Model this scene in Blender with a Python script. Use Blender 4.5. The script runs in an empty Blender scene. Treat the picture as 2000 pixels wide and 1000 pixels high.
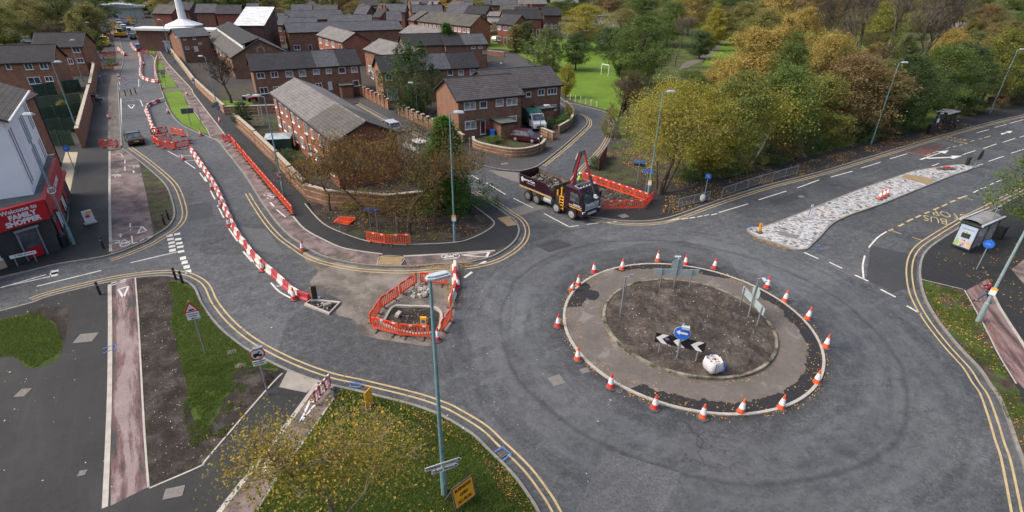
import bpy, bmesh, math, random
import numpy as np
from mathutils import Vector, Matrix, noise
R = math.radians
S = bpy.context.scene
C = S.collection

# ------------------------------------------------------------------ camera, sky, sun, exposure
CAMH = 20.0
FPX, PITCH, ROLL, CX, CY = 1038.9, .498, .0185, 1000.0, 500.9
_fw = Vector((0, math.cos(PITCH), -math.sin(PITCH)))
_u0 = Vector((0, math.sin(PITCH), math.cos(PITCH)))
_x0 = Vector((1, 0, 0))
_X = math.cos(ROLL)*_x0 + math.sin(ROLL)*_u0
_U = -math.sin(ROLL)*_x0 + math.cos(ROLL)*_u0
cam_d = bpy.data.cameras.new('camera')
cam = bpy.data.objects.new('camera', cam_d)
C.objects.link(cam)
M = Matrix((( _X.x, _U.x, -_fw.x, 0), (_X.y, _U.y, -_fw.y, 0), (_X.z, _U.z, -_fw.z, CAMH), (0, 0, 0, 1)))
cam.matrix_world = M
cam_d.sensor_width = 36
cam_d.lens = FPX/2000*36
cam_d.clip_end = 4000
S.camera = cam
W = bpy.data.worlds.new("World"); S.world = W; W.use_nodes = True
wn = W.node_tree.nodes; wl = W.node_tree.links
bg = wn['Background']; sky = wn.new('ShaderNodeTexSky'); sky.sky_type = 'NISHITA'
sky.sun_disc = False; sky.sun_elevation = R(48); sky.sun_rotation = R(262)
sky.dust_density = 6; sky.air_density = 1.0; sky.ozone_density = .6
bg.inputs['Strength'].default_value = .15
wl.new(sky.outputs[0], bg.inputs[0])
sd = bpy.data.lights.new('sun', 'SUN'); sd.energy = .8; sd.angle = R(22); sd.color = (1, .98, .95)
sun = bpy.data.objects.new('sun', sd); C.objects.link(sun)
_az = R(262)   # clockwise from +Y
_el = R(48)
_sv = Vector((math.sin(_az)*math.cos(_el), math.cos(_az)*math.cos(_el), math.sin(_el)))
sun.rotation_euler = _sv.to_track_quat('Z', 'Y').to_euler()
S.view_settings.view_transform = 'Standard'; S.view_settings.look = 'None'
S.view_settings.exposure = .75; S.view_settings.gamma = 1

# ------------------------------------------------------------------ where a point of the photograph lies in the place
def ray(px, py): return (px-CX)/FPX*_X - (py-CY)/FPX*_U + _fw
def G(px, py, z=0.0):
    d = ray(px, py); t = (CAMH-z)/-d.z
    return Vector((d.x*t, d.y*t, z))
def proj(P):
    v = Vector(P)-Vector((0, 0, CAMH)); w = v.dot(_fw)
    return CX+FPX*v.dot(_X)/w, CY-FPX*v.dot(_U)/w
def on_plane(px, py, p0, n):
    d = ray(px, py); o = Vector((0, 0, CAMH)); n = Vector(n)
    t = (Vector(p0)-o).dot(n)/d.dot(n)
    return o+d*t
def top_z(base, py):
    lo, hi = 0, 60
    for _ in range(40):
        m = (lo+hi)/2
        if proj((base.x, base.y, m))[1] > py: lo = m
        else: hi = m
    return lo

# ------------------------------------------------------------------ materials
MATS = {}
def nd(nt, t, **k):
    n = nt.nodes.new(t)
    for a, b in k.items(): setattr(n, a, b)
    return n
def base_mat(name):
    m = bpy.data.materials.new(name); m.use_nodes = True
    nt = m.node_tree; b = nt.nodes['Principled BSDF']
    MATS[name] = m
    return m, nt, b
def ramp(nt, fac, stops, interp='LINEAR'):
    r = nd(nt, 'ShaderNodeValToRGB'); r.color_ramp.interpolation = interp
    e = r.color_ramp.elements
    while len(e) < len(stops): e.new(.5)
    for i, (p, c) in enumerate(stops):
        e[i].position = p
        if not isinstance(c, (tuple, list)): c = (c, c, c)
        e[i].color = (*c[:3], 1)
    nt.links.new(fac, r.inputs[0]); return r.outputs[0]
def noise_t(nt, vec, scale, detail=4, rough=.55, dist=0):
    n = nd(nt, 'ShaderNodeTexNoise'); n.inputs['Scale'].default_value = scale
    n.inputs['Detail'].default_value = detail; n.inputs['Roughness'].default_value = rough
    n.inputs['Distortion'].default_value = dist
    nt.links.new(vec, n.inputs['Vector']); return n.outputs[0]
def mix(nt, fac, a, b, mode='MIX'):
    n = nd(nt, 'ShaderNodeMix', data_type='RGBA', blend_type=mode)
    for i, v in ((0, fac), (6, a), (7, b)):
        if isinstance(v, (int, float)): n.inputs[i].default_value = v
        elif isinstance(v, (tuple, list)): n.inputs[i].default_value = (*v[:3], 1)
        else: nt.links.new(v, n.inputs[i])
    return n.outputs[2]
def maths(nt, op, a, b=None, c=None, clamp=False):
    n = nd(nt, 'ShaderNodeMath', operation=op); n.use_clamp = clamp
    for i, v in enumerate((a, b, c)):
        if v is None: continue
        if isinstance(v, (int, float)): n.inputs[i].default_value = v
        else: nt.links.new(v, n.inputs[i])
    return n.outputs[0]
def posn(nt): return nd(nt, 'ShaderNodeNewGeometry').outputs['Position']
def objc(nt): return nd(nt, 'ShaderNodeTexCoord').outputs['Object']
def bump(nt, b, h, strength=.3, dist=.02):
    n = nd(nt, 'ShaderNodeBump'); n.inputs['Strength'].default_value = strength
    n.inputs['Distance'].default_value = dist
    nt.links.new(h, n.inputs['Height']); nt.links.new(n.outputs[0], b.inputs['Normal'])
def pm(name, col, rough=.65, var=.18, scale=3, metal=0, world=False, bmp=0, spec=.4):
    """plain painted / cast material with a little mottling and dirt"""
    if name in MATS: return MATS[name]
    m, nt, b = base_mat(name)
    v = posn(nt) if world else objc(nt)
    n = noise_t(nt, v, scale, 5, .6)
    lo = tuple(c*(1-var) for c in col); hi = tuple(min(1, c*(1+var*.7)) for c in col)
    nt.links.new(ramp(nt, n, [(.3, lo), (.7, hi)]), b.inputs['Base Color'])
    b.inputs['Roughness'].default_value = rough; b.inputs['Metallic'].default_value = metal
    b.inputs['Specular IOR Level'].default_value = spec
    if bmp: bump(nt, b, noise_t(nt, v, scale*8, 3), bmp, .02)
    return m
def asphalt_mat(name, c0, c1, fine=22, ring=None, patch=.12, wet=.55, cracks=True, streak=34, spk_=1.0):
    m, nt, b = base_mat(name); L = nt.links
    p = posn(nt)
    big = noise_t(nt, p, .13, 5, .62, .6); mid = noise_t(nt, p, 1.1, 6, .7, .3); fin = noise_t(nt, p, fine, 3, .8)
    s = maths(nt, 'ADD', maths(nt, 'MULTIPLY', big, .55), maths(nt, 'MULTIPLY', mid, .45))
    col = ramp(nt, s, [(.34, c0), (.48, tuple((x+y)/2 for x, y in zip(c0, c1))), (.62, c1)])
    # long streaks left by tyres, drawn out along the road
    mp = nd(nt, 'ShaderNodeMapping', vector_type='TEXTURE'); mp.inputs['Rotation'].default_value = (0, 0, R(streak)); mp.inputs['Scale'].default_value = (7, .8, 1)
    L.new(p, mp.inputs['Vector'])
    st = noise_t(nt, mp.outputs[0], 1.1, 5, .7, .5)
    col = mix(nt, maths(nt, 'MULTIPLY', ramp(nt, st, [(.5, 0), (.72, 1)]), .35), col, tuple(x*1.55 for x in c1))
    spk = ramp(nt, fin, [(.32, 1-.45*spk_), (.5, 1.0), (.72, 1+.5*spk_)])
    mt_ = noise_t(nt, p, 2.3, 8, .78, .8); col = mix(nt, 1.0, col, ramp(nt, mt_, [(.34, .68), (.50, .98), (.66, 1.55)]), 'MULTIPLY') if cracks else col
    col = mix(nt, 1.0, col, spk, 'MULTIPLY')
    gr = noise_t(nt, p, 7, 2, .8)
    col = mix(nt, 1.0, col, ramp(nt, gr, [(.33, 1-.28*spk_), (.66, 1+.28*spk_)]), 'MULTIPLY')
    if ring:
        cx, cy, r = ring
        sep = nd(nt, 'ShaderNodeSeparateXYZ'); L.new(p, sep.inputs[0])
        dx = maths(nt, 'SUBTRACT', sep.outputs[0], cx); dy = maths(nt, 'SUBTRACT', sep.outputs[1], cy)
        rr = maths(nt, 'SQRT', maths(nt, 'ADD', maths(nt, 'MULTIPLY', dx, dx), maths(nt, 'MULTIPLY', dy, dy)))
        pol = nd(nt, 'ShaderNodeCombineXYZ'); L.new(maths(nt, 'MULTIPLY', maths(nt, 'ARCTAN2', dy, dx), 2.2), pol.inputs[0]); L.new(maths(nt, 'MULTIPLY', rr, 1.15), pol.inputs[1])
        ps = noise_t(nt, pol.outputs[0], 1.0, 6, .68, .15)
        band_ = ramp(nt, maths(nt, 'DIVIDE', rr, 30), [(.27, 0), (.32, 1), (.50, 1), (.62, 0)])
        col = mix(nt, maths(nt, 'MULTIPLY', band_, ramp(nt, ps, [(.44, 0), (.66, .34)])), col, tuple(x*1.9 for x in c1))
        col = mix(nt, maths(nt, 'MULTIPLY', band_, ramp(nt, ps, [(.32, .25), (.46, 0)])), col, tuple(x*.85 for x in c0))
        wob = maths(nt, 'MULTIPLY', maths(nt, 'SUBTRACT', noise_t(nt, p, .25, 3, .6), .5), .8)
        rr = maths(nt, 'ADD', rr, wob)
        seam = maths(nt, 'ABSOLUTE', maths(nt, 'SUBTRACT', rr, r))
        seamn = maths(nt, 'ADD', seam, maths(nt, 'MULTIPLY', noise_t(nt, p, 5, 4, .8), .22))
        col = mix(nt, ramp(nt, maths(nt, 'MULTIPLY', seamn, 1), [(.13, .72), (.34, 0)]), col, (.02, .021, .023))
        inside = ramp(nt, maths(nt, 'DIVIDE', rr, 20), [(r/20-.14, 0), (r/20-.06, .62), (r/20-.03, .35), (r/20+.03, .5), (r/20+.13, 0)])
        col = mix(nt, maths(nt, 'MULTIPLY', inside, ramp(nt, mid, [(.35, .2), (.65, 1)])), col, tuple(x*1.5 for x in c1))
        gut = ramp(nt, maths(nt, 'DIVIDE', rr, 20), [(.39, .7), (.44, 0)])
        col = mix(nt, gut, col, tuple(x*.62 for x in c0))
    if cracks:
        vo = nd(nt, 'ShaderNodeTexVoronoi', feature='DISTANCE_TO_EDGE'); vo.inputs['Scale'].default_value = .21
        wv = nd(nt, 'ShaderNodeVectorMath', operation='ADD')
        nz = nd(nt, 'ShaderNodeTexNoise'); nz.inputs['Scale'].default_value = 1.4; nz.inputs['Detail'].default_value = 6
        L.new(p, nz.inputs['Vector'])
        sc = nd(nt, 'ShaderNodeVectorMath', operation='SCALE'); sc.inputs['Scale'].default_value = 1.5
        L.new(nz.outputs[1], sc.inputs[0]); L.new(p, wv.inputs[0]); L.new(sc.outputs[0], wv.inputs[1])
        L.new(wv.outputs[0], vo.inputs['Vector'])
        ck = ramp(nt, vo.outputs['Distance'], [(.0, 1), (.004, .7), (.010, 0)])
        msk = ramp(nt, noise_t(nt, p, .17, 2, .5), [(.52, 0), (.60, 1)])
        col = mix(nt, maths(nt, 'MULTIPLY', maths(nt, 'MULTIPLY', ck, msk), .6), col, (.02, .02, .021))
        vb = nd(nt, 'ShaderNodeTexVoronoi'); vb.inputs['Scale'].default_value = patch; L.new(p, vb.inputs['Vector'])
        pt = ramp(nt, vb.outputs['Color'], [(.15, .82), (.85, 1.16)])
        col = mix(nt, 1.0, col, pt, 'MULTIPLY')
    L.new(col, b.inputs['Base Color'])
    L.new(ramp(nt, big, [(.35, wet), (.6, .85)]), b.inputs['Roughness'])
    b.inputs['Specular IOR Level'].default_value = .35
    bump(nt, b, fin, .35, .01)
    return m
def blend_mat(name, cols, scale=.5, fine=14, sharp=.1, contrast=.35, detail=8, rough=.95, bmp=.5, stretch=None, thresholds=None):
    """ground made of two to four kinds of stuff, in patches with ragged edges"""
    m, nt, b = base_mat(name); L = nt.links
    p = posn(nt)
    v = p
    if stretch:
        mp = nd(nt, 'ShaderNodeMapping', vector_type='TEXTURE'); mp.inputs['Rotation'].default_value = (0, 0, stretch[0]); mp.inputs['Scale'].default_value = (stretch[1], stretch[2], 1)
        L.new(p, mp.inputs['Vector']); v = mp.outputs[0]
    n = noise_t(nt, v, scale, detail, .68, .2)
    k = len(cols); th = thresholds or [.5+(i-(k-2)/2)*.1 for i in range(k-1)]
    stops = [(0, cols[0])]
    for i, t in enumerate(th): stops += [(t-sharp/2, cols[i]), (t+sharp/2, cols[i+1])]
    col = ramp(nt, n, stops)
    f = noise_t(nt, p, fine, 5, .8)
    col = mix(nt, 1.0, col, ramp(nt, f, [(.3, 1-contrast), (.7, 1+contrast)]), 'MULTIPLY')
    f2 = noise_t(nt, p, fine*.13, 4, .7)
    col = mix(nt, 1.0, col, ramp(nt, f2, [(.3, 1-contrast*.6), (.7, 1+contrast*.6)]), 'MULTIPLY')
    L.new(col, b.inputs['Base Color']); b.inputs['Roughness'].default_value = rough
    b.inputs['Specular IOR Level'].default_value = .2
    bump(nt, b, f, bmp, .04)
    return m
def leaf_mat(name, cols, trans=.45, rough=.6):
    """each leaf takes one of the colours"""
    if name in MATS: return MATS[name]
    m, nt, b = base_mat(name); L = nt.links
    g = nd(nt, 'ShaderNodeNewGeometry'); oi = nd(nt, 'ShaderNodeObjectInfo')
    k = len(cols)
    n = noise_t(nt, g.outputs['Position'], .55, 3, .6)
    f = maths(nt, 'ADD', maths(nt, 'MULTIPLY', g.outputs['Random Per Island'], .62), maths(nt, 'MULTIPLY', n, .55))
    f = maths(nt, 'ADD', f, maths(nt, 'MULTIPLY', maths(nt, 'SUBTRACT', oi.outputs['Random'], .5), .12))
    f = maths(nt, 'SUBTRACT', f, .08)
    col = ramp(nt, f, [((i+.5)/k, c) for i, c in enumerate(cols)])
    L.new(col, b.inputs['Base Color']); b.inputs['Roughness'].default_value = rough
    b.inputs['Specular IOR Level'].default_value = .25
    tr = nd(nt, 'ShaderNodeBsdfTranslucent'); L.new(col, tr.inputs[0])
    ms = nd(nt, 'ShaderNodeMixShader'); ms.inputs[0].default_value = trans
    L.new(b.outputs[0], ms.inputs[1]); L.new(tr.outputs[0], ms.inputs[2])
    L.new(ms.outputs[0], nt.nodes['Material Output'].inputs[0])
    return m
def brick_mat(name, c, mortar=None, var=.25, scale=1.0):
    if name in MATS: return MATS[name]
    m, nt, b = base_mat(name); L = nt.links
    o = objc(nt); sep = nd(nt, 'ShaderNodeSeparateXYZ'); L.new(o, sep.inputs[0])
    cmb = nd(nt, 'ShaderNodeCombineXYZ'); L.new(maths(nt, 'ADD', sep.outputs[0], sep.outputs[1]), cmb.inputs[0]); L.new(sep.outputs[2], cmb.inputs[1])
    bt = nd(nt, 'ShaderNodeTexBrick'); L.new(cmb.outputs[0], bt.inputs['Vector'])
    bt.inputs['Scale'].default_value = 1; bt.inputs['Brick Width'].default_value = .225*scale; bt.inputs['Row Height'].default_value = .075*scale
    bt.inputs['Mortar Size'].default_value = .008
    bt.inputs['Color1'].default_value = (*[x*(1-var) for x in c], 1); bt.inputs['Color2'].default_value = (*[x*(1+var) for x in c], 1)
    bt.inputs['Mortar'].default_value = (*(mortar or [x*.6+.08 for x in c]), 1)
    n = noise_t(nt, o, .9, 6, .65, .4)
    col = mix(nt, 1.0, bt.outputs[0], ramp(nt, n, [(.3, .78), (.7, 1.18)]), 'MULTIPLY')
    n2 = noise_t(nt, o, 11, 3, .7)
    col = mix(nt, 1.0, col, ramp(nt, n2, [(.3, .8), (.7, 1.2)]), 'MULTIPLY')
    L.new(col, b.inputs['Base Color']); b.inputs['Roughness'].default_value = .92; b.inputs['Specular IOR Level'].default_value = .2
    return m
def roof_mat(name, c, line=.155, dark=.45, moss=0.0, light=1.25):
    """concrete tiles: one course every `line` metres of height"""
    if name in MATS: return MATS[name]
    m, nt, b = base_mat(name); L = nt.links
    o = objc(nt); sep = nd(nt, 'ShaderNodeSeparateXYZ'); L.new(o, sep.inputs[0])
    fr = maths(nt, 'FRACT', maths(nt, 'DIVIDE', sep.outputs[2], line))
    crs = ramp(nt, fr, [(0, dark), (.16, dark), (.24, light), (.4, 1.0), (1, .92)])
    colv = nd(nt, 'ShaderNodeTexVoronoi'); colv.inputs['Scale'].default_value = 2.6; L.new(o, colv.inputs['Vector'])
    base = ramp(nt, colv.outputs['Color'], [(.2, tuple(x*.86 for x in c)), (.8, tuple(x*1.14 for x in c))])
    col = mix(nt, 1.0, base, crs, 'MULTIPLY')
    n = noise_t(nt, o, .7, 6, .7, .3)
    col = mix(nt, 1.0, col, ramp(nt, n, [(.3, .78), (.7, 1.2)]), 'MULTIPLY')
    if moss: col = mix(nt, maths(nt, 'MULTIPLY', ramp(nt, noise_t(nt, o, .35, 7, .75), [(.5, 0), (.68, 1)]), moss), col, (.09, .10, .035))
    L.new(col, b.inputs['Base Color']); b.inputs['Roughness'].default_value = .8; b.inputs['Specular IOR Level'].default_value = .25
    return m
def glass_mat(name='window_glass', c=(.035, .045, .055)):
    if name in MATS: return MATS[name]
    m, nt, b = base_mat(name)
    n = noise_t(nt, objc(nt), 1.7, 3)
    nt.links.new(ramp(nt, n, [(.35, tuple(x*.5 for x in c)), (.7, tuple(x*2.2 for x in c))]), b.inputs['Base Color'])
    b.inputs['Roughness'].default_value = .08; b.inputs['Specular IOR Level'].default_value = .8
    return m

# ------------------------------------------------------------------ mesh helpers
class MB:
    def __init__(s): s.v = []; s.f = []; s.m = []
    def add(s, vs, fs, mi=0):
        o = len(s.v); s.v += [tuple(v) for v in vs]; s.f += [tuple(i+o for i in f) for f in fs]; s.m += [mi]*len(fs); return s
    def box(s, c, d, rz=0, mi=0, taper=1.0, rx=0):
        x, y, z = [k/2 for k in d]; vs = []
        for sz in (-1, 1):
            t = taper if sz > 0 else 1
            for sx, sy in ((-1, -1), (1, -1), (1, 1), (-1, 1)): vs.append(Vector((sx*x*t, sy*y*t, sz*z)))
        mt = Matrix.Rotation(rz, 3, 'Z') @ Matrix.Rotation(rx, 3, 'X')
        vs = [mt @ v + Vector(c) for v in vs]
        return s.add(vs, [(3, 2, 1, 0), (4, 5, 6, 7), (0, 1, 5, 4), (1, 2, 6, 5), (2, 3, 7, 6), (3, 0, 4, 7)], mi)
    def quad(s, a, b, c, d, mi=0): return s.add([a, b, c, d], [(0, 1, 2, 3)], mi)
    def tube(s, p0, p1, r0, r1=None, n=8, mi=0, cap=True):
        r1 = r0 if r1 is None else r1
        p0 = Vector(p0); p1 = Vector(p1); d = (p1-p0)
        if d.length < 1e-6: return s
        d.normalize(); a = d.orthogonal().normalized(); b = d.cross(a)
        vs = []
        for p, r in ((p0, r0), (p1, r1)):
            for i in range(n):
                t = 2*math.pi*i/n; vs.append(p+(a*math.cos(t)+b*math.sin(t))*r)
        fs = [(i, (i+1) % n, n+(i+1) % n, n+i) for i in range(n)]
        if cap: fs += [tuple(range(n-1, -1, -1)), tuple(range(n, 2*n))]
        return s.add(vs, fs, mi)
    def path(s, pts, r, n=8, mi=0):
        for a, b in zip(pts, pts[1:]): s.tube(a, b, r, r, n, mi)
        return s
    def lathe(s, prof, c=(0, 0, 0), n=16, mi=0, axis='Z'):
        vs = []; k = len(prof)
        for r, z in prof:
            for i in range(n):
                t = 2*math.pi*i/n
                p = (r*math.cos(t), r*math.sin(t), z)
                if axis == 'Y': p = (p[0], p[2], p[1])
                if axis == 'X': p = (p[2], p[0], p[1])
                vs.append(Vector(p)+Vector(c))
        fs = [(j*n+i, j*n+(i+1) % n, (j+1)*n+(i+1) % n, (j+1)*n+i) for j in range(k-1) for i in range(n)]
        fs += [tuple(range(n-1, -1, -1)), tuple((k-1)*n+i for i in range(n))]
        return s.add(vs, fs, mi)
    def prism(s, pts, h0, h1, mi=0, plane='XY', mi_top=None):
        """outline of 2-D points pushed from h0 to h1 along the third axis"""
        n = len(pts)
        def P(q, h):
            return (q[0], q[1], h) if plane == 'XY' else ((q[0], h, q[1]) if plane == 'XZ' else (h, q[0], q[1]))
        vs = [P(q, h0) for q in pts]+[P(q, h1) for q in pts]
        s.add(vs, [(i, (i+1) % n, n+(i+1) % n, n+i) for i in range(n)], mi)
        o = len(s.v)-2*n
        s.f += [tuple(o+i for i in range(n-1, -1, -1)), tuple(o+n+i for i in range(n))]; s.m += [mi, mi if mi_top is None else mi_top]
        return s
    def sphere(s, c, r, n=10, k=6, mi=0, sq=(1, 1, 1)):
        vs = []
        for j in range(k+1):
            a = math.pi*j/k-math.pi/2
            for i in range(n):
                t = 2*math.pi*i/n
                vs.append((c[0]+r*sq[0]*math.cos(a)*math.cos(t), c[1]+r*sq[1]*math.cos(a)*math.sin(t), c[2]+r*sq[2]*math.sin(a)))
        fs = [(j*n+i, j*n+(i+1) % n, (j+1)*n+(i+1) % n, (j+1)*n+i) for j in range(k) for i in range(n)]
        return s.add(vs, fs, mi)
    def build(s, name, mats, parent=None, smooth=False, fix=True, bevel=0):
        me = bpy.data.meshes.new(name); me.from_pydata([tuple(v) for v in s.v], [], s.f)
        if not isinstance(mats, (list, tuple)): mats = [mats]
        for m in mats: me.materials.append(m)
        if len(mats) > 1: me.polygons.foreach_set('material_index', s.m)
        if fix:
            bm = bmesh.new(); bm.from_mesh(me)
            bmesh.ops.remove_doubles(bm, verts=bm.verts, dist=1e-5)
            bmesh.ops.recalc_face_normals(bm, faces=bm.faces); bm.to_mesh(me); bm.free()
        if smooth: me.polygons.foreach_set('use_smooth', [True]*len(me.polygons))
        o = bpy.data.objects.new(name, me); C.objects.link(o)
        if parent is not None: o.parent = parent
        if bevel:
            bv = o.modifiers.new('bevel', 'BEVEL'); bv.width = bevel; bv.segments = 2; bv.limit_method = 'ANGLE'; bv.angle_limit = R(40)
        return o
def tag(o, label=None, cat=None, group=None, kind=None):
    if label: o['label'] = label
    if cat: o['category'] = cat
    if group: o['group'] = group
    if kind: o['kind'] = kind
    return o
def thing(name, label, cat, loc=(0, 0, 0), rz=0, group=None):
    o = bpy.data.objects.new(name, None); C.objects.link(o)
    o.location = loc; o.rotation_euler = (0, 0, rz); o.empty_display_size = .2
    return tag(o, label, cat, group)
KIDS = {}
def dup(root, loc, rz, label, group=None, scale=1.0):
    """copy a thing with its parts and their sub-parts"""
    r = root.copy(); C.objects.link(r); r.location = loc; r.rotation_euler = (0, 0, rz)
    if scale != 1.0: r.scale = scale if isinstance(scale, (tuple, list)) else (scale,)*3
    r['label'] = label
    if group: r['group'] = group
    if root.name not in KIDS: KIDS[root.name] = [(c, list(c.children)) for c in root.children]
    for ch, gs in KIDS[root.name]:
        c = ch.copy(); C.objects.link(c); c.parent = r
        for g in gs:
            d = g.copy(); C.objects.link(d); d.parent = c
    return r
ORD = 'first second third fourth fifth sixth seventh eighth ninth tenth eleventh twelfth thirteenth fourteenth fifteenth sixteenth seventeenth eighteenth nineteenth'.split()
for _t, _o in (('twenty', 'twentieth'), ('thirty', 'thirtieth'), ('forty', 'fortieth'), ('fifty', 'fiftieth'), ('sixty', 'sixtieth'), ('seventy', 'seventieth')): ORD += [_o]+[_t+'-'+w for w in ORD[:9]]
def txt(s, size, name='lettering', mat=None, parent=None, bold=.0, depth=.004, sx=1.0, align='CENTER'):
    """words as a flat mesh in the XY plane, centred on the origin"""
    cu = bpy.data.curves.new(name, 'FONT'); cu.body = s; cu.size = size; cu.align_x = align; cu.align_y = 'CENTER'
    cu.offset = bold; cu.extrude = depth; cu.resolution_u = 2
    o = bpy.data.objects.new(name, cu); C.objects.link(o)
    me = bpy.data.meshes.new_from_object(o.evaluated_get(bpy.context.evaluated_depsgraph_get()))
    bpy.data.objects.remove(o); bpy.data.curves.remove(cu)
    if sx != 1.0:
        for v in me.vertices: v.co.x *= sx
    me.materials.clear(); me.materials.append(mat)
    o = bpy.data.objects.new(name, me); C.objects.link(o)
    if parent is not None: o.parent = parent
    return o
def smooth_pts(pts, n=6, closed=False):
    """Catmull-Rom through world points"""
    P = [Vector(p) for p in pts]; k = len(P); out = []
    if k < 3: return P
    rng = range(k) if closed else range(k-1)
    for i in rng:
        p1, p2 = P[i], P[(i+1) % k]
        p0 = P[(i-1) % k] if closed or i > 0 else p1*2-p2
        p3 = P[(i+2) % k] if closed or i+2 < k else p2*2-p1
        for j in range(n):
            t = j/n
            out.append(.5*((2*p1)+(p2-p0)*t+(2*p0-5*p1+4*p2-p3)*t*t+(3*p1-p0-3*p2+p3)*t**3))
    if not closed: out.append(P[-1])
    return out
def offs(pts, d, closed=False):
    """shift a world polyline sideways (left of its direction is positive)"""
    out = []; k = len(pts)
    for i in range(k):
        a = pts[(i-1) % k] if closed or i > 0 else pts[i]
        b = pts[(i+1) % k] if closed or i < k-1 else pts[i]
        t = (b-a); t.z = 0
        if t.length < 1e-9: t = Vector((1, 0, 0))
        t.normalize(); out.append(pts[i]+Vector((-t.y, t.x, 0))*d)
    return out
def px(pts, z=0.0): return [G(x, y, z) for x, y in pts]
def sheet(name, pts, mat, z=None, kind='structure', h=None, mb=None):
    """flat polygon; with h, a slab from z-h up to z"""
    if z is not None: pts = [Vector((p[0], p[1], z)) for p in pts]
    me = bpy.data.meshes.new(name); bm = bmesh.new()
    vs = [bm.verts.new(p) for p in pts]; f = bm.faces.new(vs)
    f.normal_update()
    if f.normal.z < 0: f.normal_flip()
    if h:
        low = [bm.verts.new((p[0], p[1], p[2]-h)) for p in pts]; n = len(vs)
        for i in range(n): bm.faces.new((vs[i], vs[(i+1) % n], low[(i+1) % n], low[i]))
    bmesh.ops.triangulate(bm, faces=[q for q in bm.faces if len(q.verts) > 4], ngon_method='EAR_CLIP')
    bm.to_mesh(me); bm.free(); me.materials.append(mat)
    o = bpy.data.objects.new(name, me); C.objects.link(o)
    if kind: o['kind'] = kind
    return o
def strip(mb, pts, w, z=None, h=0, closed=False, mi=0, shift=0):
    """ribbon of width w along a polyline; with h it is a bar with sides"""
    if z is not None: pts = [Vector((p[0], p[1], z)) for p in pts]
    a = offs(pts, w/2+shift, closed); b = offs(pts, -w/2+shift, closed); n = len(pts)
    rg = range(n) if closed else range(n-1)
    o = len(mb.v); mb.v += [tuple(p) for p in a]+[tuple(p) for p in b]
    for i in rg:
        j = (i+1) % n; mb.f.append((o+n+i, o+n+j, o+j, o+i)); mb.m.append(mi)
    if h:
        o2 = len(mb.v); dz = Vector((0, 0, h))
        mb.v += [tuple(p-dz) for p in a]+[tuple(p-dz) for p in b]
        for i in rg:
            j = (i+1) % n
            mb.f += [(o+i, o+j, o2+j, o2+i), (o+n+j, o+n+i, o2+n+i, o2+n+j)]; mb.m += [mi, mi]
        if not closed:
            mb.f += [(o, o2, o2+n, o+n), (o+n-1, o+2*n-1, o2+2*n-1, o2+n-1)]; mb.m += [mi, mi]
    return mb
# ------------------------------------------------------------------ ground materials
RC = Vector((11.29, 28.01, 0)); R_OUT, R_IN = 7.85, 5.27
ROAD = asphalt_mat('road_asphalt', (.040, .043, .046), (.080, .085, .090), 22, ring=(RC.x, RC.y, 12.0))
PAVE = asphalt_mat('pavement_asphalt', (.017, .0175, .018), (.026, .027, .027), 26, cracks=False, wet=.6, streak=-56, spk_=.35)
PAVE2 = asphalt_mat('estate_asphalt', (.040, .040, .042), (.062, .061, .062), 20, cracks=False, wet=.7, spk_=.5)
NEWTAR = pm('new_tarmac', (.02, .02, .022), .8, .4, 6, world=True, bmp=.6)
DUST = blend_mat('dusty_road', [(.085, .077, .068), (.155, .139, .12), (.20, .18, .157)], .35, 9, .12, .3, 6, bmp=.3)
CONC = blend_mat('worn_concrete', [(.105, .092, .082), (.14, .123, .11), (.19, .172, .155)], .5, 8, .3, .16, 6, bmp=.3)
CYC = blend_mat('cycle_track_red', [(.060, .056, .057), (.14, .088, .085), (.235, .185, .18)], .55, 9, .06, .22, 7, bmp=.2, stretch=(R(-56), 3.2, .42), thresholds=[.44, .52])
CYC3 = blend_mat('cycle_track_red_worn', [(.062, .055, .056), (.15, .088, .084), (.205, .148, .142)], .55, 9, .06, .22, 7, bmp=.2, stretch=(R(-108), 3.2, .42), thresholds=[.44, .52])
CYC2 = blend_mat('cycle_track_worn', [(.085, .078, .076), (.155, .115, .109), (.20, .165, .158)], .6, 9, .1, .25, 5, bmp=.2)
REDTAR = blend_mat('faded_red_surface', [(.06, .05, .05), (.14, .065, .06)], .5, 9, .2, .2, 5)
GRASS = blend_mat('grass_ground', [(.040, .046, .018), (.045, .068, .014), (.050, .080, .014)], .8, 20, .12, .5, 6, bmp=.8, thresholds=[.36, .52])
PARKG = blend_mat('park_grass', [(.075, .11, .02), (.095, .165, .018), (.115, .19, .02)], .12, 8, .1, .18, 6, bmp=.3, thresholds=[.36, .52])
WOODG = blend_mat('woodland_floor', [(.050, .042, .024), (.060, .072, .020), (.07, .115, .02)], .25, 8, .1, .4, 7, bmp=.7, thresholds=[.44, .55])
MUD = blend_mat('bare_soil', [(.020, .017, .015), (.036, .030, .026), (.07, .06, .052)], .9, 9, .22, .6, 9, bmp=1.0, thresholds=[.40, .56])
MUDL = blend_mat('island_bare_soil', [(.034, .028, .024), (.066, .054, .046), (.105, .088, .075)], .8, 8, .22, .6, 9, bmp=1.0, thresholds=[.38, .56])
MUDG = blend_mat('soil_with_grass', [(.042, .032, .024), (.062, .050, .036), (.042, .088, .012)], .8, 12, .06, .5, 9, bmp=1.0, thresholds=[.44, .55])
ESTG = blend_mat('estate_ground', [(.045, .042, .040), (.06, .052, .044), (.05, .06, .024)], .09, 5, .1, .3, 7, thresholds=[.5, .62])
KERB = pm('kerb_concrete', (.21, .20, .18), .85, .25, 2.5, world=True)
KERBN = pm('new_kerb_concrete', (.37, .345, .305), .8, .2, 2.5, world=True)
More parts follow.
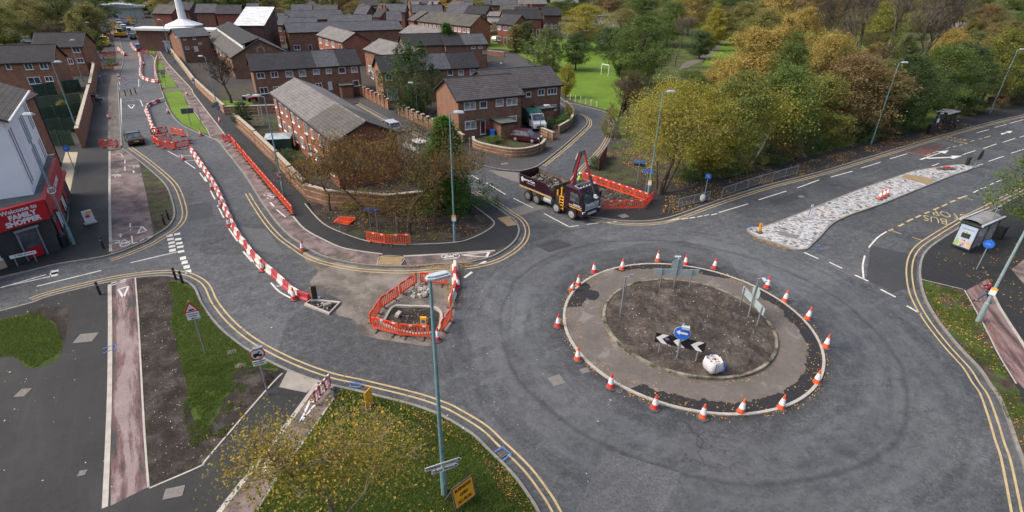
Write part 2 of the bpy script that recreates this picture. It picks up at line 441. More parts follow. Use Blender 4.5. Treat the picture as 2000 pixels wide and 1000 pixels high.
WLINE = blend_mat('white_road_paint', [(.16, .155, .15), (.50, .49, .46), (.60, .59, .56)], 1.8, 20, .08, .12, 8, bmp=.1, thresholds=[.30, .5])
YLINE = blend_mat('yellow_road_paint', [(.13, .11, .08), (.38, .29, .15), (.44, .34, .18)], 1.6, 20, .08, .12, 8, bmp=.1, thresholds=[.36, .5])
TAN = pm('buff_tactile_paving', (.26, .19, .10), .85, .2, 4, world=True, bmp=.3)
SLABS = pm('concrete_flags', (.27, .245, .21), .85, .2, 1.5, world=True)
SETT = pm('grey_setts', (.16, .15, .135), .85, .35, 9, world=True, bmp=.5)
IRON = pm('cover_iron', (.17, .155, .14), .7, .3, 8, world=True)

# ------------------------------------------------------------------ the ground: one far sheet, the road, raised land with kerbs
sheet('ground', [(-1500, -200, -.06), (1500, -200, -.06), (1500, 2500, -.06), (-1500, 2500, -.06)], WOODG)
sheet('road', [(-190, 2, 0), (150, 2, 0), (150, 160, 0), (40, 160, 0), (-60, 160, 0), (-150, 300, 0), (-260, 300, 0)], ROAD)
Z = .10
def K(pts, n=5): return smooth_pts(px(pts, Z), n)
K1 = K([(-260, 672), (-60, 622), (0, 607), (60, 591), (100, 577), (205, 552), (265, 542), (315, 538), (340, 540), (362, 547), (382, 562), (397, 595), (425, 632), (460, 664), (500, 690), (560, 720), (630, 746), (700, 762), (800, 787), (850, 804), (875, 816), (925, 847), (955, 876), (980, 900), (1010, 932), (1035, 967), (1055, 1000), (1090, 1075)])
K2a = K([(-200, 592), (0, 543), (60, 529), (115, 516), (210, 500), (275, 476), (300, 462), (330, 442), (342, 420), (337, 390), (325, 362), (300, 337), (270, 312), (240, 290)])
K2b = px([(238, 285), (236, 245), (233, 200), (232, 185), (231, 165), (234, 145), (241, 122), (241, 108), (236, 85), (229, 62), (219, 47), (214, 36), (210, 28)], Z)
K3a = K([(249, 34), (262, 60), (274, 82), (282, 100), (298, 112), (304, 140), (311, 165), (317, 184), (323, 202), (335, 225), (352, 243), (375, 255), (400, 265), (425, 277), (437, 291), (450, 307), (467, 329), (482, 350), (497, 374), (510, 395), (535, 430), (560, 457), (585, 475), (613, 493), (645, 505), (700, 516), (750, 520), (800, 521), (850, 517), (900, 514), (930, 510), (960, 502), (980, 492), (995, 482), (1009, 468), (1015, 452), (1012, 438), (1004, 428), (990, 419), (975, 408), (950, 392), (920, 375)])
sdir = Vector((-.594, .805, 0)).normalized()
Wk = [K3a[-1]+sdir*14, K3a[-1]+sdir*42]
Ek = px([(700, 202), (762, 236), (850, 279), (900, 303)], Z)
K4a = K([(905, 306), (920, 315), (940, 323), (975, 331), (1012, 334), (1037, 330), (1055, 322), (1075, 307), (1100, 287), (1125, 265), (1138, 253), (1147, 243), (1146, 233), (1137, 226), (1118, 217)])
K4b = px([(1098, 205), (1075, 186), (1040, 158)], Z)
K5a = K([(1060, 150), (1097, 194), (1130, 205), (1165, 214), (1186, 222), (1197, 238), (1195, 260), (1183, 285), (1160, 312), (1142, 330), (1125, 352), (1117, 375), (1116, 395), (1124, 410), (1144, 421), (1170, 426), (1204, 431), (1246, 433), (1287, 430), (1325, 420), (1375, 402), (1425, 385), (1500, 362), (1600, 337), (1700, 307), (1800, 277), (1895, 250), (2000, 225), (2150, 200), (2400, 175)])
K6 = K([(2500, 300), (2100, 342), (2000, 378), (1940, 408), (1900, 428), (1860, 452), (1832, 470), (1812, 485), (1800, 502), (1795, 525), (1797, 552), (1806, 584), (1830, 625), (1870, 675), (1912, 720), (1932, 750), (1950, 775), (1970, 825), (1985, 870), (2000, 912), (2030, 1040)])
far = [(150, 900), (-1200, 900)]
land = [Vector((-700, 950, Z)), Vector((-160, 240, Z))]+K3a+Wk+Ek+K4a+K4b+K5a+[Vector((700, 300, Z)), Vector((900, 950, Z))]
sheet('estate_land', land, ESTG, Z, h=.12)
sheet('shop_side_land', [Vector((-110, 10, Z))]+K2a+K2b+[Vector((-250, 330, Z)), Vector((-800, 900, Z)), Vector((-900, 0, Z))], PAVE, Z, h=.12)
sheet('near_land', [Vector((-110, 8, Z))]+K1+[Vector((2, 3, Z)), Vector((-110, 3, Z))], PAVE, Z, h=.12)
sheet('shelter_side_land', K6+[Vector((30, 3, Z)), Vector((200, 3, Z)), Vector((200, 40, Z))], PAVE, Z, h=.12)
mb = MB()
for k, s in ((K1, -1), (K2a, 1), (K2b, 1), (K3a, 1), ([K3a[-1]]+Wk, 1), (Ek, 1), (K4a+K4b, 1), (K5a, 1), (K6, 1)):
    strip(mb, k, .15, Z+.006, h=.12, shift=.065*s*(1))
mb.build('kerb', KERB)['kind'] = 'structure'

LV = {}
def patch(name, pts, mat, lv=1, n=0, z=Z):
    """a thin sheet laid on the raised land"""
    P = px(pts, z)
    if n: P = smooth_pts(P, n, True)
    return sheet(name, P, mat, z+.004*lv)
# --- near land
patch('soil_bed', [(265, 544), (315, 541), (338, 542), (360, 549), (380, 564), (394, 597), (422, 634), (457, 667), (497, 693), (556, 722), (530, 750), (460, 830), (400, 900), (390, 911), (293, 953), (283, 830), (270, 625)], MUD)
patch('grass', [(327, 552), (345, 550), (360, 553), (377, 566), (391, 598), (420, 636), (455, 669), (495, 695), (545, 720), (520, 728), (500, 718), (470, 722), (452, 738), (458, 758), (440, 780), (425, 812), (400, 838), (378, 820), (366, 770), (362, 725), (350, 695), (345, 650), (333, 640), (340, 587)], GRASS, 2, 3)
patch('soil_patch', [(450, 745), (470, 728), (505, 722), (540, 727), (545, 745), (520, 765), (470, 770)], MUD, 3, 3)
patch('grass', [(-120, 650), (0, 625), (40, 616), (75, 608), (95, 615), (112, 640), (124, 665), (118, 690), (108, 706), (65, 722), (45, 712), (25, 697), (0, 696), (-120, 700)], GRASS, 1, 3)
patch('soil_patch', [(55, 612), (75, 604), (100, 600), (128, 602), (134, 614), (130, 640), (126, 668), (117, 655), (108, 632), (85, 622)], MUD, 2, 3)
patch('cycle_track', [(218, 553), (262, 543), (268, 625), (280, 830), (287, 953), (216, 989), (217, 800), (219, 640)], CYC)
patch('cycle_track', [(624, 752), (650, 752), (652, 776), (605, 845), (555, 915), (527, 955), (480, 1030), (400, 1100), (360, 1100), (434, 1002), (530, 878)], CYC2)
patch('grass_verge', [(655, 780), (668, 760), (700, 765), (798, 790), (848, 808), (873, 820), (922, 851), (952, 880), (977, 904), (1006, 936), (1031, 970), (1051, 1002), (1085, 1075), (420, 1100), (480, 1030), (530, 957), (558, 917), (608, 847)], GRASS)
patch('concrete_flags', [(562, 724), (545, 757), (598, 768), (622, 747), (634, 750), (648, 750), (600, 738)], SLABS, 2)
for q in ([(812, 822), (830, 815), (852, 826), (856, 845), (832, 850), (818, 838)], [(925, 898), (950, 893), (975, 905), (982, 918), (955, 922), (935, 912)], [(972, 945), (985, 940), (1002, 955), (1000, 968), (978, 970), (965, 958)]):
    patch('worn_patch', q, MUDG, 2, 3)
# --- shop side
patch('cycle_track', [(216, 297), (238, 292), (270, 315), (274, 330), (287, 387), (300, 458), (275, 473), (250, 482), (217, 496)], CYC2)
patch('soil_verge', [(273, 317), (298, 338), (322, 363), (334, 390), (339, 420), (327, 441), (303, 457), (289, 387)], MUDG)
patch('cycle_lane_works', [(214, 294), (236, 291), (234, 245), (231, 196), (229, 160), (239, 115), (234, 80), (226, 60), (216, 60), (223, 84), (228, 112), (219, 140), (211, 185), (211, 240)], CONC)
patch('garden_soil', [(85, 300), (140, 262), (180, 172), (110, 172), (60, 180)], MUDG)
patch('soil_verge', [(208, 122), (212, 106), (226, 106), (225, 118), (216, 138), (208, 138)], MUDG, 2)
patch('crossing_paving', [(184, 149), (182, 140), (236, 137), (235, 148)], CONC, 2)
patch('shop_apron', [(152, 298), (128, 298), (100, 400), (118, 488), (134, 428), (137, 376)], pm('cream_paving', (.36, .31, .22), .85, .15, 2, world=True))
# --- estate side, along the north road
patch('cycle_track', [(412, 268), (427, 277), (452, 308), (484, 351), (512, 396), (537, 431), (562, 458), (587, 474), (615, 491), (647, 503), (702, 514), (735, 518), (741, 498), (675, 487), (637, 472), (595, 449), (570, 422), (520, 366), (470, 302), (437, 262), (402, 217), (377, 182), (372, 171), (322, 117), (297, 72), (280, 52), (272, 52), (292, 75), (305, 102), (325, 142), (350, 172), (368, 205), (400, 245)], CYC2)
patch('roadside_pavement', [(440, 261), (403, 216), (378, 180), (373, 169), (323, 116), (299, 72), (282, 52), (268, 38), (288, 38), (318, 70), (337, 106), (371, 150), (400, 184), (480, 247), (545, 303), (598, 350), (600, 391), (617, 421), (637, 439), (670, 454), (716, 469), (757, 475), (800, 476), (887, 472), (925, 462), (957, 445), (964, 435), (957, 427), (922, 400), (920, 377), (948, 393), (973, 410), (1003, 431), (1010, 440), (1012, 452), (1006, 468), (993, 480), (967, 488), (790, 499), (747, 497), (675, 486), (637, 471), (595, 448), (571, 422), (520, 365), (470, 301)], PAVE)
patch('tactile_paving', [(736, 517), (744, 501), (788, 503), (781, 519)], TAN, 2)
patch('cycle_track', [(795, 519), (789, 501), (967, 490), (945, 504), (900, 512), (850, 516)], CYC2, 1)
patch('tactile_paving', [(971, 427), (993, 423), (1010, 440), (992, 443)], TAN, 3)
for q in ([(275, 84), (297, 83), (305, 100), (302, 107), (284, 102)], [(300, 113), (310, 111), (321, 136), (306, 139)], [(305, 143), (325, 141), (347, 171), (317, 173)], [(320, 179), (354, 177), (364, 203), (397, 246), (408, 263), (386, 257), (356, 242), (337, 221)]):
    patch('grass_verge', q, PARKG)
patch('crossing_paving', [(317, 174), (370, 170), (376, 176), (319, 180)], CONC, 2)
patch('soil_bed', [(600, 398), (619, 422), (638, 438), (671, 452), (716, 467), (757, 473), (800, 473), (886, 469), (923, 460), (955, 443), (961, 435), (955, 428), (920, 402), (850, 392), (700, 388)], MUD, 1)
patch('grass', [(680, 455), (720, 448), (790, 450), (870, 455), (880, 466), (800, 471), (740, 470), (715, 464)], MUDG, 2, 3)
# --- estate gardens and streets
patch('garden_lawn', [(411, 210), (434, 197), (492, 199), (494, 205), (440, 209)], PARKG, 1)
patch('garden_soil', [(475, 262), (500, 222), (540, 230), (600, 300), (640, 350), (600, 350)], MUDG, 1)
patch('estate_street', [(548, 102), (560, 84), (604, 76), (640, 82), (624, 88), (620, 104)], PAVE2)
patch('estate_street', [(930, 132), (937, 126), (985, 122), (980, 106), (1010, 104), (1040, 128), (1060, 150), (1038, 158), (1000, 138)], PAVE2)
patch('estate_pavement', [(702, 204), (762, 238), (850, 281), (905, 308), (940, 324), (975, 332), (1012, 335), (1037, 331), (1055, 323), (1075, 308), (1100, 288), (1125, 266), (1139, 252), (1146, 241), (1136, 227), (1118, 219), (1098, 206), (1090, 230), (1120, 245), (1075, 285), (990, 310), (900, 290), (760, 215), (702, 188)], PAVE2)
patch('front_garden', [(928, 286), (990, 302), (1060, 282), (1040, 262), (930, 270)], MUDG, 2)
patch('park_grass', [(1085, 150), (1105, 192), (1130, 202), (1165, 211), (1190, 218), (1205, 238), (1240, 190), (1240, 100), (1150, 78), (1000, 74), (958, 82), (955, 92), (1000, 100), (1040, 122), (1065, 140)], PARKG)
patch('park_grass', [(905, 66), (960, 70), (962, 78), (1030, 96), (955, 96), (950, 82), (905, 74)], PARKG, 2)
patch('park_grass', [(1370, 130), (1390, 105), (1380, 75), (1425, 70), (1460, 50), (1640, 60), (1720, 90), (1560, 120)], PARKG, 2)
patch('grass', [(1190, 288), (1150, 335), (1150, 345), (1275, 372), (1300, 365), (1340, 330), (1330, 290), (1250, 262)], MUDG, 2)
patch('wood_grass', [(1240, 360), (1205, 240), (1240, 110), (1300, 20), (2050, 10), (2400, 120), (2150, 182), (2000, 203), (1900, 220), (1760, 260), (1600, 300), (1480, 332), (1380, 350), (1300, 360)], WOODG)
patch('park_path', [(1325, 137), (1345, 132), (1375, 118), (1402, 100), (1415, 80), (1408, 78), (1392, 98), (1360, 115), (1335, 124)], CONC, 3)
patch('roadside_pavement', [(1141, 333), (1126, 353), (1118, 375), (1117, 395), (1125, 409), (1144, 419), (1170, 424), (1204, 429), (1246, 431), (1287, 428), (1325, 418), (1375, 400), (1425, 383), (1500, 360), (1600, 335), (1700, 305), (1800, 275), (1895, 248), (2000, 223), (2150, 198), (2400, 172), (2400, 160), (2150, 184), (2000, 205), (1900, 222), (1760, 262), (1600, 303), (1480, 335), (1380, 352), (1330, 372), (1290, 380), (1240, 352), (1160, 340)], PAVE)
# --- shelter side
patch('new_tarmac_patch', [(1800, 503), (1806, 497), (1870, 512), (1933, 540), (1886, 566), (1800, 546)], NEWTAR)
patch('grass_verge', [(1801, 551), (1882, 568), (1925, 645), (1948, 700), (1990, 765), (2030, 880), (2030, 1000), (2000, 906), (1988, 868), (1973, 823), (1954, 773), (1936, 748), (1916, 718), (1874, 673), (1834, 623), (1810, 583)], MUDG)
patch('grass', [(1804, 552), (1832, 560), (1845, 600), (1885, 600), (1900, 640), (1932, 690), (1915, 695), (1875, 665), (1838, 622), (1813, 583)], GRASS, 2, 3)
patch('cycle_track', [(1888, 568), (1930, 545), (1945, 590), (1965, 625), (2010, 690), (2040, 760), (2010, 770), (1985, 745), (1950, 690), (1925, 640)], CYC3)
patch('cycle_track', [(1975, 527), (2010, 500), (2040, 540), (2030, 590)], CYC2)
# --- old repairs in the road
RP1 = asphalt_mat('road_repair_dark', (.030, .032, .034), (.048, .050, .053), 24, cracks=False, spk_=.8); RP2 = asphalt_mat('road_repair_pale', (.060, .063, .066), (.10, .104, .108), 18, cracks=False)
for q, mm in (([(352, 402), (412, 396), (418, 424), (370, 434)], RP1), ([(1045, 480), (1090, 468), (1120, 480), (1072, 494)], RP1), ([(1700, 480), (1790, 500), (1790, 560), (1745, 572), (1692, 548)], RP1), ([(905, 640), (960, 628), (985, 668), (925, 684)], RP2), ([(1180, 880), (1330, 925), (1290, 1010), (1120, 1010)], RP2), ([(500, 610), (560, 640), (520, 665), (470, 632)], RP2), ([(440, 440), (520, 450), (560, 500), (500, 490)], RP2), ([(1500, 392), (1570, 372), (1580, 384), (1512, 404)], RP1)):
    patch('road_repair', q, mm, 1, 0, 0.0)
# --- dusty works area in the road, and patches
RZ = 0.0
patch('dusty_surface', [(592, 492), (615, 502), (645, 510), (700, 520), (800, 525), (900, 517), (892, 545), (890, 600), (872, 655), (845, 676), (800, 672), (735, 662), (700, 650), (690, 625), (655, 614), (668, 590), (640, 575), (612, 566), (606, 550), (622, 530), (600, 515)], DUST, 1, 3, RZ)
patch('sett_band', [(987, 412), (1040, 397), (1068, 406), (1012, 423)], SETT, 1, 0, RZ)
patch('sett_band', [(955, 333), (1012, 338), (1014, 358), (975, 345)], SETT, 1, 0, RZ)
patch('red_bus_lane_surface', [(1768, 296), (1840, 281), (1835, 290), (1812, 305)], REDTAR, 1, 0, RZ)
patch('speed_table', [(241, 120), (282, 120), (278, 104), (245, 104)], CONC, 1, 0, RZ)
patch('paved_refuge', [(230, 191), (231, 182), (270, 174), (274, 180)], CONC, 1, 0, RZ)
def cover(px_, py_, w, d, rz, z=Z, name='utility_cover', mat=None, lv=4):
    c = G(px_, py_, z); m = MB(); m.box((0, 0, 0), (w, d, .008)); 
    for i in range(-2, 3): m.box((i*w/6, 0, .006), (w/40, d*.9, .006))
    o = m.build(name, mat or IRON); o.location = (c.x, c.y, z+.004*lv); o.rotation_euler = (0, 0, rz); return o
COV = [(168, 661, 1.0, .9, .2, Z, 'square pale utility cover in the dark footway at lower left'), (45, 768, .5, .6, .1, Z, 'small utility cover at the far left of the lower footway'), (340, 963, .75, .55, .3, Z, 'ribbed utility cover below the corner of the soil bed'),
       (453, 688, .5, .45, .4, Z, 'square cover in the grass left of the round red sign'), (470, 715, .55, .4, .3, Z, 'rectangular cover in the grass just above the dug soil'), (1087, 744, .75, .75, .45, 0, 'larger cover in the road left of the roundabout'), (1142, 725, .5, .4, .4, 0, 'pale cover beside the roundabout kerb'),
       (985, 321, .9, .5, .4, Z, 'pale cover in the pavement below the curved garden wall'), (1218, 423, .8, .7, .5, Z, 'pale diamond cover in the pavement in front of the orange barriers'), (1565, 385, .6, .5, .5, 0, 'faint cover in the far carriageway beyond the railing'), (245, 448, .9, .4, .1, Z, 'long cover in the worn cycle track by the shop'), (565, 866, .55, .3, 1.0, Z, 'cover in the cycle track under the birch')]
for a in COV:
    tag(cover(*a[:6]), a[6], 'cover')
cover(161, 925, .3, .3, .3); C.objects[-1].name; tag(C.objects[-1], 'tiny square cover low in the dark footway at left', 'cover')
def gully(x, y, rz, label):
    m = MB(); m.box((0, 0, 0), (.55, .45, .01), mi=1)
    for i in range(7): m.box((-.24+i*.08, 0, .008), (.035, .43, .012))
    for s in (-1, 1): m.box((0, s*.225, .008), (.55, .03, .012))
    c = G(x, y, 0); o = m.build('drain_grate', [IRON, NEWTAR]); o.location = (c.x, c.y, .022); o.rotation_euler = (0, 0, rz)
    tag(o, label, 'drain grate')
gully(981, 884, R(-52), 'iron drain grate with blue survey marks by the yellow lines')
gully(1207, 761, R(-35), 'iron drain grate against the roundabout kerb, lower left')
gully(1195, 556, R(30), 'iron drain grate in the road left of the truck cab')

# ------------------------------------------------------------------ painted lines
def lines(name, segs, mat, z=.008, w=.12):
    m = MB()
    for s in segs:
        ww = w
        if isinstance(s[-1], (int, float)): ww = s[-1]; s = s[:-1]
        P = px(s, z)
        if len(P) > 2: P = smooth_pts(P, 4)
        strip(m, P, ww, z)
    return tag(m.build(name, mat, fix=False), kind='structure')
m = MB()
def yl(k, i0, i1, side, d0=.50, d1=.84, z=.008):
    kk = [Vector((p.x, p.y, z)) for p in k[i0:i1]]
    for d in (d0, d1): strip(m, offs(kk, side*d), .105, z)
yl(K1, 16, len(K1), 1)
yl(K2a, 20, len(K2a), -1, .55, .9)
yl(K3a, 90, 214, -1); yl(K4a, 30, 68, -1, .3, .6); yl(K5a, 24, 56, -1, .3, .6); yl(K5a, 72, len(K5a), -1, .3, .62)
yl(K6, 4, len(K6), -1, .42, .78)
yl(Ek, 0, 4, -1, .3, .55)
tag(m.build('yellow_road_lines', YLINE, fix=False), kind='structure')
lines('white_road_lines', [
    [(72, 560), (198, 529)], [(255, 514), (345, 493)], [(0, 563), (90, 537)], [(20, 558), (98, 541)],
    [(950, 358), (988, 381)], [(1003, 388), (1041, 407)], [(921, 343), (935, 351)],
    [(1063, 418), (1112, 444), .13], [(1111, 444), (1130, 441)], [(1146, 439), (1170, 436)], [(1184, 436), (1206, 433)], [(1300, 433), (1326, 428)],
    [(1331, 429), (1344, 427)], [(1347, 427), (1358, 425)], [(1362, 425), (1372, 422)], [(1375, 422), (1385, 420)], [(1389, 421), (1400, 418)],
    [(1404, 416), (1461, 399)], [(1482, 391), (1536, 374)], [(1557, 368), (1600, 352)], [(1622, 347), (1665, 335)], [(1682, 329), (1719, 318)], [(1738, 311), (1772, 301)], [(1908, 260), (1932, 254)], [(1942, 250), (1965, 244)], [(1972, 242), (2000, 234)],
    [(1820, 325), (1834, 320)], [(1880, 303), (1905, 295)], [(1920, 291), (1946, 282)], [(1958, 279), (1983, 271)], [(1992, 269), (2010, 263)],
    [(1931, 316), (1960, 306)], [(1908, 324), (1920, 321)], [(1975, 300), (2000, 292)],
    [(1732, 453), (1715, 464), (1702, 478), (1697, 484)], [(1689, 500), (1685, 520), (1687, 546)], [(1670, 538), (1696, 550), .16], [(1620, 513), (1645, 525), .16], [(1571, 494), (1598, 506), .16], [(1720, 566), (1749, 581), .16], [(1771, 598), (1799, 614), .16],
    [(1872, 388), (1889, 383)], [(1901, 377), (1911, 372)], [(1915, 370), (1926, 366)], [(1931, 362), (1941, 359)], [(1946, 356), (1957, 352)],
    [(907, 543), (922, 532), .2], [(935, 518), (949, 511), .2],
    [(236, 193), (237, 262), (238, 290), .16], [(221, 293), (219, 205), .1],
    [(274, 196), (279, 208)], [(282, 215), (287, 227)], [(289, 233), (294, 243)], [(294, 250), (298, 259)], [(328, 296), (350, 308), .1], [(360, 315), (381, 330), .1], [(380, 312), (390, 328), .08], [(348, 304), (375, 305), .08], [(361, 315), (380, 314), .08], [(390, 338), (402, 355), .1],
    [(400, 346), (404, 356)], [(411, 373), (420, 390)], [(425, 402), (437, 426)], [(446, 446), (464, 472)], [(475, 492), (492, 512)], [(495, 512), (508, 527)], [(529, 553), (545, 570), (570, 584)], [(540, 560), (556, 558), .1], [(482, 494), (500, 518), .08],
    [(233, 199), (241, 198)], [(244, 198), (252, 197)], [(255, 197), (263, 196)], [(266, 196), (274, 195)],
    [(234, 148), (234, 155)], [(233, 160), (234, 166)], [(232, 170), (233, 176)], [(272, 108), (273, 128), .1], [(272, 132), (272, 150), .1], [(271, 155), (271, 170), .1],
    [(250, 206), (263, 205), .16], [(250, 206), (257, 213), .16], [(263, 205), (257, 213), .16]],
    WLINE)
# dashed give-way blocks at the shop junction
lines('white_road_lines', [[(331, 459), (331, 463), .45], [(333, 466), (333, 470), .45], [(335, 473), (335, 477), .45], [(336, 480), (336, 484), .45], [(337, 487), (337, 492), .45],
    [(346, 456), (346, 460), .45], [(348, 466), (348, 470), .45], [(350, 474), (350, 478), .45], [(352, 481), (352, 485), .45], [(353, 490), (354, 494), .45],
    [(357, 502), (358, 508), .4], [(360, 510), (361, 516), .4], [(364, 519), (365, 525), .4], [(367, 528), (368, 534), .4], [(98, 534), (114, 531), .7], [(100, 538), (113, 535), .7]], WLINE)
lines('white_track_edge', [[(214, 556), (215, 640), (214, 760), (210, 880), (205, 992), .22], [(214, 296), (214, 390), (216, 492), .2],
    [(619, 750), (570, 817), (525, 877), (475, 940), (428, 1001), (395, 1045), .24],
    [(572, 423), (595, 448), (637, 471), (675, 486), (747, 497), .14], [(788, 501), (880, 496), (967, 490), .2],
    [(438, 262), (403, 217), (377, 182), (370, 170), (322, 117), (297, 72), .14], [(1941, 578), (1952, 600), (1972, 632), (2000, 675), (2020, 710), .2],
    [(595, 398), (617, 424), (637, 441), (670, 456), (715, 471), (757, 477), (800, 478), (887, 474), (925, 464), (957, 447), (965, 436), (957, 426), (922, 400), .1],
    [(736, 518), (744, 501), (788, 503), (781, 519), .06], [(264, 543), (270, 625), (281, 830), (290, 953), .09], [(292, 954), (391, 911), (401, 900), (461, 830), (531, 750), (551, 730), .09],
    [(652, 778), (605, 846), (555, 916), (528, 956), (500, 1002), .09], [(1798, 546), (1882, 566), .08], [(1884, 567), (1925, 642), (1950, 692), (1985, 750), .09], [(411, 270), (400, 247), (368, 206), .08]],
    KERBN, Z+.02)
lines('white_track_marks', [[(217, 554), (227, 551), .1], [(218, 558), (228, 555), .1], [(234, 550), (246, 546), .1], [(235, 553), (246, 549), .1], [(231, 566), (251, 560), .13], [(231, 566), (241, 582), .13], [(251, 560), (241, 582), .13],
    [(254, 437), (255, 451), .1], [(254, 445), (277, 443), .06], [(277, 443), (269, 457), .12], [(277, 443), (286, 451), .12], [(269, 457), (286, 451), .12], [(257, 461), (259, 476), .1], [(259, 477), (269, 474), .1], [(273, 472), (282, 467), .1], [(288, 466), (298, 461), .1],
    [(235, 457), (236, 464), .12], [(230, 460), (240, 459), .12], [(244, 313), (244, 320), .1], [(244, 326), (244, 334), .1], [(260, 334), (262, 338), .12], [(226, 337), (232, 335), .12], [(219, 303), (235, 301), (240, 308), .07],
    [(606, 782), (586, 826), .12], [(606, 782), (616, 788), .13], [(616, 790), (586, 826), .1], [(529, 893), (516, 922), .35], [(530, 640), (530, 641), .1],
    [(901, 499), (955, 493), .1], [(901, 499), (952, 503), .1], [(955, 493), (950, 503), .2], [(868, 503), (884, 502), .12], [(866, 507), (893, 505), .08], [(558, 425), (540, 410), .12], [(528, 396), (535, 404), .15]], WLINE, Z+.02)
def bike_mark(x, y, rz, s=1.0, z=Z+.02):
    m = MB(); c = G(x, y, z)
    for sx in (-.55, .55):
        ring = [Vector((sx+.33*math.cos(t*math.pi/7), .33*math.sin(t*math.pi/7), 0)) for t in range(14)]; strip(m, ring, .08, 0, closed=True)
    for a, b in (((-.55, 0), (-.2, .5)), ((-.2, .5), (.4, .45)), ((.4, .45), (.05, 0)), ((.05, 0), (-.2, .5)), ((-.55, 0), (.05, 0)), ((.55, 0), (.35, .65)), ((-.35, .62), (-.1, .62))):
        strip(m, [Vector((*a, 0)), Vector((*b, 0))], .08, 0)
    o = m.build('bicycle_mark', WLINE, fix=False); o.location = c; o.rotation_euler = (0, 0, rz); o.scale = (s, s, s); o['kind'] = 'structure'
bike_mark(234, 476, R(-18), 1.0); bike_mark(262, 326, R(-30), .8); bike_mark(224, 344, R(-20), .8); bike_mark(880, 501, R(5), .8); bike_mark(525, 384, R(-50), .9)
def arrow(pts, z=.012):
    m = MB(); P = px(pts, z); m.add(P, [tuple(range(len(P)))]); tag(m.build('lane_arrow', WLINE, fix=False), kind='structure')
arrow([(1795, 312), (1800, 313), (1838, 299), (1846, 301), (1853, 294), (1832, 297), (1835, 299)][:7])
arrow([(1808, 309), (1812, 311), (1855, 309), (1862, 311), (1880, 305), (1857, 305), (1860, 307)])
arrow([(1954, 262), (1957, 264), (1967, 260), (1973, 261), (1978, 256), (1964, 258), (1966, 259)])
lines('yellow_bay_lines', [[(1736, 452), (1744, 448), .18], [(1755, 443), (1765, 438), .18], [(1771, 434), (1783, 428), .18], [(1788, 426), (1799, 421), .18], [(1806, 418), (1815, 414), .18], [(1823, 411), (1834, 406), .18], [(1840, 404), (1850, 399), .18], [(1856, 396), (1866, 392), .18], [(1871, 389), (1881, 386), .18],
    [(1736, 449), (1760, 458), .12], [(1782, 464), (1802, 471), .12], [(1880, 386), (1900, 391), .12], [(1921, 396), (1940, 400), .12], [(1768, 297), (1812, 305), .1], [(1808, 305), (1818, 301), .15], [(1821, 300), (1832, 296), .15], [(1848, 291), (1856, 289), .15], [(1861, 288), (1868, 286), .15], [(1873, 285), (1880, 283), .15], [(1884, 282), (1890, 280), .15], [(1896, 277), (1903, 275), .15], [(1912, 273), (1918, 271), .15], [(1922, 270), (1935, 266), .15]], YLINE, .012)
def road_words(s, a, b, h, name='road_lettering'):
    """letters painted on the road with their baseline from a to b"""
    A, B = G(*a, .012), G(*b, .012); d = B-A
    o = txt(s, 1.0, name, YLINE, depth=0, bold=-.006); w = max(v.co.x for v in o.data.vertices)-min(v.co.x for v in o.data.vertices)
    hh = max(v.co.y for v in o.data.vertices)-min(v.co.y for v in o.data.vertices)
    o.location = (A+B)/2; o.rotation_euler = (0, 0, math.atan2(d.y, d.x)); o.scale = (d.length/w, h/hh, 1); o['kind'] = 'structure'
road_words('BUS', (1850, 434), (1804, 425), 1.55); road_words('STOP', (1888, 425), (1820, 415), 1.5)
road_words('BUS', (1850, 268), (1888, 275), .9); road_words('STOP', (1846, 272), (1885, 281), .9)
# zig-zag worn crossing north of the car
lines('worn_zebra', [[(275+i*.5, 172+i*4.2), (306+i*1.3, 171+i*4.0), .18] for i in range(6)], DUST, .008)
lines('white_worn_strip', [[(216, 196), (214, 250), (214, 292), .35], [(226, 215), (224, 290), .2]], DUST, Z+.012)
m = MB()
for pts in ([(1457, 443), (1463, 441), (1472, 443)], [(1585, 484), (1600, 488), (1612, 486)], [(680, 748), (690, 747), (708, 751), (700, 757), (682, 755)], [(966, 883), (981, 874), (998, 888), (982, 900)], [(201, 682), (226, 673), (226, 682), (202, 690)]):
    strip(m, px(pts, Z+.02), .07, Z+.02)
tag(m.build('blue_survey_marks', pm('blue_spray', (.05, .16, .5), .8, .1, 5)), kind='structure')
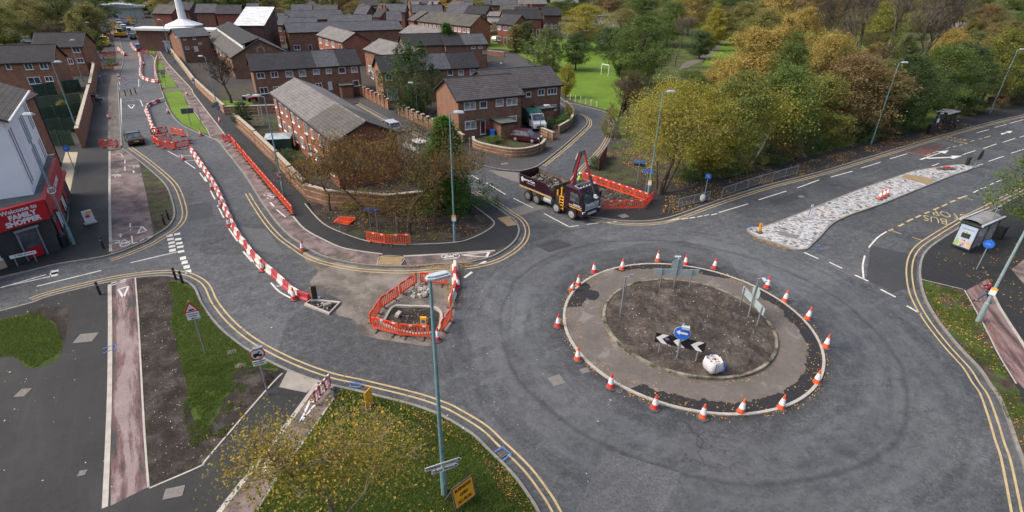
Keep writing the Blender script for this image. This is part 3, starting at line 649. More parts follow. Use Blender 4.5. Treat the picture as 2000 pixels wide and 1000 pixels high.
# ------------------------------------------------------------------ roundabout island, refuges
def circle(r, n=96, z=0, c=RC): return [Vector((c.x+r*math.cos(2*math.pi*i/n), c.y+r*math.sin(2*math.pi*i/n), z)) for i in range(n)]
rnd = random.Random(5)
sheet('roundabout_apron', circle(R_OUT-.05, z=.07), CONC, .07, h=.08)
m = MB(); strip(m, circle(R_OUT, z=.085), .16, .085, h=.09, closed=True); m.build('roundabout_outer_kerb', KERBN)['kind'] = 'structure'
m = MB(); strip(m, circle(R_IN, z=.24), .17, .24, h=.2, closed=True); m.build('roundabout_inner_kerb', blend_mat('mossy_kerb', [(.05, .055, .03), (.17, .155, .12), (.26, .24, .20)], 1.2, 12, .1, .3))['kind'] = 'structure'
def band(a0, a1, r0, r1, w0, seed):
    """ragged strip of fresh black tarmac inside the kerb"""
    m = MB(); n = max(8, int(a1-a0)); out = []; inn = []
    for i in range(n+1):
        a = R(a0+(a1-a0)*i/n); e = min(1, i/3, (n-i)/3)
        rr = r1-(r1-r0)*e*(1+w0*noise.noise((a*5, seed, 0))+.35*noise.noise((a*23, seed, 1)))
        out.append(Vector((RC.x+r1*math.cos(a), RC.y+r1*math.sin(a), .074))); inn.append(Vector((RC.x+rr*math.cos(a), RC.y+rr*math.sin(a), .074)))
    o = len(m.v); m.v += [tuple(p) for p in out+inn]
    for i in range(n): m.f.append((i, i+1, n+1+i+1, n+1+i)); m.m.append(0)
    m.build('fresh_tarmac_band', NEWTAR)['kind'] = 'structure'
band(-128, 38, 7.0, 7.76, .45, 1.0); band(50, 118, 7.15, 7.76, .45, 4.0); band(140, 168, 6.8, 7.72, .5, 7.0)
sheet('fresh_tarmac_patch', [RC+Vector((-5.7+.55*math.cos(t*.7)*(1+.2*math.sin(t*2.1)), 3.2+.7*math.sin(t*.7), .078)) for t in range(9)], NEWTAR, .078)
def mound(name, c, rad, z0, hgt, mat, n=70, seed=0, amp=.07, rim=.0, sq=1.0, rz=0):
    """uneven soil: a disc of grid cells pushed up and down"""
    vs = []; fs = []; idx = {}
    for i in range(n+1):
        for j in range(n+1):
            x = (i/n*2-1); y = (j/n*2-1); r = math.hypot(x, y)
            if r > 1.0: continue
            X, Y = x*rad, y*rad*sq
            h = hgt*(1-r*r)+amp*(noise.fractal(Vector((X*.9+seed, Y*.9, seed)), 1.0, 2.1, 5))*min(1, (1-r)*6+.1)+amp*.5*noise.noise(Vector((X*4, Y*4, seed)))*min(1, (1-r)*6)
            idx[i, j] = len(vs); vs.append((X, Y, h))
    for i in range(n):
        for j in range(n):
            q = [(i, j), (i+1, j), (i+1, j+1), (i, j+1)]
            if all(k in idx for k in q): fs.append(tuple(idx[k] for k in q))
    m = MB(); m.add(vs, fs); o = m.build(name, mat, smooth=True); o.location = (c[0], c[1], z0); o.rotation_euler = (0, 0, rz); return o
o = mound('island_soil', RC, R_IN-.02, .19, .28, MUDL, 120, 3, .15); o['kind'] = 'structure'
sheet('island_soil_edge', circle(R_IN-.05, z=.19), MUDL, .19, kind='structure')
# mosaic paved splitter island
MOS = blend_mat('island_stone', [(.3, .29, .27), (.42, .41, .39)], 1, 6, .2, .2)
def mosaic():
    m, nt, b = base_mat('random_stone_setts'); L = nt.links
    p = posn(nt); mp = nd(nt, 'ShaderNodeMapping'); mp.inputs['Rotation'].default_value = (0, 0, R(33)); L.new(p, mp.inputs[0])
    v = nd(nt, 'ShaderNodeTexVoronoi'); v.distance = 'CHEBYCHEV'; v.inputs['Scale'].default_value = 4.2; v.inputs['Randomness'].default_value = .55; L.new(mp.outputs[0], v.inputs['Vector'])
    sep = nd(nt, 'ShaderNodeSeparateColor'); L.new(v.outputs['Color'], sep.inputs[0])
    col = ramp(nt, sep.outputs[0], [(0, (.07, .08, .10)), (.10, (.20, .21, .23)), (.20, (.34, .36, .39)), (.52, (.45, .46, .48)), (.76, (.50, .49, .46)), (.86, (.48, .38, .22)), (.92, (.30, .31, .34))], 'CONSTANT')
    e = nd(nt, 'ShaderNodeTexVoronoi', feature='F1'); e.distance = 'CHEBYCHEV'; e.inputs['Scale'].default_value = 4.2; e.inputs['Randomness'].default_value = .55; L.new(mp.outputs[0], e.inputs['Vector'])
    col = mix(nt, 1, col, ramp(nt, noise_t(nt, p, 4, 5, .7), [(.3, .72), (.7, 1.15)]), 'MULTIPLY')
    col = mix(nt, ramp(nt, e.outputs['Distance'], [(.40, 0), (.5, .7)]), col, (.2, .19, .17))
    L.new(col, b.inputs['Base Color']); b.inputs['Roughness'].default_value = .85; return m
MOSM = mosaic()
isl = smooth_pts(px([(1461, 450), (1480, 463), (1525, 478), (1552, 487), (1575, 486), (1586, 476), (1602, 461), (1625, 437), (1662, 419), (1725, 397), (1807, 364), (1860, 343), (1895, 331), (1899, 325), (1875, 322), (1825, 328), (1780, 336), (1745, 348), (1675, 372), (1600, 402), (1550, 422), (1495, 442), (1467, 445)], .12), 4, True)
sheet('splitter_island', isl, MOSM, .12, h=.13)
m = MB(); strip(m, isl, .15, .127, h=.12, closed=True); m.build('splitter_island_kerb', KERB)['kind'] = 'structure'
tp = px([(1757, 347), (1774, 341), (1830, 352), (1811, 361)], .13); sheet('tactile_crossing', tp, TAN, .131)
m = MB(); c = G(1540, 460, .13); m.box((0, 0, 0), (1.5, .8, .01)); o = m.build('access_cover', IRON); o.location = (c.x, c.y, .131); o.rotation_euler = (0, 0, R(-35)); tag(o, 'grey access cover set in the mosaic paving of the splitter island', 'cover')
# small kerbed refuge by the end of the barrier chain and the half-built island inside the orange barriers
q = px([(588, 587), (610, 583), (621, 584), (664, 591), (645, 614), (626, 607)], .12)
q = px([(596, 594), (607, 585), (663, 591), (643, 612)], .12)
m = MB(); strip(m, q, .2, .13, h=.13, closed=True); m.build('refuge_kerb', KERBN)['kind'] = 'structure'
sheet('refuge_soil', q, MUD, .06)
q = smooth_pts(px([(750, 626), (768, 599), (800, 598), (840, 599), (856, 604), (862, 615), (860, 632), (855, 645)], .12), 4)
m = MB(); strip(m, q, .16, .13, h=.13); strip(m, px([(741, 629), (775, 645), (812, 652), (840, 651)], .12), .15, .13, h=.13); m.build('half_built_island_kerb', KERBN)['kind'] = 'structure'
sheet('half_built_island_base', px([(748, 630), (769, 602), (840, 602), (858, 612), (855, 645), (800, 650)], .03), MUD, .03)

# ------------------------------------------------------------------ rubble and bricks
STONE = pm('broken_concrete', (.36, .34, .30), .9, .3, 6, bmp=.4)
def rubble(name, label, c, rad, n, s0, s1, mat, seed, zc=.3):
    rg = random.Random(seed); m = MB()
    for i in range(n):
        a = rg.random()*6.28; r = rad*math.sqrt(rg.random()); s = rg.uniform(s0, s1); z = max(0, zc*(1-r/rad))*rg.random()
        bm = MB(); bm.box((0, 0, 0), (s, s*rg.uniform(.5, .9), s*rg.uniform(.35, .7)), taper=rg.uniform(.6, .9))
        E = Matrix.Rotation(rg.random()*6, 3, 'Z') @ Matrix.Rotation(rg.uniform(-.7, .7), 3, 'X') @ Matrix.Rotation(rg.uniform(-.5, .5), 3, 'Y')
        m.add([E @ Vector(v)+Vector((r*math.cos(a), r*math.sin(a), z+s*.25)) for v in bm.v], bm.f)
    o = m.build(name, mat); o.location = c; return tag(o, label, 'rubble', kind='stuff')
rubble('rubble_heap', 'heap of broken white kerb stones inside the orange barriers', G(820, 572), .75, 60, .1, .38, STONE, 1)
rubble('rubble', 'scattered stones and spoil on the half built island', G(800, 632, .04), 1.5, 120, .03, .14, pm('spoil', (.2, .17, .14), .9, .4, 9), 2, .12)
rubble('rubble', 'broken paving dug up beside the tipper truck cab', G(1210, 387, .11), 2.6, 220, .06, .3, pm('spoil2', (.13, .11, .09), .9, .5, 9), 3, .25)
rubble('rubble', 'loose stones around the signal box on the kerbed refuge', G(632, 600, .07), .5, 24, .05, .16, STONE, 4, .08)
o = mound('dug_ground', G(1215, 388, .1), 3.4, .1, .16, MUD, 40, 9, .12, sq=.55, rz=R(-15)); o['kind'] = 'structure'
o = mound('soil_heap', G(500, 744, .1), .95, .11, .18, MUD, 30, 4, .08, sq=.7); tag(o, 'low dark heap of dug soil in the grass by the round sign', 'soil heap')
rubble('cement_block', 'white concrete block lying on the half built island', G(777, 619, .1), .1, 1, .5, .5, KERBN, 8, 0)['kind'] = 'stuff'

# ------------------------------------------------------------------ cones
ORG = pm('cone_orange', (.74, .10, .03), .55, .28, 7); RED = pm('cone_red', (.68, .04, .03), .55, .28, 7); WHT = pm('reflective_white', (.66, .67, .69), .5, .25, 9)
RUB = pm('black_rubber', (.075, .075, .078), .85, .25, 6)
def make_cone(body, label, lean=False):
    t = thing('traffic_cone', label, 'traffic cone', group='traffic cones')
    m = MB(); pts = [(.33*math.cos(math.pi/8+i*math.pi/4), .33*math.sin(math.pi/8+i*math.pi/4)) for i in range(8)]
    m.prism(pts, 0, .06); m.lathe([(.27, .06), (.22, .085)], n=8); m.build('base', RUB, t, bevel=.008)
    rr = lambda z: .205-(z-.08)*.19
    m = MB(); m.lathe([(rr(.08), .08), (rr(.95), .95), (.03, .965)], n=14); m.build('cone_body', body, t, smooth=False)
    m = MB(); m.lathe([(rr(.34)+.004, .34), (rr(.72)+.004, .72)], n=14); m.build('reflective_sleeve', WHT, t)
    return t
coneO = make_cone(ORG, 'x'); coneR = make_cone(RED, 'x'); used = {}
def cone(x, y, label, red=False, z=0, tilt=None, rz=None):
    src = coneR if red else coneO; c = G(x, y, z); r = rnd.random()*6 if rz is None else rz
    if src.name not in used:
        used[src.name] = 1; src.location = c; src.rotation_euler = (0, 0, r); src['label'] = label; o = src
    else: o = dup(src, c, r, label)
    o.rotation_euler = (tilt[0], tilt[1], r) if tilt else (rnd.uniform(-.05, .05), rnd.uniform(-.05, .05), r)
    return o
for x, y, l, red in [(1160, 534, 'orange traffic cone behind the leaning cone pair at the upper left of the roundabout', 1), (1129, 559, 'upright traffic cone touching the leaning one at the upper left kerb', 0),
    (1214, 528, 'leaning traffic cone on the rear kerb, left of the sign backs', 0), (1284, 512, 'traffic cone right behind the left end of the grey sign back', 0), (1338, 519, 'traffic cone half hidden behind the round sign back', 1), (1394, 526, 'red cone on the rear kerb right of the grey sign back', 1),
    (1497, 564, 'red cone beside the bracket of the right hand sign post', 1), (1532, 590, 'slumped orange cone second along the right kerb', 0), (1576, 625, 'orange cone third along the right kerb', 0), (1612, 680, 'orange cone at the rightmost edge of the roundabout', 0),
    (1594, 749, 'orange cone below the rightmost one on the roundabout kerb', 0), (1524, 799, 'orange cone at the lower right of the roundabout kerb', 0), (1446, 807, 'orange cone right of the lowest one on the roundabout kerb', 0), (1372, 817, 'lowest orange cone, at the front of the roundabout kerb', 0),
    (1278, 798, 'red cone on the front kerb, left of the lowest cone', 1), (1192, 758, 'red cone beside the drain grate at the lower left of the roundabout', 1), (1128, 704, 'orange cone on the left kerb above the road cover', 0), (1089, 639, 'red cone at the leftmost edge of the roundabout', 1)]:
    cone(x, y, l, red)
cone(1116, 567, 'traffic cone knocked over to one side at the upper left kerb', tilt=(0, R(-24)))
cone(894, 563, 'red cone beside the red and white barriers near the works', 1); cone(854, 666, 'red cone at the foot of the tall teal lamp post', 1)
cone(591, 491, 'lone cone on the kerb of the curved cycle track'); cone(1717, 390, 'nearest of the three cones huddled on the mosaic island', z=.12); cone(1725, 387, 'middle of the three cones huddled on the mosaic island', 1, z=.12); cone(1731, 383, 'farthest of the three cones huddled on the mosaic island', z=.12)
for i, (x, y) in enumerate([(575, 586), (513, 530), (449, 444), (433, 405), (415, 371)]):
    cone(x, y, f'{ORD[i]} cone left of the red and white barrier chain, counted from its near end', i != 1)
for x, y, l in [(359, 314, 'cone in the hatched road marking below the orange barrier cluster'), (393, 266, 'cone at the kerb corner above the start of the orange barrier row'), (213, 234, 'cone on the unfinished cycle lane left of the dark car'), (329, 222, 'cone by the kerb at the bottom of the red and white line'), (430, 240, 'cone at the foot of the blue disc post'),
    (328, 138, 'cone on the cycle track between the far grass islands'), (313, 118, 'small far cone on the cycle track'), (366, 188, 'cone on the red track above the long white line'), (222, 130, 'far cone beside the left kerb nose'), (232, 152, 'far cone at the paved crossing'), (282, 128, 'far cone in the closed lane'), (318, 176, 'cone by the crossing pavement')]:
    cone(x, y, l, 1)

# ------------------------------------------------------------------ red and white interlocking road barriers
BR = pm('barrier_red', (.40, .045, .06), .6, .4, 6); BW = pm('barrier_white', (.60, .565, .49), .6, .35, 6)
def make_rb(mat, nm):
    t = thing('road_barrier', nm, 'road barrier', group='red and white road barriers')
    m = MB(); m.prism([(-.22, 0), (.22, 0), (.22, .14), (.12, .24), (.09, .52), (-.09, .52), (-.12, .24), (-.22, .14)], -.49, .49, plane='YZ')
    for s in (-.28, .0, .28): m.box((s, -.2, .09), (.12, .08, .1)); m.box((s, .2, .09), (.12, .08, .1))
    m.build('body', mat, t)
    m = MB(); m.tube((.5, 0, .1), (.5, 0, .56), .05, .05, 8); m.build('joint_pin', mat, t)
    return t
rbR, rbW = make_rb(BR, 'red'), make_rb(BW, 'white')
rbused = set(); cnt = {}
def rb_chain(pts, where, size=1.0, start=0, step=1.0, jitter=.06):
    P = smooth_pts(px(pts), 8); d = 0; acc = [0]
    for a, b in zip(P, P[1:]): acc.append(acc[-1]+(b-a).length)
    tot = acc[-1]; n = int(tot/(step*size)); k = {'red': 0, 'white': 0}
    for i in range(n):
        s = (i+.5)*step*size; j = max(q for q in range(len(acc)) if acc[q] <= s); j = min(j, len(P)-2)
        t = (s-acc[j])/max(1e-6, acc[j+1]-acc[j]); p = P[j].lerp(P[j+1], t); dd = P[j+1]-P[j]
        a = math.atan2(dd.y, dd.x)+rnd.uniform(-jitter, jitter); c = 'red' if (i+start) % 2 else 'white'
        src = rbR if c == 'red' else rbW
        l = f'{ORD[k[c]] if k[c] < 50 else "far"} {c} barrier {where}'; k[c] += 1
        if src.name in rbused: o = dup(src, p, a, l, scale=size)
        else: rbused.add(src.name); o = src; o.location = p; o.rotation_euler = (0, 0, a); o['label'] = l; o.scale = (size,)*3
rb_chain([(604, 589), (575, 575), (545, 548), (505, 512), (480, 482), (462, 455), (447, 424), (435, 396), (422, 368), (407, 344), (390, 318), (372, 293)], 'of the long chain, from the refuge', 1.0, 1)
rb_chain([(889, 520), (889, 545), (888, 570), (878, 598)], 'in the short leaning line right of the works', 1.0)
rb_chain([(322, 198), (305, 203), (288, 213), (294, 235), (300, 252), (312, 264)], 'of the bent line behind the red cluster', 1.0)
rb_chain([(308, 113), (304, 130), (306, 152), (311, 166)], 'along the right of the closed lane, from the far end', 1.1)
rb_chain([(272, 108), (277, 122), (276, 145), (280, 155), (292, 160), (306, 163)], 'around the closed lane, from the far end', 1.1)
rb_chain([(257, 88), (262, 97), (272, 103)], 'by the speed table, from the far end', 1.3)
rb_chain([(232, 98), (240, 105), (247, 112)], 'at the left kerb nose, from the far end', 1.3)

# ------------------------------------------------------------------ orange pedestrian barriers
OB = pm('barrier_orange', (.72, .085, .03), .55, .14, 3); OBR = pm('reflective_red', (.72, .02, .02), .4, .1, 4)
def make_ob(body, label):
    t = thing('pedestrian_barrier', label, 'barrier', group='orange pedestrian barriers')
    m = MB(); L = 1.96; w = .045
    m.box((0, 0, .93), (L-.16, w, .14)); m.box((0, 0, .22), (L-.16, w, .12))
    for s in (-1, 1): m.box((s*(L/2-.05), 0, .56), (.1, w*1.2, .82)); 
    for i in range(9): m.box((-L/2+.196*(i+1), 0, .57), (.07, w*.8, .6))
    m.build('panel', body, t)
    m = MB()
    for s in (-1, 1):
        for i in range(4): m.box((-.66+i*.44+.0, s*.027, .93), (.22, .006, .11), mi=i % 2)
    m.build('reflective_strip', [OBR, WHT], t)
    for s in (-.62, .62):
        m = MB(); m.box((s, 0, .04), (.09, .62, .07)); m.box((s, 0, .12), (.06, .1, .12)); m.build('foot', RUB, t, bevel=.01)
    return t
obO = make_ob(OB, 'x'); obR = make_ob(pm('barrier_red_orange', (.62, .04, .03), .55, .14, 3), 'x'); obused = set()
def ob(a, b, label, src=None, z=0, lay=None):
    src = src or obO; A, B = G(*a, z), G(*b, z); c = (A+B)/2; d = B-A; L = d.length/2.0
    rz = math.atan2(d.y, d.x)
    if src.name in obused: o = dup(src, c, rz, label)
    else: obused.add(src.name); o = src; o.location = c; o.rotation_euler = (0, 0, rz); o['label'] = label
    o.scale = (max(.6, min(1.25, L)), 1, 1); return o
for i, (a, b, l) in enumerate([((724, 640), (744, 609), 'orange barrier closing the left side of the works, nearest the camera'), ((744, 607), (779, 583), 'second orange barrier up the left side of the works'), ((781, 580), (815, 556), 'third orange barrier up the left side of the works'), ((821, 556), (874, 559), 'orange barrier across the back of the works behind the lamp head'),
    ((728, 645), (780, 658), 'front orange barrier of the works with a red and white strip, left one'), ((781, 659), (840, 663), 'front orange barrier of the works just left of the teal lamp post'), ((862, 655), (884, 624), 'orange barrier on the right side of the works, nearer one'), ((880, 608), (885, 583), 'orange barrier on the right side of the works, farther one')]):
    ob(a, b, l)
row = px([(1136, 352), (1265, 396)], Z)
def ob_row(a, b, n, where, src=None, z=0):
    for i in range(n):
        p0 = (a[0]+(b[0]-a[0])*i/n, a[1]+(b[1]-a[1])*i/n); p1 = (a[0]+(b[0]-a[0])*(i+1)/n, a[1]+(b[1]-a[1])*(i+1)/n)
        ob(p0, p1, f'{ORD[i]} orange barrier {where}', src, z)
ob_row((1136, 353), (1264, 397), 5, 'of the row behind the tipper truck cab, counted from the truck', z=Z)
ob_row((1176, 412), (1256, 410), 2, 'in front of the dug pavement beside the truck, counted from the cab', z=Z)
ob((1257, 410), (1276, 391), 'bright red barrier closing the corner at the lamp post by the truck', obR, Z)
ob_row((453, 281), (573, 423), 11, 'along the closed cycle track, counted from the far end', z=Z)
ob((438, 278), (452, 279), 'dull red barrier turned across the far end of the cycle track row', obR, Z)
ob((717, 474), (754, 480), 'left orange barrier standing on the soil bed below the trees', z=Z); ob((756, 481), (803, 479), 'right orange barrier standing on the soil bed below the trees', z=Z)
for a, b, l, s in [((316, 291), (345, 294), 'left front barrier of the red cluster in the north road', obR), ((345, 294), (373, 288), 'right front barrier of the red cluster in the north road', obR), ((297, 278), (317, 291), 'left side barrier of the red cluster in the north road', obO), ((296, 267), (330, 262), 'left back barrier of the red cluster in the north road', obR), ((332, 263), (366, 270), 'right back barrier of the red cluster in the north road', obO), ((367, 270), (373, 287), 'right side barrier of the red cluster in the north road', obR),
    ((304, 282), (338, 279), 'middle barrier inside the red cluster in the north road', obO)]: ob(a, b, l, s)
ob((197, 290), (234, 289), 'single barrier across the unfinished cycle lane', obR, Z)
for a, b, l in [((201, 111), (227, 109), 'far barrier in front of the yellow digger'), ((201, 112), (204, 137), 'far barrier left of the small planted bed'), ((204, 138), (224, 137), 'far barrier closing the near end of the small planted bed'), ((199, 77), (228, 75), 'far barrier below the parked black car at the works'), ((275, 107), (292, 107), 'far barrier across the lane beyond the crossing'), ((280, 78), (300, 82), 'far barrier on the right pavement behind the grass island')]:
    ob(a, b, l, obR, Z)
# a loose stack of flat barriers on the soil bed
st = thing('barrier_stack', 'three orange barriers stacked flat on the soil under the trees', 'barrier stack', G(672, 434, Z), R(-20))
for i in range(3):
    m = MB(); w = .05; L = 1.5
    m.box((0, .42, 0), (L, .12, w)); m.box((0, -.42, 0), (L, .12, w))
    for k in range(9): m.box((-L/2+L/8*k, 0, 0), (.07, .8, w*.8))
    o = m.build('panel', OB, st); o.location = (.05*i, .04*i, .04+i*.09); o.rotation_euler = (0, 0, .12*i)
# one red and white plastic barrier at the crossing of the lower cycle track
pk = thing('pedestrian_barrier', 'pink and white striped barrier across the lower cycle track', 'barrier', (G(617, 795, Z)+G(647, 758, Z))/2, 0)
dv = G(647, 758, Z)-G(617, 795, Z); pk.rotation_euler = (0, 0, math.atan2(dv.y, dv.x))
m = MB(); Lp = dv.length
for i in range(8): m.box((-Lp/2+Lp/8*(i+.5), 0, .88), (Lp/8, .05, .16), mi=i % 2); m.box((-Lp/2+Lp/8*(i+.5), 0, .25), (Lp/8, .05, .12), mi=(i+1) % 2)
for i in range(7): m.box((-Lp/2+Lp/6*i*.98+.02, 0, .56), (.09, .05, .6), mi=i % 2)
m.build('panel', [BR, WHT], pk)
for s in (-.6, .6): m = MB(); m.box((s, 0, .04), (.08, .6, .07)); m.build('foot', RUB, pk)

# ------------------------------------------------------------------ bollards
BLK = pm('bollard_black', (.02, .02, .022), .5, .3, 5)
def make_bollard():
    t = thing('bollard', 'x', 'bollard', group='black bollards')
    m = MB(); m.lathe([(.085, 0), (.085, .82), (.075, .84), (.075, .88), (.09, .9), (.09, .97), (.05, 1.0)], n=12); m.build('post', BLK, t)
    m = MB(); m.lathe([(.088, .72), (.088, .78)], n=12); m.build('band', pm('band_grey', (.25, .25, .26), .4, .1), t)
    return t
bol = make_bollard()
for i, (x, y, l) in enumerate([(196, 576, 'black bollard on the flags left of the lower cycle track'), (344, 547, 'left one of two black bollards at the top of the grass corner'), (357, 554, 'right one of two black bollards at the top of the grass corner'), (322, 440, 'lower one of two black bollards in the verge by the shop junction'), (330, 430, 'upper one of two black bollards in the verge by the shop junction'), (203, 486, 'black bollard in front of the shop beside the cycle track'),
    (246, 188, 'left of three far bollards on the paved refuge'), (257, 186, 'middle of three far bollards on the paved refuge'), (266, 184, 'right of three far bollards on the paved refuge'), (317, 178, 'far bollard at the grass island crossing')]):
    c = G(x, y, Z)
    if i: dup(bol, c, 0, l)
    else: bol.location = c; bol['label'] = l

# ------------------------------------------------------------------ street lamps
TEAL = pm('lamp_post_teal', (.14, .26, .28), .55, .22, 2.5); GREY = pm('galvanised_steel', (.23, .25, .27), .5, .2, 4, metal=.3); LHEAD = pm('lamp_head_grey', (.42, .46, .50), .35, .15, 5)
LENS = glass_mat('lamp_lens', (.22, .24, .26))
def lamp(base, top, ang, label, thick=1.0, arm=.35, mat=None, headl=.75, z=Z, hz=None, group='street lamps', two=True):
    c = G(*base, z); h = (hz if hz else top_z(c, top[1])-z)
    t = thing('street_lamp', label, 'street lamp', c, R(ang), group); mat = mat or TEAL
    m = MB(); m.lathe([(.11*thick, 0), (.11*thick, h*.14), (.075*thick, h*.15), (.045*thick, h)], n=12); m.build('pole', mat, t)
    if two: m = MB(); m.box((0, -.115*thick, .55), (.12*thick, .02, .5)); m.build('access_door', mat, t)
    if arm: m = MB(); m.tube((0, 0, h-.03), (arm, 0, h+.06), .035*thick, .03*thick, 8); m.build('arm', mat, t)
    m = MB(); k = headl; m.prism([(0, -.09), (k*.3, -.17), (k, -.15), (k, .15), (k*.3, .17), (0, .09)], -.04, .06)
    m.prism([(k*.05, -.06), (k*.35, -.12), (k*.9, -.1), (k*.9, .1), (k*.35, .12), (k*.05, .06)], .06, .13)
    o = m.build('lamp_head', LHEAD, t, bevel=.02); o.location = (arm-.05, 0, h+.06)
    m = MB(); m.box((k*.6, 0, -.05), (k*.6, .24, .03)); g_ = m.build('lens', LENS, o)
    return t, h
T1_, h1 = lamp((868, 965), (846, 548), 28, 'tall teal lamp post in the lower middle carrying two street name fingers', 1.25, -.1, headl=.85)
lamp((888, 472), (877, 222), 0, 'tall teal lamp post on the corner bed in front of the conifer', 1.0)
lamp((1264, 392), (1297, 181), 0, 'tall teal lamp post in front of the yellow tree by the orange barriers', 1.0)
lamp((1701, 283), (1756, 124), 0, 'teal lamp post half lost in the hedge left of the far bus stop', 1.0)
lamp((1933, 222), (1992, 98), 0, 'teal lamp post with a small blue plate right of the far bus stop', 1.0)
lamp((1909, 629), (2000, 300), 30, 'thick grey lamp post at the right edge by the walking person', 1.3, hz=10.2, mat=pm('lamp_post_grey', (.22, .30, .31), .5, .15))
lamp((145, 478), (27, 226), -2, 'teal lamp post in front of the shop carrying the speed limit disc', 1.1)
lamp((162, 284), (98, 123), 5, 'teal lamp post outside the brick garden wall on the left', 1.0)
lamp((163, 160), (131, 80), 5, 'lamp post among the gardens behind the second left house', 1.0)
lamp((178, 96), (147, 57), 5, 'far lamp post beside the left trees', 1.0); lamp((180, 90), (161, 45), 5, 'farthest lamp post beside the left trees', 1.0)
lamp((426, 216), (400, 112), 170, 'teal lamp post by the grey sign back on the right footway', 1.0)
lamp((334, 107), (312, 40), 170, 'far lamp post on the footway beside the church', 1.0); lamp((366, 131), (347, 75), 170, 'lamp post rising from the brick wall by the front gardens', 1.0)
lamp((555, 383), (510, 190), 176, 'teal lamp post carrying the speed limit disc by the cycle track row', 1.05)
lamp((817, 242), (814, 164), 176, 'dark thin lamp post by the brick pillared wall', .8, mat=pm('dark_post', (.06, .08, .09), .6, .2), hz=None)
lamp((1053, 300), (1056, 208), 0, 'dark lamp post at the end of the curved garden wall', .8, mat=MATS['dark_post'])
lamp((844, 190), (842, 139), 0, 'thin grey lamp post between the tall tree and the semi-detached roof', .7, mat=GREY, headl=.5)
lamp((974, 140), (973, 125), 0, 'small lamp post by the estate road bend', .8, mat=MATS['dark_post'], headl=.5)
lamp((863, 130), (862, 100), 0, 'lamp post top in front of the round conifer', .8, mat=GREY, headl=.5)
for i, (bx, by, tx, ty) in enumerate([(284, 60, 267, 14), (276, 52, 258, 10), (268, 44, 250, 8), (259, 40, 243, 8), (252, 34, 234, 6), (305, 62, 283, 8)]):
    lamp((bx, by), (tx, ty), 175, f'{ORD[i]} of the very far poles at the top of the north road', 1.2, headl=.8)
FONTW = pm('sign_white', (.66, .67, .68), .45, .08, 3); FONTK = pm('sign_black', (.012, .012, .013), .5, .2, 6); BLUE = pm('sign_blue', (.02, .13, .55), .4, .12, 4); SRED = pm('sign_red', (.55, .015, .02), .4, .1, 4); YEL = pm('sign_yellow', (.85, .36, .02), .5, .1, 3); SBACK = pm('sign_back_grey', (.30, .37, .38), .5, .12, 2)
SRED2 = pm('shop_red', (.42, .008, .015), .45, .12, 1.5)

# --- helper: a flat plate standing on a post, facing the camera side by yaw; local x right, z up, faces -y
def face_to(c, extra=0):
    return math.atan2(c.x, -c.y)+math.pi+extra if False else math.atan2(-c.x, c.y)+extra
def disc(r, y0, y1, z, n=24): return None
def add_disc(m, r, z, y0, y1, mi=0, x=0, n=24):
    m.prism([(x+r*math.cos(2*math.pi*i/n), z+r*math.sin(2*math.pi*i/n)) for i in range(n)], y0, y1, mi, 'XZ')
def stand_text(s, size, mat, parent, loc, bold=.01, sx=1, rx=90):
    o = txt(s, size, 'lettering', mat, parent, bold, .003, sx); o.location = loc; o.rotation_euler = (R(rx), 0, 0); return o
def marks(w, size, parent, loc, mat=None, seed=1):
    """a line of print too small to read in the photograph: short dark strokes"""
    rg = random.Random(seed); m = MB(); x = -w/2
    while x < w/2-.02:
        k = min(rg.uniform(.35, .7)*size, w/2-x); m.box((x+k/2, 0, rg.uniform(-.06, .06)*size), (k, .004, size*rg.uniform(.45, .7))); x += k+size*(.18 if rg.random() < .8 else .5)
    o = m.build('lettering', mat or FONTK, parent); o.location = loc; return o
def speed_disc(base, at, ang, label):
    """round 20 sign clamped to a lamp post"""
    c = G(*base, Z); z = top_z(c, at[1]); r = .34
    t = thing('speed_limit_sign', label, 'road sign', (c.x, c.y, z), ang)
    m = MB(); add_disc(m, r, 0, -.17, -.15); m.build('plate', FONTW, t)
    m = MB(); n = 28
    for i in range(n):
        a0, a1 = 2*math.pi*i/n, 2*math.pi*(i+1)/n
        m.quad(*[(q*math.cos(a), -.175, q*math.sin(a)) for q, a in ((r, a0), (r, a1), (r*.8, a1), (r*.8, a0))])
    m.build('red_ring', SRED, t); stand_text('20', .40, FONTK, t, (0, -.178, 0), .012)
    m = MB(); m.tube((0, -.15, 0), (0, 0, 0), .04); m.build('clamp', GREY, t)
speed_disc((145, 478), (92, 372), face_to(G(145, 478)), 'round white speed limit disc with a red ring on the shop lamp post')
speed_disc((555, 383), (546, 341), face_to(G(555, 383)), 'round white speed limit disc with a red ring above the orange barrier row')
def post_sign(name, base, z_, ang, label, parts, hgt, thick=.045, cat='road sign', pm_=None):
    c = G(*base, z_); t = thing(name, label, cat, c, ang)
    m = MB(); m.tube((0, 0, 0), (0, 0, hgt), thick, thick, 10); m.build('post', pm_ or GREY, t)
    for f in parts: f(t)
    return t
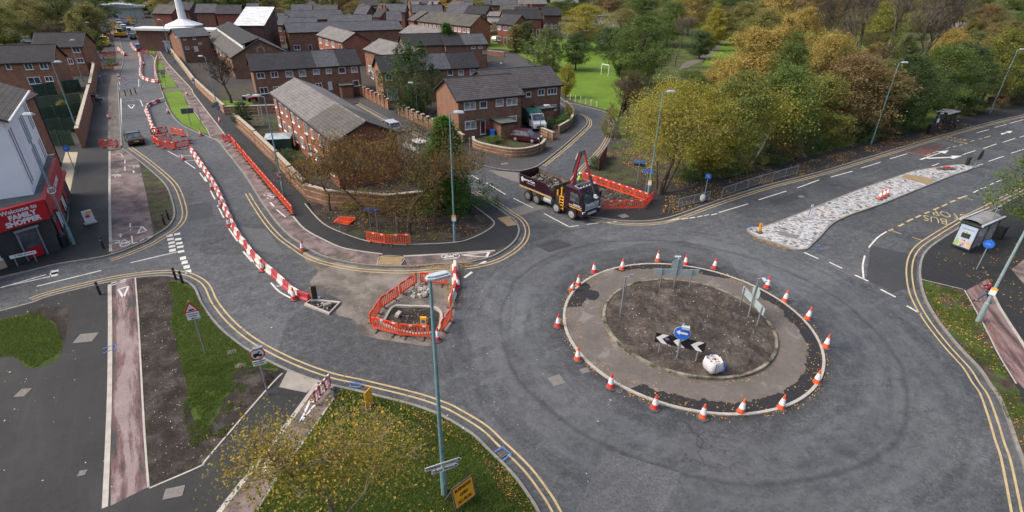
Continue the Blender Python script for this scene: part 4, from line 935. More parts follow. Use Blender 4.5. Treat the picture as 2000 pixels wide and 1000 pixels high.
# speed hump warning triangle with plate
def p_tri(t):
    m = MB(); m.prism([(-.40, 2.95), (.40, 2.95), (0, 3.62)], -.07, -.05, 0, 'XZ'); m.build('red_triangle', SRED, t)
    m = MB(); m.prism([(-.27, 3.02), (.27, 3.02), (0, 3.47)], -.076, -.071, 0, 'XZ'); tp_ = m.build('white_panel', FONTW, t)
    m = MB(); m.prism([(-.2, 3.05)]+[(.16*math.cos(a), 3.05+.11*math.sin(a)) for a in [math.pi*(1-i/8) for i in range(9)]]+[(.2, 3.05)], -.08, -.077, 0, 'XZ'); m.build('hump_symbol', FONTK, tp_)
def p_plate(txts, z, w=.62, h=.46, arrow_=True):
    def f(t):
        m = MB(); m.box((0, -.06, z), (w, .02, h)); pl = m.build('plate', FONTW, t)
        for i, s in enumerate(txts): marks(w*(.8-.15*i), .09, pl, (0, -.075, z+h*.28-i*.13), seed=len(s))
        if arrow_: m = MB(); m.prism([(-.14, z-.15), (-.05, z-.09), (-.05, z-.13), (.14, z-.13), (.14, z-.17), (-.05, z-.17), (-.05, z-.21)], -.078, -.072, 0, 'XZ'); m.build('arrow_symbol', FONTK, pl)
    return f
def p_caps(t):
    m = MB(); m.tube((0, 0, .9), (0, 0, 1.0), .05, .05, 10); m.build('red_band', SRED, t)
post_sign('hump_warning_sign', (402, 692), Z, face_to(G(402, 692), R(-9)), 'red triangular hump warning sign with a white plate on the grass corner', [p_tri, p_plate(['Humps for', 'next ½ mile'], 2.7), p_caps], 3.65)
def p_nomotor(t):
    m = MB(); add_disc(m, .36, 2.75, -.07, -.05); m.build('disc', FONTW, t)
    m = MB(); n = 28
    for i in range(n):
        a0, a1 = 2*math.pi*i/n, 2*math.pi*(i+1)/n
        m.quad(*[(q*math.cos(a), -.074, 2.75+q*math.sin(a)) for q, a in ((.36, a0), (.36, a1), (.29, a1), (.29, a0))])
    m.build('red_ring', SRED, t)
    m = MB(); m.box((0, -.075, 2.66), (.42, .006, .1)); m.box((-.05, -.075, 2.76), (.25, .006, .1)); m.box((.1, -.075, 2.84), (.1, .006, .08))
    for s in (-.12, .12): add_disc(m, .05, 2.6, -.078, -.072, x=s)
    m.build('vehicle_symbol', FONTK, t)
    m = MB(); m.box((.1, -.28, 3.25), (.45, .22, .1)); m.tube((0, 0, 3.2), (0, -.28, 3.3), .02); m.build('sign_light', GREY, t)
post_sign('vehicle_limit_sign', (524, 772), Z, face_to(G(524, 772), R(-4)), 'round red ringed sign with a lamp above and a plate below, by the flags', [p_nomotor, p_plate(['Except for', 'access'], 2.2, .62, .3, False), p_caps], 3.25, .05)
# fingers on the near lamp post
def fingers():
    c = T1_.location; t = thing('street_name_fingers', 'two white street name fingers with black arrows on the tall teal lamp post', 'name sign', (c.x, c.y, c.z), R(24))
    for i, (s, z, x, w) in enumerate((('Windsor Crescent', 2.0, .0, 1.55), ('Tudor Street', 1.72, .06, 1.15))):
        m = MB(); m.prism([(x-w/2, z-.11), (x+w/2-.1, z-.11), (x+w/2, z), (x+w/2-.1, z+.11), (x-w/2, z+.11)], -.17, -.15, 0, 'XZ'); pl = m.build('finger', FONTW, t)
        stand_text(s, .17, FONTK, pl, (x-.08, -.175, z), .004)
        m = MB(); m.prism([(x+w/2-.2, z-.07), (x+w/2-.12, z-.07), (x+w/2-.05, z), (x+w/2-.12, z+.07), (x+w/2-.2, z+.07), (x+w/2-.12, z)], -.178, -.172, 0, 'XZ'); m.build('arrow_symbol', FONTK, pl)
fingers()
# yellow works board
c = G(910, 985, Z); t = thing('works_board', 'yellow board with black words leaning on a dark frame in the near grass', 'sign board', (c.x, c.y, Z), R(44))
a_ = R(-13)
def lean(o): o.location = (0, 0, .12); o.rotation_euler = (a_, 0, 0); return o
m = MB(); m.box((0, 0, .52), (1.02, .03, 1.0)); pl = lean(m.build('board', YEL, t))
m = MB(); [m.box((q*.53, 0, .5), (.05, .05, 1.12)) for q in (-1, 1)]; [m.box((0, 0, q), (1.1, .05, .05)) for q in (.0, 1.04)]; lean(m.build('frame', RUB, t))
for q in (-.5, .5): m = MB(); m.tube((q, .25, 1.05), (q, .75, 0), .03); m.build('leg', RUB, t)
for w_, zz in (('BUSINESSES', .82), ('OPEN', .52), ('AS USUAL', .22)): stand_text(w_, .2, FONTK, pl, (0, -.022, zz), .006, .82)
# second yellow board behind the birch
c = G(722, 795, Z); t = thing('works_board', 'tall yellow board seen edge on behind the birch twigs', 'sign board', (c.x, c.y, Z), R(70))
m = MB(); m.box((0, 0, .6), (.6, .03, 1.0)); m.build('board', YEL, t); m = MB(); m.box((0, .03, .05), (.62, .4, .06)); m.build('foot', RUB, t)

# ------------------------------------------------------------------ roundabout signs
def on_isl(x, y): c = G(x, y, .3); return c
A_, B_ = G(1286, 690, .3), G(1360, 704, .3)
A_ = on_isl(1286, 690); B_ = on_isl(1359, 706); Mx = (A_+B_)/2; dv = B_-A_; ang = math.atan2(dv.y, dv.x)
t = thing('chevron_board', 'black board with three white chevrons facing the camera on the roundabout', 'road sign', Mx, ang)
w2 = dv.length/2
m = MB(); m.box((0, -.06, 1.10), (2.75, .03, .66)); bd = m.build('board', FONTK, t)
for i in range(3):
    x = -1.13+i*.96; m = MB(); m.prism([(x-.2, 1.10), (x+.14, 1.42), (x+.48, 1.42), (x+.14, 1.10), (x+.48, .78), (x+.14, .78)], -.082, -.077, 0, 'XZ'); m.build('chevron', FONTW, bd)
m = MB(); m.sphere((-.72, -.08, 1.14), .12, 8, 5, sq=(1, .05, .8)); m.build('graffiti', pm('purple_spray', (.22, .1, .35), .6, .3, 12), bd)
for s in (-1, 1): m = MB(); m.tube((s*w2, 0, 0), (s*w2, 0, 1.4), .045); m.build('post', GREY, t)
c = on_isl(1322, 700); t = thing('direction_sign', 'blue disc with a white left arrow behind the black chevron board', 'road sign', c, ang)
m = MB(); m.tube((0, 0, 0), (0, 0, 2.45), .055); m.build('post', GREY, t)
m = MB(); add_disc(m, .43, 1.83, -.11, -.09); dd = m.build('disc', BLUE, t)
m = MB(); add_disc(m, .45, 1.83, -.088, -.08); m.build('white_rim', FONTW, dd)
m = MB(); m.prism([(-.33, 1.87), (-.12, 2.02), (-.12, 1.91), (.32, 1.91), (.32, 1.79), (-.12, 1.79), (-.12, 1.70)], -.118, -.112, 0, 'XZ'); m.build('arrow', FONTW, dd)
m = MB(); m.box((.12, -.3, 2.38), (.42, .2, .16)); m.tube((0, 0, 2.4), (0, -.3, 2.55), .02); m.build('sign_light', LHEAD, t)
def back_sign(p0, p1, pc, zt, w, h, label, disc_z, ctop, lampside):
    a, b = on_isl(*p0), on_isl(*p1); mid = (a+b)/2; d = b-a
    t = thing('chevron_board', label, 'road sign', mid, math.atan2(d.y, d.x)); hw = d.length/2
    m = MB(); m.box((0, .07, zt), (w, .03, h)); m.build('board', SBACK, t)
    for s in (-1, 1): m = MB(); m.tube((s*hw, 0, 0), (s*hw, 0, zt+h/2+.02), .045); m.build('post', GREY, t)
    cc = on_isl(*pc); t2 = thing('direction_sign', label.replace('wide grey back of a chevron board', 'tall post with the grey back of a round sign'), 'road sign', cc, math.atan2(d.y, d.x))
    m = MB(); m.tube((0, 0, 0), (0, 0, ctop), .055); m.build('post', GREY, t2)
    m = MB(); add_disc(m, .43, disc_z, .08, .1); m.build('disc', SBACK, t2)
    m = MB(); m.box((lampside*.18, .3, ctop), (.42, .16, .1)); m.tube((0, 0, ctop), (0, .3, ctop+.05), .02); m.build('sign_light', LHEAD, t2)
back_sign((1288, 561), (1346, 562), (1316, 561), 1.16, 3.1, .52, 'wide grey back of a chevron board at the rear of the roundabout', 1.75, 2.25, 0)
back_sign((1445, 598), (1478, 637), (1461, 620), 1.16, 2.75, .52, 'wide grey back of a chevron board at the right of the roundabout', 1.9, 2.9, 1)
c = on_isl(1213, 617); t = thing('bare_post', 'pair of bare grey posts on the left of the roundabout soil', 'post', c)
m = MB(); m.tube((-.05, 0, 0), (-.05, 0, 2.9), .05); m.build('post', GREY, t); m = MB(); m.tube((.1, .05, 0), (.1, .05, 2.4), .04); m.build('post', GREY, t); m = MB(); m.tube((-.05, 0, 2.85), (.4, 0, 3.1), .02); m.box((.3, 0, 3.05), (.2, .1, .06)); m.build('bracket', GREY, t)
# bulk bag of rubbish
c = on_isl(1391, 722); t = thing('bulk_bag', 'white woven bulk bag full of rubble on the roundabout soil', 'bag', c, R(20))
def bag():
    n = 28; vs = []; fs = []; prof = [(.36, 0), (.43, .08), (.46, .3), (.45, .5), (.40, .68), (.37, .72), (.36, .58), (.26, .5)]
    for k, (r, z) in enumerate(prof):
        for i in range(n):
            a = 2*math.pi*i/n; sq = 1/max(abs(math.cos(a)), abs(math.sin(a)))**.8
            w = 1+.05*math.sin(a*7+k)+.04*noise.noise((a*3, z*5, 1)); hz = z+(.09*noise.noise((a*2, 4, 2)) if z > .6 else 0)+(.1 if z > .7 and i % 7 == 0 else 0)
            vs.append((r*sq*w*math.cos(a), r*sq*w*math.sin(a), hz))
    for k in range(len(prof)-1):
        for i in range(n): fs.append((k*n+i, k*n+(i+1) % n, (k+1)*n+(i+1) % n, (k+1)*n+i))
    fs.append(tuple(range(n-1, -1, -1))); return vs, fs
m = MB(); m.add(*bag()); m.build('sack', pm('woven_white', (.50, .51, .54), .7, .12, 5, bmp=.3), t, smooth=True)
m = MB()
for i in range(34):
    a = rnd.random()*6.28; r = .34*math.sqrt(rnd.random()); s = rnd.uniform(.05, .13); m.sphere((r*.85*math.cos(a), r*.85*math.sin(a), .53+rnd.random()*.12), s, 6, 4, mi=i % 2, sq=(1, .8, .7))
m.build('contents', [pm('rubbish_pale', (.55, .5, .4), .8, .3, 9), pm('rubbish_pink', (.5, .42, .46), .8, .3, 9)], t)
for s in (-1, 1): m = MB(); m.path([(s*.3, -.54, .1), (s*.3, -.55, .5), (s*.31, -.5, .85)], .018, 6); m.build('strap', BLUE if s > 0 else FONTK, t)
# signal box on the refuge, yellow marker on works, etc.
c = G(616, 586, .06); t = thing('signal_box', 'black pillar with an orange edge standing on the small kerbed refuge', 'traffic bollard', c, R(15))
m = MB(); m.box((0, 0, .04), (.6, .5, .08)); m.build('base', GREY, t); m = MB(); m.box((0, 0, .58), (.34, .16, 1.0)); m.build('shell', BLK, t, bevel=.03); m = MB(); m.box((-.19, -.02, .55), (.05, .12, .85)); m.build('orange_edge', YEL, t)
m = MB(); c = G(640, 599, .1); m.box((0, 0, 0), (.5, .32, .25)); o = m.build('concrete_block', KERB, bevel=.02); o.location = (c.x, c.y, .2); o.rotation_euler = (0, 0, .5); tag(o, 'grey concrete block inside the small kerbed refuge', 'block')
c = G(828, 638, .05); t = thing('traffic_marker', 'small yellow and blue panel standing on the half built island', 'marker', c, R(-8)); m = MB(); m.box((0, 0, .35), (.4, .16, .7)); m.build('panel', YEL, t, bevel=.02); m = MB(); add_disc(m, .13, .42, -.09, -.083); m.build('blue_disc', BLUE, t)
c = G(1483, 455, .13); t = thing('marker_post', 'pair of yellow marker posts on the tip of the mosaic island', 'marker', c, R(0)); m = MB(); m.box((-.08, 0, .45), (.1, .08, .9)); m.build('panel', YEL, t); m = MB(); m.box((.1, .05, .4), (.1, .08, .8)); m.build('panel', YEL, t); m = MB(); m.lathe([(.3, 0), (.28, .07), (.1, .1)], n=12); m.build('base', RUB, t)
c = G(1579, 423, .13); t = thing('marker_post', 'thin white topped post in the middle of the mosaic island', 'marker', c); m = MB(); m.tube((0, 0, 0), (0, 0, 1.0), .04); m.build('post', GREY, t); m = MB(); m.box((.06, -.05, 1.05), (.25, .05, .2), rz=.4); m.build('plate', FONTW, t)
c = G(1888, 323, .13); t = thing('keep_left_bollard', 'dark bollard at the far tip of the mosaic island', 'traffic bollard', c, R(30)); m = MB(); m.box((0, 0, .5), (.5, .3, 1.0)); m.build('shell', BLK, t, bevel=.05); m = MB(); m.box((.26, -.02, .5), (.03, .25, .9)); m.build('yellow_edge', YEL, t)
c = G(1905, 327, .0); t = thing('works_lamp_frame', 'dark rounded sign on a metal frame beyond the mosaic island', 'road sign', c, R(30))
m = MB(); add_disc(m, .55, 1.5, -.05, .0); m.box((0, -.02, 1.2), (1.1, .05, .6)); m.build('disc', pm('green_grey', (.05, .06, .05), .6, .3), t)
for s in (-.4, .4): m = MB(); m.tube((s, 0, 0), (s, 0, 1.3), .03); m.build('leg', GREY, t)
m = MB(); m.box((0, 0, .5), (.8, .04, .05)); m.box((0, 0, .06), (1.1, .5, .06)); m.build('frame', GREY, t)
c = G(1848, 331, .13); t = thing('sandbag_heap', 'dark sandbags and a red tool on the far part of the mosaic island', 'sandbags', c)
for i in range(5): m = MB(); m.sphere((0, 0, 0), .3, 10, 6, sq=(1.3, .7, .35)); o = m.build('sandbag', RUB if i % 2 else pm('sack_brown', (.16, .10, .06), .9, .3, 6), t); o.location = (-.9+i*.42, rnd.uniform(-.2, .2), .1); o.rotation_euler = (0, 0, rnd.random())
m = MB(); m.box((0, 0, .25), (.7, .2, .1)); m.build('red_tool', RED, t)
# ------------------------------------------------------------------ buildings
BRK = brick_mat('brick_brown', (.215, .108, .066)); BRKO = brick_mat('brick_orange', (.27, .13, .075)); BRKR = brick_mat('brick_red', (.24, .075, .05)); BRKD = brick_mat('brick_dark', (.12, .06, .045)); BUFF = brick_mat('brick_buff', (.36, .27, .17))
RFD = roof_mat('roof_dark_tiles', (.045, .044, .048)); RFG = roof_mat('roof_grey_tiles', (.155, .146, .142), dark=.66, light=1.1); RFB = roof_mat('roof_brown_grey', (.085, .078, .072), dark=.6, moss=.35, light=1.1)
RFK = roof_mat('roof_black_tiles', (.030, .030, .033), dark=.7, light=1.1); RFM = roof_mat('roof_mossy', (.075, .072, .068), dark=.7, moss=.8, light=1.1); RFS = roof_mat('roof_slate_blue', (.075, .078, .088), dark=.75, light=1.08); RFP = roof_mat('roof_pale_sheet', (.55, .57, .58), line=.4, dark=.85, light=1.05)
RFL = roof_mat('roof_ribbed_tiles', (.062, .058, .060), line=.17, dark=.28, light=2.3); RFR = roof_mat('roof_red_brown', (.095, .055, .05), dark=.5)
FAS = pm('fascia_black', (.022, .023, .026), .5, .2, 2); FASW = pm('fascia_white', (.6, .6, .6), .5, .12, 3); UPVC = pm('window_frame_white', (.66, .67, .68), .45, .08, 3); GLS = glass_mat(); GLC = glass_mat('window_net_curtain', (.20, .215, .22)); DOORR = pm('door_dark_red', (.10, .018, .018), .5, .2, 3); DOORW = pm('door_white', (.6, .6, .6), .5, .1, 3); LEAD = pm('flat_roof_felt', (.10, .105, .095), .9, .3, 2)
def window(parent, L_, x0, z0, x1, z1, y=0, face='F', Wd=0, style=2, curtain=False, frame=None, name='window'):
    """frame with mullions standing 4 cm proud of the wall, glass set back in it, sill below"""
    m = MB(); w, h = x1-x0, z1-z0; cx, cz = (x0+x1)/2, (z0+z1)/2; f = .09
    for s in (-1, 1): m.box((s*(w/2-f/2), 0, 0), (f, .1, h)); m.box((0, 0, s*(h/2-f/2)), (w-2*f, .1, f))
    for i in range(1, style): m.box((-w/2+w*i/style, 0, 0), (.07, .09, h-2*f))
    m.box((0, -.05, -h/2-.03), (w+.1, .14, .06))
    o = m.build(name, frame or UPVC, parent)
    p = MB(); p.box((0, .0, 0), (w-2*f+.02, .03, h-2*f+.02)); g = p.build('pane', GLC if curtain else GLS, o)
    if face == 'F': o.location = (cx, y, cz)
    elif face == 'L': o.location = (y, cx, cz); o.rotation_euler = (0, 0, -math.pi/2)
    elif face == 'R': o.location = (y, cx, cz); o.rotation_euler = (0, 0, math.pi/2)
    elif face == 'B': o.location = (cx, y, cz); o.rotation_euler = (0, 0, math.pi)
    return o
def box_part(name, parent, c, d, mat, rz=0, bevel=0):
    m = MB(); m.box((0, 0, 0), d); o = m.build(name, mat, parent, bevel=bevel); o.location = c; o.rotation_euler = (0, 0, rz); return o
HOUSES = []
def house(name, label, A, B, D, ze=5.0, rise=2.1, wall=None, roof=None, wins=(), auto=None, extend=(0, 0), roofs=None, ov=.28, fascia=None, cat='house', group=None, z=Z, both=True, ridge_off=.5, chimneys=(), hip=(0, 0), gable_mat=None):
    """gable building: A-B is the near eave in the photograph at height ze, D its depth away from us"""
    a, b = (G(*A, ze), G(*B, ze)) if not isinstance(A, Vector) else (A, B)
    d = b-a; d.z = 0; L0 = d.length; u = d.normalized()
    a = a-u*extend[0]; L = L0+extend[0]+extend[1]
    t = thing(name, label, cat, (a.x, a.y, z), math.atan2(u.y, u.x), group)
    w = wall or BRK; H = ze-z; hw = D*ridge_off; g = ov
    m = MB()
    top = H-.03; k = rise/hw
    prof = [(g, -.2), (g, top+g*k-.12), (hw, H+rise-.12), (D-g, top+g*rise/(D-hw)-.12), (D-g, -.2)]
    m.prism(prof, g, L-g, plane='YZ'); m.build('wall', w, t)
    th = .12; spans = roofs or [(0, 1, roof or RFD)]
    for s0, s1, rm in spans:
        m = MB(); x0, x1 = L*s0, L*s1; e = .004 if s0 > 0 else 0
        h0 = hip[0] if s0 == 0 else 0; h1 = hip[1] if s1 == 1 else 0
        if h0 or h1:
            v = [(x0, 0, H), (x1, 0, H), (x1, D, H), (x0, D, H), (x0+h0, hw, H+rise), (x1-h1, hw, H+rise)]
            m.add(v, [(0, 1, 5, 4), (2, 3, 4, 5), (3, 0, 4), (1, 2, 5), (3, 2, 1, 0)])
        else:
            m.prism([(0, H-th), (0, H+.02), (hw, H+rise+.02), (D, H+.02), (D, H-th), (hw, H+rise-th)], x0+e, x1, plane='YZ')
        m.build('roof', rm, t)
    m = MB(); m.tube((0, hw, H+rise+.0), (L, hw, H+rise+.0), .09, .09, 6); m.build('ridge_tiles', spans[0][2], t)
    m = MB(); fm = fascia or FAS
    m.box((L/2, -.03, H-.1), (L, .05, .22)); m.box((L/2, D+.03, H-.1), (L, .05, .22)); m.box((L/2, -.09, H-.04), (L, .1, .1)); m.build('gutter', fm, t)
    if not (hip[0] or hip[1]):
        for x in (-.03, L+.03):
            m = MB()
            for (y0, z0), (y1, z1) in (((0, H-.03), (hw, H+rise-.03)), ((hw, H+rise-.03), (D, H-.03))):
                m.prism([(y0, z0-.16), (y0, z0+.05), (y1, z1+.05), (y1, z1-.16)], x-.025, x+.025, plane='YZ')
            m.build('verge_board', fm, t)
    m = MB(); m.tube((L-g-.1, g-.06, -.1), (L-g-.1, g-.06, H), .045, .045, 6); m.build('downpipe', fm, t)
    inv = Matrix.Translation((a.x, a.y, z)) @ Matrix.Rotation(math.atan2(u.y, u.x), 4, 'Z'); inv = inv.inverted()
    n = Vector((u.y, -u.x, 0)); p0 = Vector((a.x, a.y, 0))-n*g
    for q in wins:
        face, x0, y0, x1, y1 = q[:5]; style = q[5] if len(q) > 5 else 2; cur = q[6] if len(q) > 6 else 0; nm = q[7] if len(q) > 7 else 'window'
        if face == 'F': P0, N = p0, n
        elif face == 'L': P0, N = Vector((a.x, a.y, 0))+u*g, -u
        else: P0, N = Vector((a.x, a.y, 0))+u*(L-g), u
        v = [inv @ on_plane(xx, yy, P0, N) for xx, yy in ((x0, y0), (x1, y0), (x1, y1), (x0, y1))]
        if face == 'F':
            X0 = (v[0].x+v[3].x)/2; X1 = (v[1].x+v[2].x)/2; Z1 = (v[0].z+v[1].z)/2; Z0 = (v[2].z+v[3].z)/2; yy = g-.03
        else:
            X0 = min(i.y for i in v); X1 = max(i.y for i in v); Z1 = (v[0].z+v[1].z)/2; Z0 = (v[2].z+v[3].z)/2; yy = g-.03 if face == 'L' else L-g+.03
        if X1-X0 < .3 or Z1-Z0 < .3: continue
        if nm == 'door':
            o = window(t, L, X0, Z0, X1, Z1, yy, face, style=1, frame=DOORW, name='door'); o.children[0].data.materials[0] = DOORR if cur else DOORW; o.children[0].name = 'door_leaf'
        else: window(t, L, X0, Z0, X1, Z1, yy, face, style=style, curtain=cur)
    if auto:
        rg = random.Random(int(L*100)); nb, rows = auto[0], auto[1]; fr = auto[2] if len(auto) > 2 else UPVC
        for r_ in range(rows):
            for i in range(nb):
                x = L*(i+.5)/nb+rg.uniform(-.15, .15); z0 = (.9 if r_ == 0 else H-1.65); ww = min(1.5, L/nb*.55)
                if r_ == 0 and i % 3 == 1: window(t, L, x-.45, 0, x+.45, 2.0, g-.03, 'F', style=1, frame=DOORW, name='door')
                else: window(t, L, x-ww/2, z0, x+ww/2, z0+1.15, g-.03, 'F', style=2, curtain=rg.random() < .5, frame=fr)
    for cx in chimneys:
        m = MB(); m.box((0, 0, 0), (.8, .6, 1.1)); o = m.build('chimney', w, t); o.location = (L*cx, hw, H+rise+.4)
        for s in (-.2, .2): mm = MB(); mm.lathe([(.12, 0), (.1, .35)], n=8); k_ = mm.build('chimney_pot', BUFF, o); k_.location = (s, 0, .55)
    HOUSES.append((t, L, D, H)); return t
# --- the pair on the corner
hA = house('semi_detached_house', 'nearer of two brown brick houses with ribbed roofs behind the curved wall', (892, 199), (1026, 186), 8.2, 5.0, 2.1, BRK, RFL,
    [('F', 906, 200, 929, 215, 2, 1), ('F', 936.6, 198, 951, 212, 1, 0), ('F', 968, 194, 983, 208, 1, 1), ('F', 989, 192, 1010, 206, 2, 1), ('F', 908, 236.5, 930, 253, 2, 1), ('F', 990, 227, 1009, 239, 2, 1), ('F', 937.6, 236, 948, 263, 1, 1, 'door')])
hB = house('semi_detached_house', 'set back brown brick house with ribbed roof beside the white van', (1017, 174), (1101, 166.5), 8.4, 5.0, 2.1, BRK, RFL,
    [('F', 1027, 180, 1037, 190, 1, 0), ('F', 1050, 174.5, 1063, 187, 2, 0), ('F', 1069, 172.5, 1087, 185, 3, 0), ('F', 1068, 205, 1086, 216.5, 3, 1)], extend=(4.8, 0))
def lean_box(house_t, x, y, w, d, h, label='porch', mat=None, roofh=.16, ov=.2):
    o = box_part(label, house_t, (x+w/2, y-d/2, h/2-.05), (w, d, h+.1), mat or BRK)
    m = MB(); m.box((0, 0, h/2+.1), (w+ov*2, d+ov*2, roofh)); r = m.build('flat_roof', [LEAD], o); m = MB(); m.box((0, -(d/2+ov+.02), h/2+.08), (w+ov*2+.08, .05, .22)); m.box((w/2+ov+.02, 0, h/2+.08), (.05, d+ov*2, .22)); m.box((-w/2-ov-.02, 0, h/2+.08), (.05, d+ov*2, .22)); m.build('fascia', FAS, o); return o
lean_box(hA, 5.0, .1, 2.1, 2.6, 2.1, 'store'); m = MB(); m.box((3.2, -.2, 2.35), (1.4, .9, .14)); m.build('door_canopy', LEAD, hA)
lean_box(hB, 4.8+2.2, .1, 2.3, 2.0, 2.2, 'store')
# --- long terraces of the estate
tT1 = house('terraced_house', 'long two storey terrace with dark and lighter roof sections behind the garden with the lawn', (490, 140), (706, 127), 8.0, 5.0, 2.1, BRK, roofs=[(0, .575, RFK), (.575, .79, RFS), (.79, 1, RFK)],
    wins=[('F', 501, 142.5, 517, 154), ('F', 528.7, 140.5, 543, 152), ('F', 557.5, 139, 572.5, 151, 1, 1), ('F', 583.7, 137, 597.5, 150, 1, 1), ('F', 611, 136, 624, 146, 1, 1), ('F', 636, 135, 647.5, 144.5, 1, 1), ('F', 661, 132.5, 674.5, 144, 1), ('F', 685.5, 131, 698, 142, 1, 1), ('F', 507.5, 171, 524, 184), ('F', 534, 169.5, 545, 181), ('F', 616, 163, 629, 173, 2, 0), ('F', 689, 157.5, 701, 169, 1), ('F', 641, 160, 649, 176, 1, 0, 'door')])
lean_box(tT1, 13.0, .2, 1.9, 2.2, 2.0, 'store')
# foreground terrace, ridge running away from us
a_ = G(526, 182, 5); b_ = G(650, 280, 5); dd_ = (b_-a_).normalized()
tT2 = house('terraced_house', 'long terrace in the foreground with a pale grey roof and a darker mossy end section', a_, b_, 6.9, 5.0, 1.6, brick_mat('brick_orange_red', (.26, .095, .05)), roofs=[(0, .655, RFG), (.655, 1, RFB)], extend=(0, 0))
for i in range(9):
    x = 1.3+i*2.75
    if i % 2: window(tT2, 0, x, 3.2, x+1.1, 4.4, .25, 'F', style=2, curtain=i % 3 == 0)
    else: window(tT2, 0, x, 3.3, x+.7, 4.3, .25, 'F', style=1)
    window(tT2, 0, x, .9, x+1.2, 2.1, .25, 'F', style=2, curtain=i % 2 == 0)
for i in range(4):
    m = MB(); m.tube((3+i*6.2, .2, 0), (3+i*6.2, .2, 4.8), .05, .05, 6); m.build('downpipe', FAS, tT2)
tT3 = house('terraced_house', 'orange gabled terrace end behind the brick pillared wall, mostly hidden by the tall tree', (743, 143), (937, 132), 6.7, 5.0, 2.1, BRKO, roofs=[(0, .38, RFK), (.38, .70, RFS), (.70, 1, RFK)],
    wins=[('F', 752.5, 145.5, 765.7, 158), ('F', 756, 174, 777, 196, 3, 1), ('F', 874, 137, 884.5, 148, 1), ('F', 895, 136.5, 905.5, 147.5, 1, 1), ('F', 917.5, 135.5, 928, 146.5, 1, 1), ('L', 724, 140, 729, 152, 1, 1)])
# --- L-shaped and further blocks, positions read from their eaves
house('terraced_house', 'pale grey roofed block seen behind the right end of the long terrace', (617, 69), (668, 84), 6.5, 5.0, 1.8, brick_mat('brick_salmon', (.30, .11, .07)), RFG, auto=(4, 2), chimneys=())
house('terraced_house', 'grey roofed block left of the tall tree, behind the orange gabled terrace', (708, 97), (755, 111), 7.5, 5.0, 1.8, BRK, RFG, auto=(4, 1), extend=(0, 6))
house('terraced_house', 'far grey roofed block behind the tall tree, upper one', (779, 65), (840, 76), 7, 5, 1.8, BRKR, RFG, auto=(4, 1), extend=(0, 4))
house('terraced_house', 'small gabled terrace showing an orange end above the tall tree', (789, 91), (850, 89), 7, 5, 2, BRKO, RFK, extend=(0, 6))
house('terraced_house', 'block beside the conifer whose blank brown end faces the park bend', (895, 89), (954, 87), 8, 5.0, 1.8, BRK, RFK, wins=[('F', 920, 92, 928, 96, 1), ('F', 934, 91, 942, 95, 1), ('F', 943, 100, 950, 105, 1)], roofs=[(0, .45, RFK), (.45, 1, RFS)], extend=(3, 0))
house('terraced_house', 'terrace with five upper windows below the middle of the far roofs', (560, 56), (622, 55), 9, 5, 2.2, BRKO, RFS, wins=[('F', 562, 57, 566, 62, 1), ('F', 574, 57, 581, 62, 1), ('F', 590, 56, 598, 62), ('F', 604, 56, 610, 62), ('F', 577, 72, 584, 78, 1), ('F', 592, 70, 600, 77), ('F', 607, 70, 613, 80, 1, 0, 'door')], extend=(0, 0))
house('terraced_house', 'long low terrace stretching right behind the pale grey block', (660, 62), (788, 58), 9, 5, 1.8, BRK, RFS, auto=(9, 1), extend=(12, 0))
house('terraced_house', 'long dark roof behind the terrace with five upper windows', (540, 50), (560, 50), 9, 5, 2, BRKO, RFS, auto=(2, 2)); house('terraced_house', 'orange stepped end of the row right of the white roofed hall', (516, 46.5), (532, 46.5), 10, 5, 2.2, BRKO, RFS, auto=(2, 1), extend=(0, 3))
house('terraced_house', 'dark roofed row across the middle distance, left half', (560, 40), (672, 38), 9, 5.5, 2.2, BRK, RFS); house('terraced_house', 'dark roofed row across the middle distance, right half', (640, 48), (728, 47.5), 9, 5.5, 2, BRK, RFS)
house('terraced_house', 'long orange terrace with a mossy roof and many pale windows', (813, 42), (918, 53), 9, 5.5, 2.6, brick_mat('brick_bright_orange', (.34, .12, .06)), RFM, auto=(13, 2), cat='house')
house('terraced_house', 'brick house with two small gables left of the park trees', (969, 47), (1003, 50), 8, 5.5, 2.4, BRKR, RFD, auto=(3, 2))
house('terraced_house', 'red brick end house at the left of the mossy roofed terrace', (800, 40), (808, 42), 9, 5.5, 2.4, BRKR, RFB, extend=(2, 0))
# dense far rows
far_rows = [((805, 26), (866, 26), RFS, 1), ((868, 25), (905, 27), RFS, 1), ((905, 27), (948, 29), RFK, 1), ((985, 38), (1060, 38), RFK, 1), ((1004, 30), (1050, 31), RFK, 1), ((1062, 31), (1098, 31), RFK, 1), ((976, 24), (1030, 25), RFB, 0), ((893, 20), (918, 21), RFS, 0), ((870, 15), (893, 17), RFB, 1),
    ((828, 17), (848, 18), RFG, 1), ((805, 18), (822, 18), RFG, 1), ((755, 42), (785, 42), RFS, 1), ((726, 34), (742, 35), RFD, 1), ((735, 24), (792, 25), RFS, 0), ((690, 28), (715, 29), RFS, 0), ((568, 26), (610, 26), RFS, 0), ((612, 26), (660, 26), RFB, 0), ((480, 24), (505, 24), RFS, 0),
    ((420, 28), (470, 28), RFD, 0), ((380, 26), (420, 26), RFS, 0), ((322, 20), (370, 21), RFD, 0), ((296, 27), (335, 28), RFB, 0), ((905, 10), (960, 10), RFS, 1), ((960, 11), (1010, 12), RFS, 1), ((1010, 9), (1070, 9), RFG, 1), ((800, 8), (850, 8), RFS, 1), ((700, 11), (770, 12), RFD, 0), ((1075, 6), (1130, 7), RFG, 0), ((840, 2), (900, 3), RFS, 1), ((920, 3), (1000, 3), RFS, 1)]
adj = ['narrow', 'wide', 'dark', 'pale', 'low', 'long', 'short', 'distant', 'plain', 'weathered']
